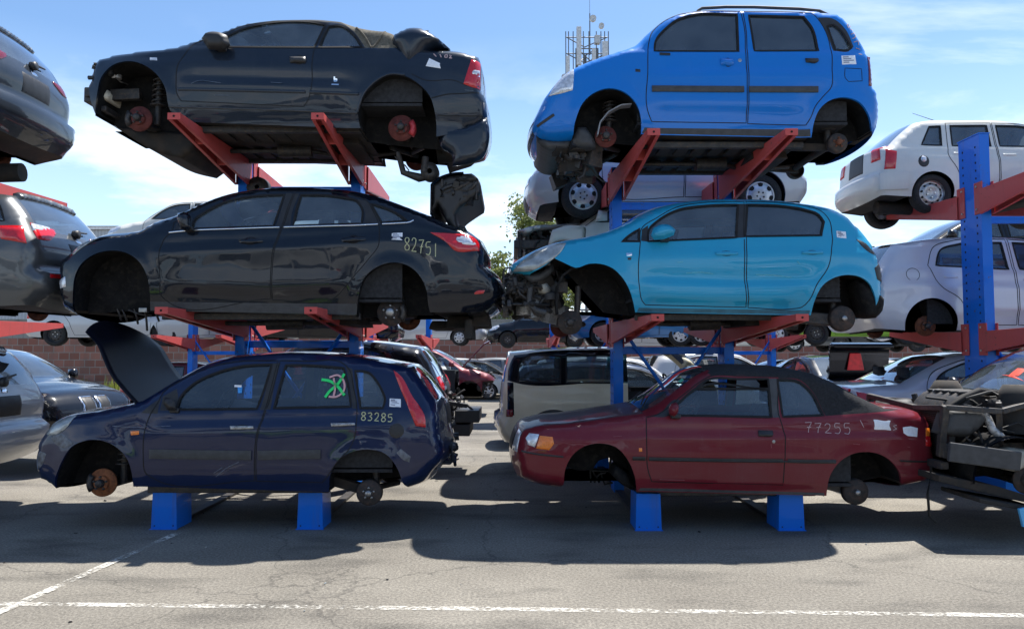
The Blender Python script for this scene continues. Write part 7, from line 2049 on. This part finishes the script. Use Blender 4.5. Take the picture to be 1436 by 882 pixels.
p = np.array([(c.X(3.44) + .085 * math.cos(a), c.Z(.93) + .085 * math.sin(a)) for a in np.linspace(0, 6.28, 20, endpoint=False)])
c.ribbon(('_t',), p, .007, .0015, M_RUBBER, 1, True); pp = c.acc.pop(('_t',)); np_mesh('fuel_flap_seam', np.vstack(pp['V']), pp['F'], [M_RUBBER], [0] * len(pp['F']), c.root)
c = car('sedan', 'black car with crumpled bonnet on the rear rack behind the silver hatchback at the right', (at(1228, 13.0) + 2.25, 14.0, 2.75), L=4.5, H=1.45, W=1.78, col=BLK, wheels='steel', h=.08, group=GR_B, skip=('bonnet',), nohead=True)
engine_bay(c, c.X(.1), c.X(1.1), .6, c.Z(.86), .66, 60, 77)
c = car('sedan', 'lilac silver saloon behind the burgundy convertible at the right edge', (at(1190, 9.9) + 2.3, 10.8, .24), L=4.6, H=1.44, W=1.80, col=LIL, heading='R', wheels='alloy', h=.05, group=GR_B, plate=False)
# black car with its boot lid up, red warning triangle inside the lid
c = car('sedan', 'black saloon with raised boot lid showing a red triangle, behind the burgundy soft top', (at(1203, 14.2), 14.2 + 1.6, .20), L=4.4, W=1.74, col=BLK, heading='L', yaw=R(-90), wheels='steel', h=.08, group=GR_B)
p0 = Vector((c.X(3.78), 0, c.Z(1.0)))
def lidp(u, v): return (p0.x + u, p0.z + v)
lid = pillow('boot_lid', [lidp(0, 0), lidp(.05, .12), lidp(.10, .62), lidp(.20, .70), lidp(.34, .66), lidp(.36, .60), lidp(.22, .60), lidp(.17, .55), lidp(.12, .1)], 1.16, 0, .03, BLK, c.root, .05, corner=35)
m = MB().use(plain('triangle_red', (.75, .02, .03), .3)); x = p0.x + .178
z0 = p0.z + .18
m.prism([(-.16, z0), (.16, z0), (.10, z0 + .32), (-.10, z0 + .32)], lambda u, v, t: (x + t, u - .1, v), 0, .03); m.build('warning_triangle', lid, bevel=.01)
# stripped wreck at the right edge, engine bay bare
c = car('sedan', 'stripped black wreck with its engine bay laid bare at the lower right edge', (at(1303, 6.95) + 1.75, 7.58, .30), L=3.5, H=1.46, W=1.74, col=BLK, wheels=None, h=.06, group=None, nohead=True, skip=('front_bumper', 'bonnet'), glassm=M_G_CLEAR, strip_front=True)
r = c.root; x0 = c.X(.02)
def B(name, mat, items, bev=.012):
    m = MB().use(mat)
    for cc, sz in items: m.box(cc, sz)
    return m.build(name, r, bevel=bev)
m = MB().use(M_DARKM)
for y in (-.72, .72):
    m.bar((x0 + .06, y, .90), (x0 + .55, y * 1.04, .87), .06, .05); m.bar((x0 + .55, y * 1.04, .87), (x0 + 1.2, y, 1.03), .06, .05); m.bar((x0 + .06, y * .86, .50), (x0 + 1.2, y * .8, .52), .09, .13)
    m.bar((x0 + .06, y, .92), (x0 + .06, y * .86, .45), .06, .06); m.bar((x0 + .55, y, .95), (x0 + .62, y * .86, .52), .05, .05)
m.bar((x0 + .06, -.72, .90), (x0 + .12, -.1, .86), .06, .05); m.bar((x0 + .12, -.1, .86), (x0 + .05, .72, .93), .06, .05); m.bar((x0 + .10, -.62, .36), (x0 + .10, .62, .36), .08, .07); m.build('front_frame', r, bevel=.008)
m = MB().use(M_PLASTIC); m.box((x0 + .20, 0, .64), (.05, 1.15, .46))
m.use(M_DARKM)
for k in range(22): m.box((x0 + .168, 0, .44 + k * .018), (.012, 1.05, .006))
m.build('radiator', r)
m = MB().use(M_PLASTIC)
for y in (-.27, .27):
    m.lathe([(.20, 0), (.22, 0), (.22, .05), (.20, .05)], (x0 + .24, y, .64), 'x', 28)
    for k in range(7):
        w_ = 2 * math.pi * k / 7; m.bar((x0 + .27, y, .64), (x0 + .27, y + .19 * math.cos(w_), .64 + .19 * math.sin(w_)), .05, .012)
m.build('cooling_fan', r)
for y in (-.60, .60):
    pillow('headlight_shell', [(x0 + .02, .66), (x0 + .10, .88), (x0 + .42, .90), (x0 + .48, .78), (x0 + .30, .64)], .22, y, .05, M_PLASTICD, r, .05)
pillow('engine_block', [(x0 + .42, .42), (x0 + .40, .86), (x0 + .52, .98), (x0 + .88, 1.0), (x0 + .95, .86), (x0 + .92, .42)], .78, .12, .04, M_DARKM, r, .05)
m = MB().use(M_PLASTIC)
for k in range(5): m.box((x0 + .70, -.14 + .13 * k, 1.005), (.36, .05, .03))
m.use(M_ALU); m.lathe([(0, .03), (.035, .03), (.035, 0)], (x0 + .56, .3, .985), 'z', 14); m.build('engine_cover', r, bevel=.008)
pillow('battery', [(x0 + .62, .74), (x0 + .62, .96), (x0 + .88, .96), (x0 + .88, .74)], .18, -.52, .02, M_PLASTIC, r, .05)
pillow('air_box', [(x0 + .95, .72), (x0 + .93, 1.0), (x0 + 1.05, 1.05), (x0 + 1.22, 1.02), (x0 + 1.22, .72)], .40, -.34, .05, M_PLASTIC, r, .05)
pillow('coolant_tank', [(x0 + .50, .36), (x0 + .49, .50), (x0 + .56, .54), (x0 + .74, .53), (x0 + .74, .38), (x0 + .66, .34)], .16, -.74, .04, plain('tank_plastic', (.42, .42, .38), .5), r, .04)
m = MB().use(M_ALU); m.tube([(x0 + .44, -.62, .88), (x0 + .48, -.66, .80), (x0 + .50, -.70, .70), (x0 + .58, -.72, .62)], .036, 10); m.build('pale_hose', r)
m = MB().use(M_RUBBER)
m.tube([(x0 + .24, -.40, .84), (x0 + .40, -.46, .98), (x0 + .62, -.32, 1.03), (x0 + .92, -.28, .99)], .034, 10); m.tube([(x0 + .22, .3, .46), (x0 + .38, .1, .40), (x0 + .6, -.3, .42)], .028, 8); m.build('coolant_hose', r)
m = MB().use(M_PLATE); rr = random.Random(5)
for k in range(16):
    y0 = rr.uniform(-.72, .5); xx = x0 + rr.uniform(.2, .7); z_ = rr.uniform(.55, 1.0)
    m.tube([(xx, y0, z_), (xx + .15, y0 + rr.uniform(-.12, .12), z_ + rr.uniform(-.04, .09)), (xx + .34, y0 + rr.uniform(-.2, .2), z_ + rr.uniform(-.06, .06)), (xx + .5, y0 + rr.uniform(-.2, .2), z_ - rr.uniform(0, .3))], rr.choice((.007, .010, .014)), 6)
m.build('wiring_loom', r)
for y in (-.66, .66):
    m = MB().use(M_UNDER); m.lathe([(.02, .12), (.11, .12), (.16, .03), (.19, -.25), (.19, -.32)], (x0 + .82, y * .86, .98), 'z', 22); m.build('strut_tower', r)
    brake_disc(r, x0 + .78, y * 1.12, .25, .13, M_DISCD, -1 if y < 0 else 1); control_arm(r, x0 + .78, y * 1.05, .25, -1 if y < 0 else 1)
clutter('engine_fittings', r, (x0 + .3, -.7, .45), (x0 + 1.1, .7, .96), 110, 91, [M_DARKM, M_PLASTIC, M_UNDER, M_RUBBER, M_PLASTICD], .02, .10, .6)
m = MB().use(M_PLASTICD); a = c.X(.0); m.bar((a + .02, -.85, .52), (a + .62, -.90, .44), .05, .17); m.build('bumper_armature', c.root, bevel=.01)
m = MB().use(M_UNDER)
m.prism([(a - .02, .30), (a + .5, .20), (a + 1.1, .02), (a + 1.1, -.02), (a + .45, .12), (a - .02, .24)], lambda u, v, t: (u, t, v), -.76, .5); m.prism([(a + .25, .12), (a + .9, .0), (a + .9, -.03), (a + .25, .08)], lambda u, v, t: (u, t, v), -.9, -.3); m.build('hanging_undertray', c.root, bevel=.008)
m = MB().use(paint('panel_sky_blue', (.10, .42, .75), .4, 0, .5, .05)); m.box((a + .62, -.95, -.03), (.10, .03, .16), Matrix.Rotation(-.2, 3, 'Y')); m.build('blue_bracket', c.root, bevel=.004)
m = MB().use(M_PLATE); m.tube([(a + .0, -.6, .35), (a - .05, -.62, .1), (a - .03, -.6, -.1), (a + .03, -.6, -.16)], .012, 6); m.build('hanging_cable', c.root)
i = c.uidx('windscreen', .25)
c.strip_patch('red_window_arrow', [(i, -.55), (i + 1, -.25), (i + 1, -.35), (i + 3, -.35), (i + 3, -.15), (i + 1, -.15), (i + 1, .0)], .004, plain('arrow_red', (.70, .06, .03), .6))

# ------------------------------------------------------------------ across the next lane and beyond
far = [
 # kind, label, px centre, depth, z, L, H, colour, heading, wheels
 ('hatch', 'maroon hatchback standing far left behind the raised bonnet', 290, 19.5, .0, 3.9, 1.46, MAR, 'R', 'steel'),
 ('sedan', 'dark car on the far rack above the maroon hatchback', 300, 19.6, 1.88, 4.4, 1.42, SLV2, 'L', 'steel'),
 ('estate', 'silver estate with pale wheels on the far rack behind the middle of the left stack', 600, 29.0, 2.0, 4.5, 1.45, SIL, 'L', 'cover'),
 ('hatch', 'black hatchback on the far rack in the gap under the turquoise nose', 757, 28.0, 1.9, 3.9, 1.45, BLK, 'L', 'steel'),
 ('hatch', 'silver white hatchback with alloy wheels down the gap', 640, 28.5, .0, 4.1, 1.47, WHT, 'R', 'alloy6'),
 ('estate', 'pale silver estate standing behind the white hatchback in the gap', 610, 31.5, .0, 4.5, 1.50, SLV2, 'L', 'alloy'),
 ('hatch', 'dusty grey hatchback far back beside the wall in the gap', 712, 33.2, .0, 4.0, 1.5, TAN, 'R', 'steel'),
 ('hatch', 'black hatchback far back in the gap, third from the wall', 672, 30.4, .0, 4.0, 1.42, BLK, 'R', 'alloy6'),
 ('estate', 'steel blue estate with a red tail light, just behind the beige boxy estate', 868, 14.2, .0, 4.6, 1.52, NVY, 'R', 'alloy'),
 ('suv', 'silver crossover parked behind the cabin of the beige boxy estate', 865, 17.2, .0, 4.3, 1.62, SLV2, 'R', 'alloy'),
 ('hatch', 'pale silver hatchback with red tail lights behind the windscreen of the burgundy convertible', 1010, 17.6, .1, 3.9, 1.62, SLV2, 'R', 'steel'),
 ('sedan', 'silver coupe behind the soft top of the burgundy convertible', 1130, 20.6, .2, 4.2, 1.42, LIL, 'L', 'steel'),
 ('hatch', 'mid blue hatchback on the far rack under the turquoise sill', 905, 19.4, 1.88, 3.9, 1.4, BLU2, 'L', 'cover'),
 ('hatch', 'maroon hatchback on the far rack right of the mid blue one', 1010, 19.4, 1.88, 3.8, 1.4, MAR, 'R', 'cover'),
 ('hatch', 'lime and white small car on the far rack under the turquoise tail', 1190, 19.5, 1.90, 3.6, 1.4, LIM, 'R', 'steel'),
 ('sedan', 'black car on the far rack at the right beside the lime one', 1345, 19.5, 1.88, 4.4, 1.4, BLK, 'L', 'steel'),
 ('estate', 'dark grey estate parked at the far right under the far rack', 1330, 16.5, .1, 4.6, 1.62, DGR, 'L', 'steel'),
 ('hatch', 'white hatchback parked far right behind the silver coupe', 1190, 25.0, .0, 4.0, 1.5, WHT, 'L', 'steel'),
 ('suv', 'red crossover high on the far rack in the gap, its bonnet edge showing', 838, 18.9, 3.45, 4.2, 1.55, RED, 'L', 'steel'),
 ('suv', 'white crossover high on the far rack, its nose showing above the black saloon bonnet', 275, 19.2, 3.92, 4.1, 1.60, WHT, 'L', 'steel'),
 ('hatch', 'white small car far down the gap beside the maroon wreck', 560, 25.5, 0.0, 3.8, 1.48, WHT, 'L', 'steel'),
 ('sedan', 'dark saloon in the farthest row, left half of the gap', 540, 33.0, 0.0, 4.4, 1.45, DGR, 'R', 'steel'),
 ('estate', 'beige estate in the farthest row, right of the dusty grey hatchback', 845, 33.0, 0.0, 4.5, 1.5, BEI, 'L', 'steel'),
 ('hatch', 'red hatchback in the farthest row, half hidden by the beige boxy estate', 985, 33.0, 0.0, 3.9, 1.5, RED, 'R', 'steel'),
 ('sedan', 'silver saloon in the farthest row behind the burgundy windscreen', 1130, 33.0, 0.0, 4.5, 1.45, SIL, 'L', 'steel'),
 ('hatch', 'steel blue hatchback in the farthest row towards the right', 1265, 33.0, 0.0, 3.9, 1.5, NVY, 'R', 'steel'),
 ('estate', 'white estate in the second-last row above the burgundy soft top', 930, 28.5, 0.0, 4.5, 1.55, WHT, 'R', 'steel'),
 ('sedan', 'black saloon in the second-last row above the burgundy soft top', 1085, 28.5, 0.0, 4.5, 1.45, BLK, 'L', 'steel'),
 ('hatch', 'dusty grey hatchback in the second-last row at the right', 1240, 28.5, 0.0, 4.0, 1.5, TAN, 'L', 'steel'),
 ('suv', 'silver crossover high in the second-last row under the turquoise car', 900, 27.5, 1.75, 4.2, 1.6, SIL, 'R', 'steel'),
 ('hatch', 'white hatchback raised in the second-last row under the turquoise tail', 1055, 27.5, 1.75, 3.9, 1.45, WHT, 'L', 'cover'),
 ('estate', 'dark grey estate raised in the second-last row right of the turquoise tail', 1215, 27.5, 1.75, 4.5, 1.5, DGR, 'R', 'steel'),
 ('hatch', 'maroon hatchback raised in the second-last row near the right edge', 1390, 27.5, 1.75, 3.9, 1.5, MAR, 'L', 'steel'),
 ('sedan', 'pale silver saloon on the far rack, seen under the black saloon sill at left', 175, 19.6, 1.88, 4.4, 1.4, SLV2, 'R', 'steel'),
 ('sedan', 'dark grey saloon under the far rack behind the navy hatchback', 420, 20.5, .0, 4.5, 1.45, DGR, 'R', 'steel'),
 ('estate', 'black estate on the far rack behind the sill of the black saloon', 440, 19.6, 1.88, 4.6, 1.42, BLK, 'R', 'steel'),
]
for i, (k, lab, px, D, z, L, H, colr, hd, wh) in enumerate(far):
    car(k, lab, (at(px, D), D, z), L=L, H=H, W=1.72, col=colr, heading=hd, wheels=wh, h=.12 if D > 24 else .11, group=GR_F, interior=(D < 18))
c = car('hatch', 'maroon wreck with a bent strut sticking up, in the gap behind the navy hatchback', (at(598, 20.6), 20.9, .33), L=3.9, H=1.50, W=1.70, col=MAR, heading='R', wheels=None, h=.09, group=GR_F, skip=('bonnet', 'front_bumper', 'door'), nohead=True)
engine_bay(c, c.X(.1), c.X(1.0), .45, .85, .6, 60, 41)
m = MB().use(MAR); m.bar((c.X(1.0), .6, .95), (c.X(.35), .55, 1.62), .10, .04); m.bar((c.X(.35), .55, 1.62), (c.X(.2), .5, 1.70), .10, .04); m.build('bent_strut', c.root, bevel=.01)

# ------------------------------------------------------------------ the facing rack row on the near side of the aisle (seen only as reflections in the paint)
def copy_tree(o, parent=None):
    c = o.copy(); COL.objects.link(c)
    if parent is not None: c.parent = parent
    for ch in list(o.children): copy_tree(ch, c)
    return c
src = [o for o in COL.objects if o.get('group') == GR_F and not o.parent]
ROWN = {0: 'ground', 1: 'middle', 2: 'top'}
n = 0
for tier, z in ((0, .15), (1, 1.95), (2, 3.8)):
    for k, x in enumerate((-15.5, -10.8, -6.2, -1.6, 3.2, 8.0, 12.8)):
        if (tier, k) in ((2, 0), (2, 4), (1, 6)): continue
        o = copy_tree(src[(n * 7 + tier) % len(src)])
        col_word = src[(n * 7 + tier) % len(src)]['label'].split()[:2]
        o.location = (x + .4 * ((n * 37) % 5 - 2) * .5, -5.6, z); o.rotation_euler = (0, 0, math.pi * (n % 2))
        o['label'] = 'car of the facing row behind the camera, ' + ROWN[tier] + ' tier, place ' + ['one', 'two', 'three', 'four', 'five', 'six', 'seven'][k] + ' from the left'
        o['group'] = 'cars in the facing row behind the camera'
        n += 1
# ------------------------------------------------------------------ sky, sun, camera
w = bpy.data.worlds.new('World'); SC.world = w; w.use_nodes = True
nt = w.node_tree; bg = nt.nodes['Background']
SUN_EL, SUN_AZ = R(67.2), math.atan2(.265, .325)      # azimuth from +y towards +x
sky = nt.nodes.new('ShaderNodeTexSky'); sky.sky_type = 'NISHITA'; sky.sun_disc = False
sky.sun_elevation = SUN_EL; sky.sun_rotation = SUN_AZ; sky.altitude = 50; sky.air_density = 1.0; sky.dust_density = .6; sky.ozone_density = 1.2
tc = nt.nodes.new('ShaderNodeTexCoord')
sep = nt.nodes.new('ShaderNodeSeparateXYZ'); nt.links.new(tc.outputs['Generated'], sep.inputs[0])
def M2(op, a, b=None):
    n = nt.nodes.new('ShaderNodeMath'); n.operation = op
    for s, v in zip(n.inputs, (a, b)):
        if v is None: continue
        if isinstance(v, (int, float)): s.default_value = v
        else: nt.links.new(v, s)
    return n.outputs[0]
# project the view direction on a flat cloud deck
den = M2('ADD', M2('MAXIMUM', sep.outputs[2], 0.0), .10)
cx, cy = M2('DIVIDE', sep.outputs[0], den), M2('DIVIDE', sep.outputs[1], den)
comb = nt.nodes.new('ShaderNodeCombineXYZ'); nt.links.new(cx, comb.inputs[0]); nt.links.new(cy, comb.inputs[1])
def cn(scale, detail, off, sc=(1, 1, 1)):
    mp = nt.nodes.new('ShaderNodeMapping'); mp.inputs['Location'].default_value = off; mp.inputs['Scale'].default_value = sc
    nt.links.new(comb.outputs[0], mp.inputs[0]); n = nt.nodes.new('ShaderNodeTexNoise'); n.inputs['Scale'].default_value = scale; n.inputs['Detail'].default_value = detail; n.inputs['Roughness'].default_value = .58
    nt.links.new(mp.outputs[0], n.inputs[0]); return n.outputs[0]
low = ramp(nt, cn(.62, 8, (3.1, 1.2, 0)), .47, .66).outputs[0]
# the low cumulus bank thins out with height
fade = ramp(nt, sep.outputs[2], .22, .40, (1, 1, 1, 1), (0, 0, 0, 1)).outputs[0]
wisp = ramp(nt, cn(1.1, 9, (0.4, 7.7, 0), (.5, 1.6, 1)), .56, .80).outputs[0]
wside = ramp(nt, sep.outputs[0], .10, .42).outputs[0]
cl = M2('MAXIMUM', M2('MULTIPLY', low, fade), M2('MULTIPLY', M2('MULTIPLY', wisp, wside), .75))
haze = ramp(nt, sep.outputs[2], .0, .36, (.75, .75, .75, 1), (0, 0, 0, 1)).outputs[0]
tn = nt.nodes.new('ShaderNodeMix'); tn.data_type = 'RGBA'; tn.blend_type = 'MULTIPLY'; tn.inputs[0].default_value = 1.
nt.links.new(sky.outputs[0], tn.inputs[6]); tn.inputs[7].default_value = (.92, 1.08, 1.20, 1)
c1 = mixc(nt, haze, tn.outputs[2], (6.4, 8.2, 10.2))
c2 = mixc(nt, cl, c1, (9.5, 9.9, 10.4))
nt.links.new(c2, bg.inputs[0]); bg.inputs[1].default_value = .088

sd = bpy.data.lights.new('sun', 'SUN'); sd.energy = 5.0; sd.angle = R(.53); sd.color = (1, .955, .89)
so = bpy.data.objects.new('sun', sd); link(so)
el, az = SUN_EL, SUN_AZ
d = Vector((math.sin(az) * math.cos(el), math.cos(az) * math.cos(el), math.sin(el)))
so.rotation_euler = d.to_track_quat('Z', 'Y').to_euler(); so.location = d * 60

cam = bpy.data.cameras.new('camera'); co = bpy.data.objects.new('camera', cam); link(co)
co.location = (0, 0, CAMZ); co.rotation_euler = (R(90) + PITCH, 0, 0)
cam.sensor_fit = 'HORIZONTAL'; cam.sensor_width = 36; cam.lens = 36 * FPX / IMW; cam.clip_end = 2000; cam.clip_start = .05
SC.camera = co
vs = SC.view_settings; vs.view_transform = 'Standard'; vs.look = 'None'; vs.exposure = EXPO; vs.gamma = 1; vs.use_curve_mapping = False
SC.cycles.use_denoising = True
SC.cycles.max_bounces = 8; SC.cycles.transparent_max_bounces = 24; SC.cycles.diffuse_bounces = 3; SC.cycles.glossy_bounces = 3
SC.cycles.sample_clamp_indirect = 6
bpy.context.view_layer.update()
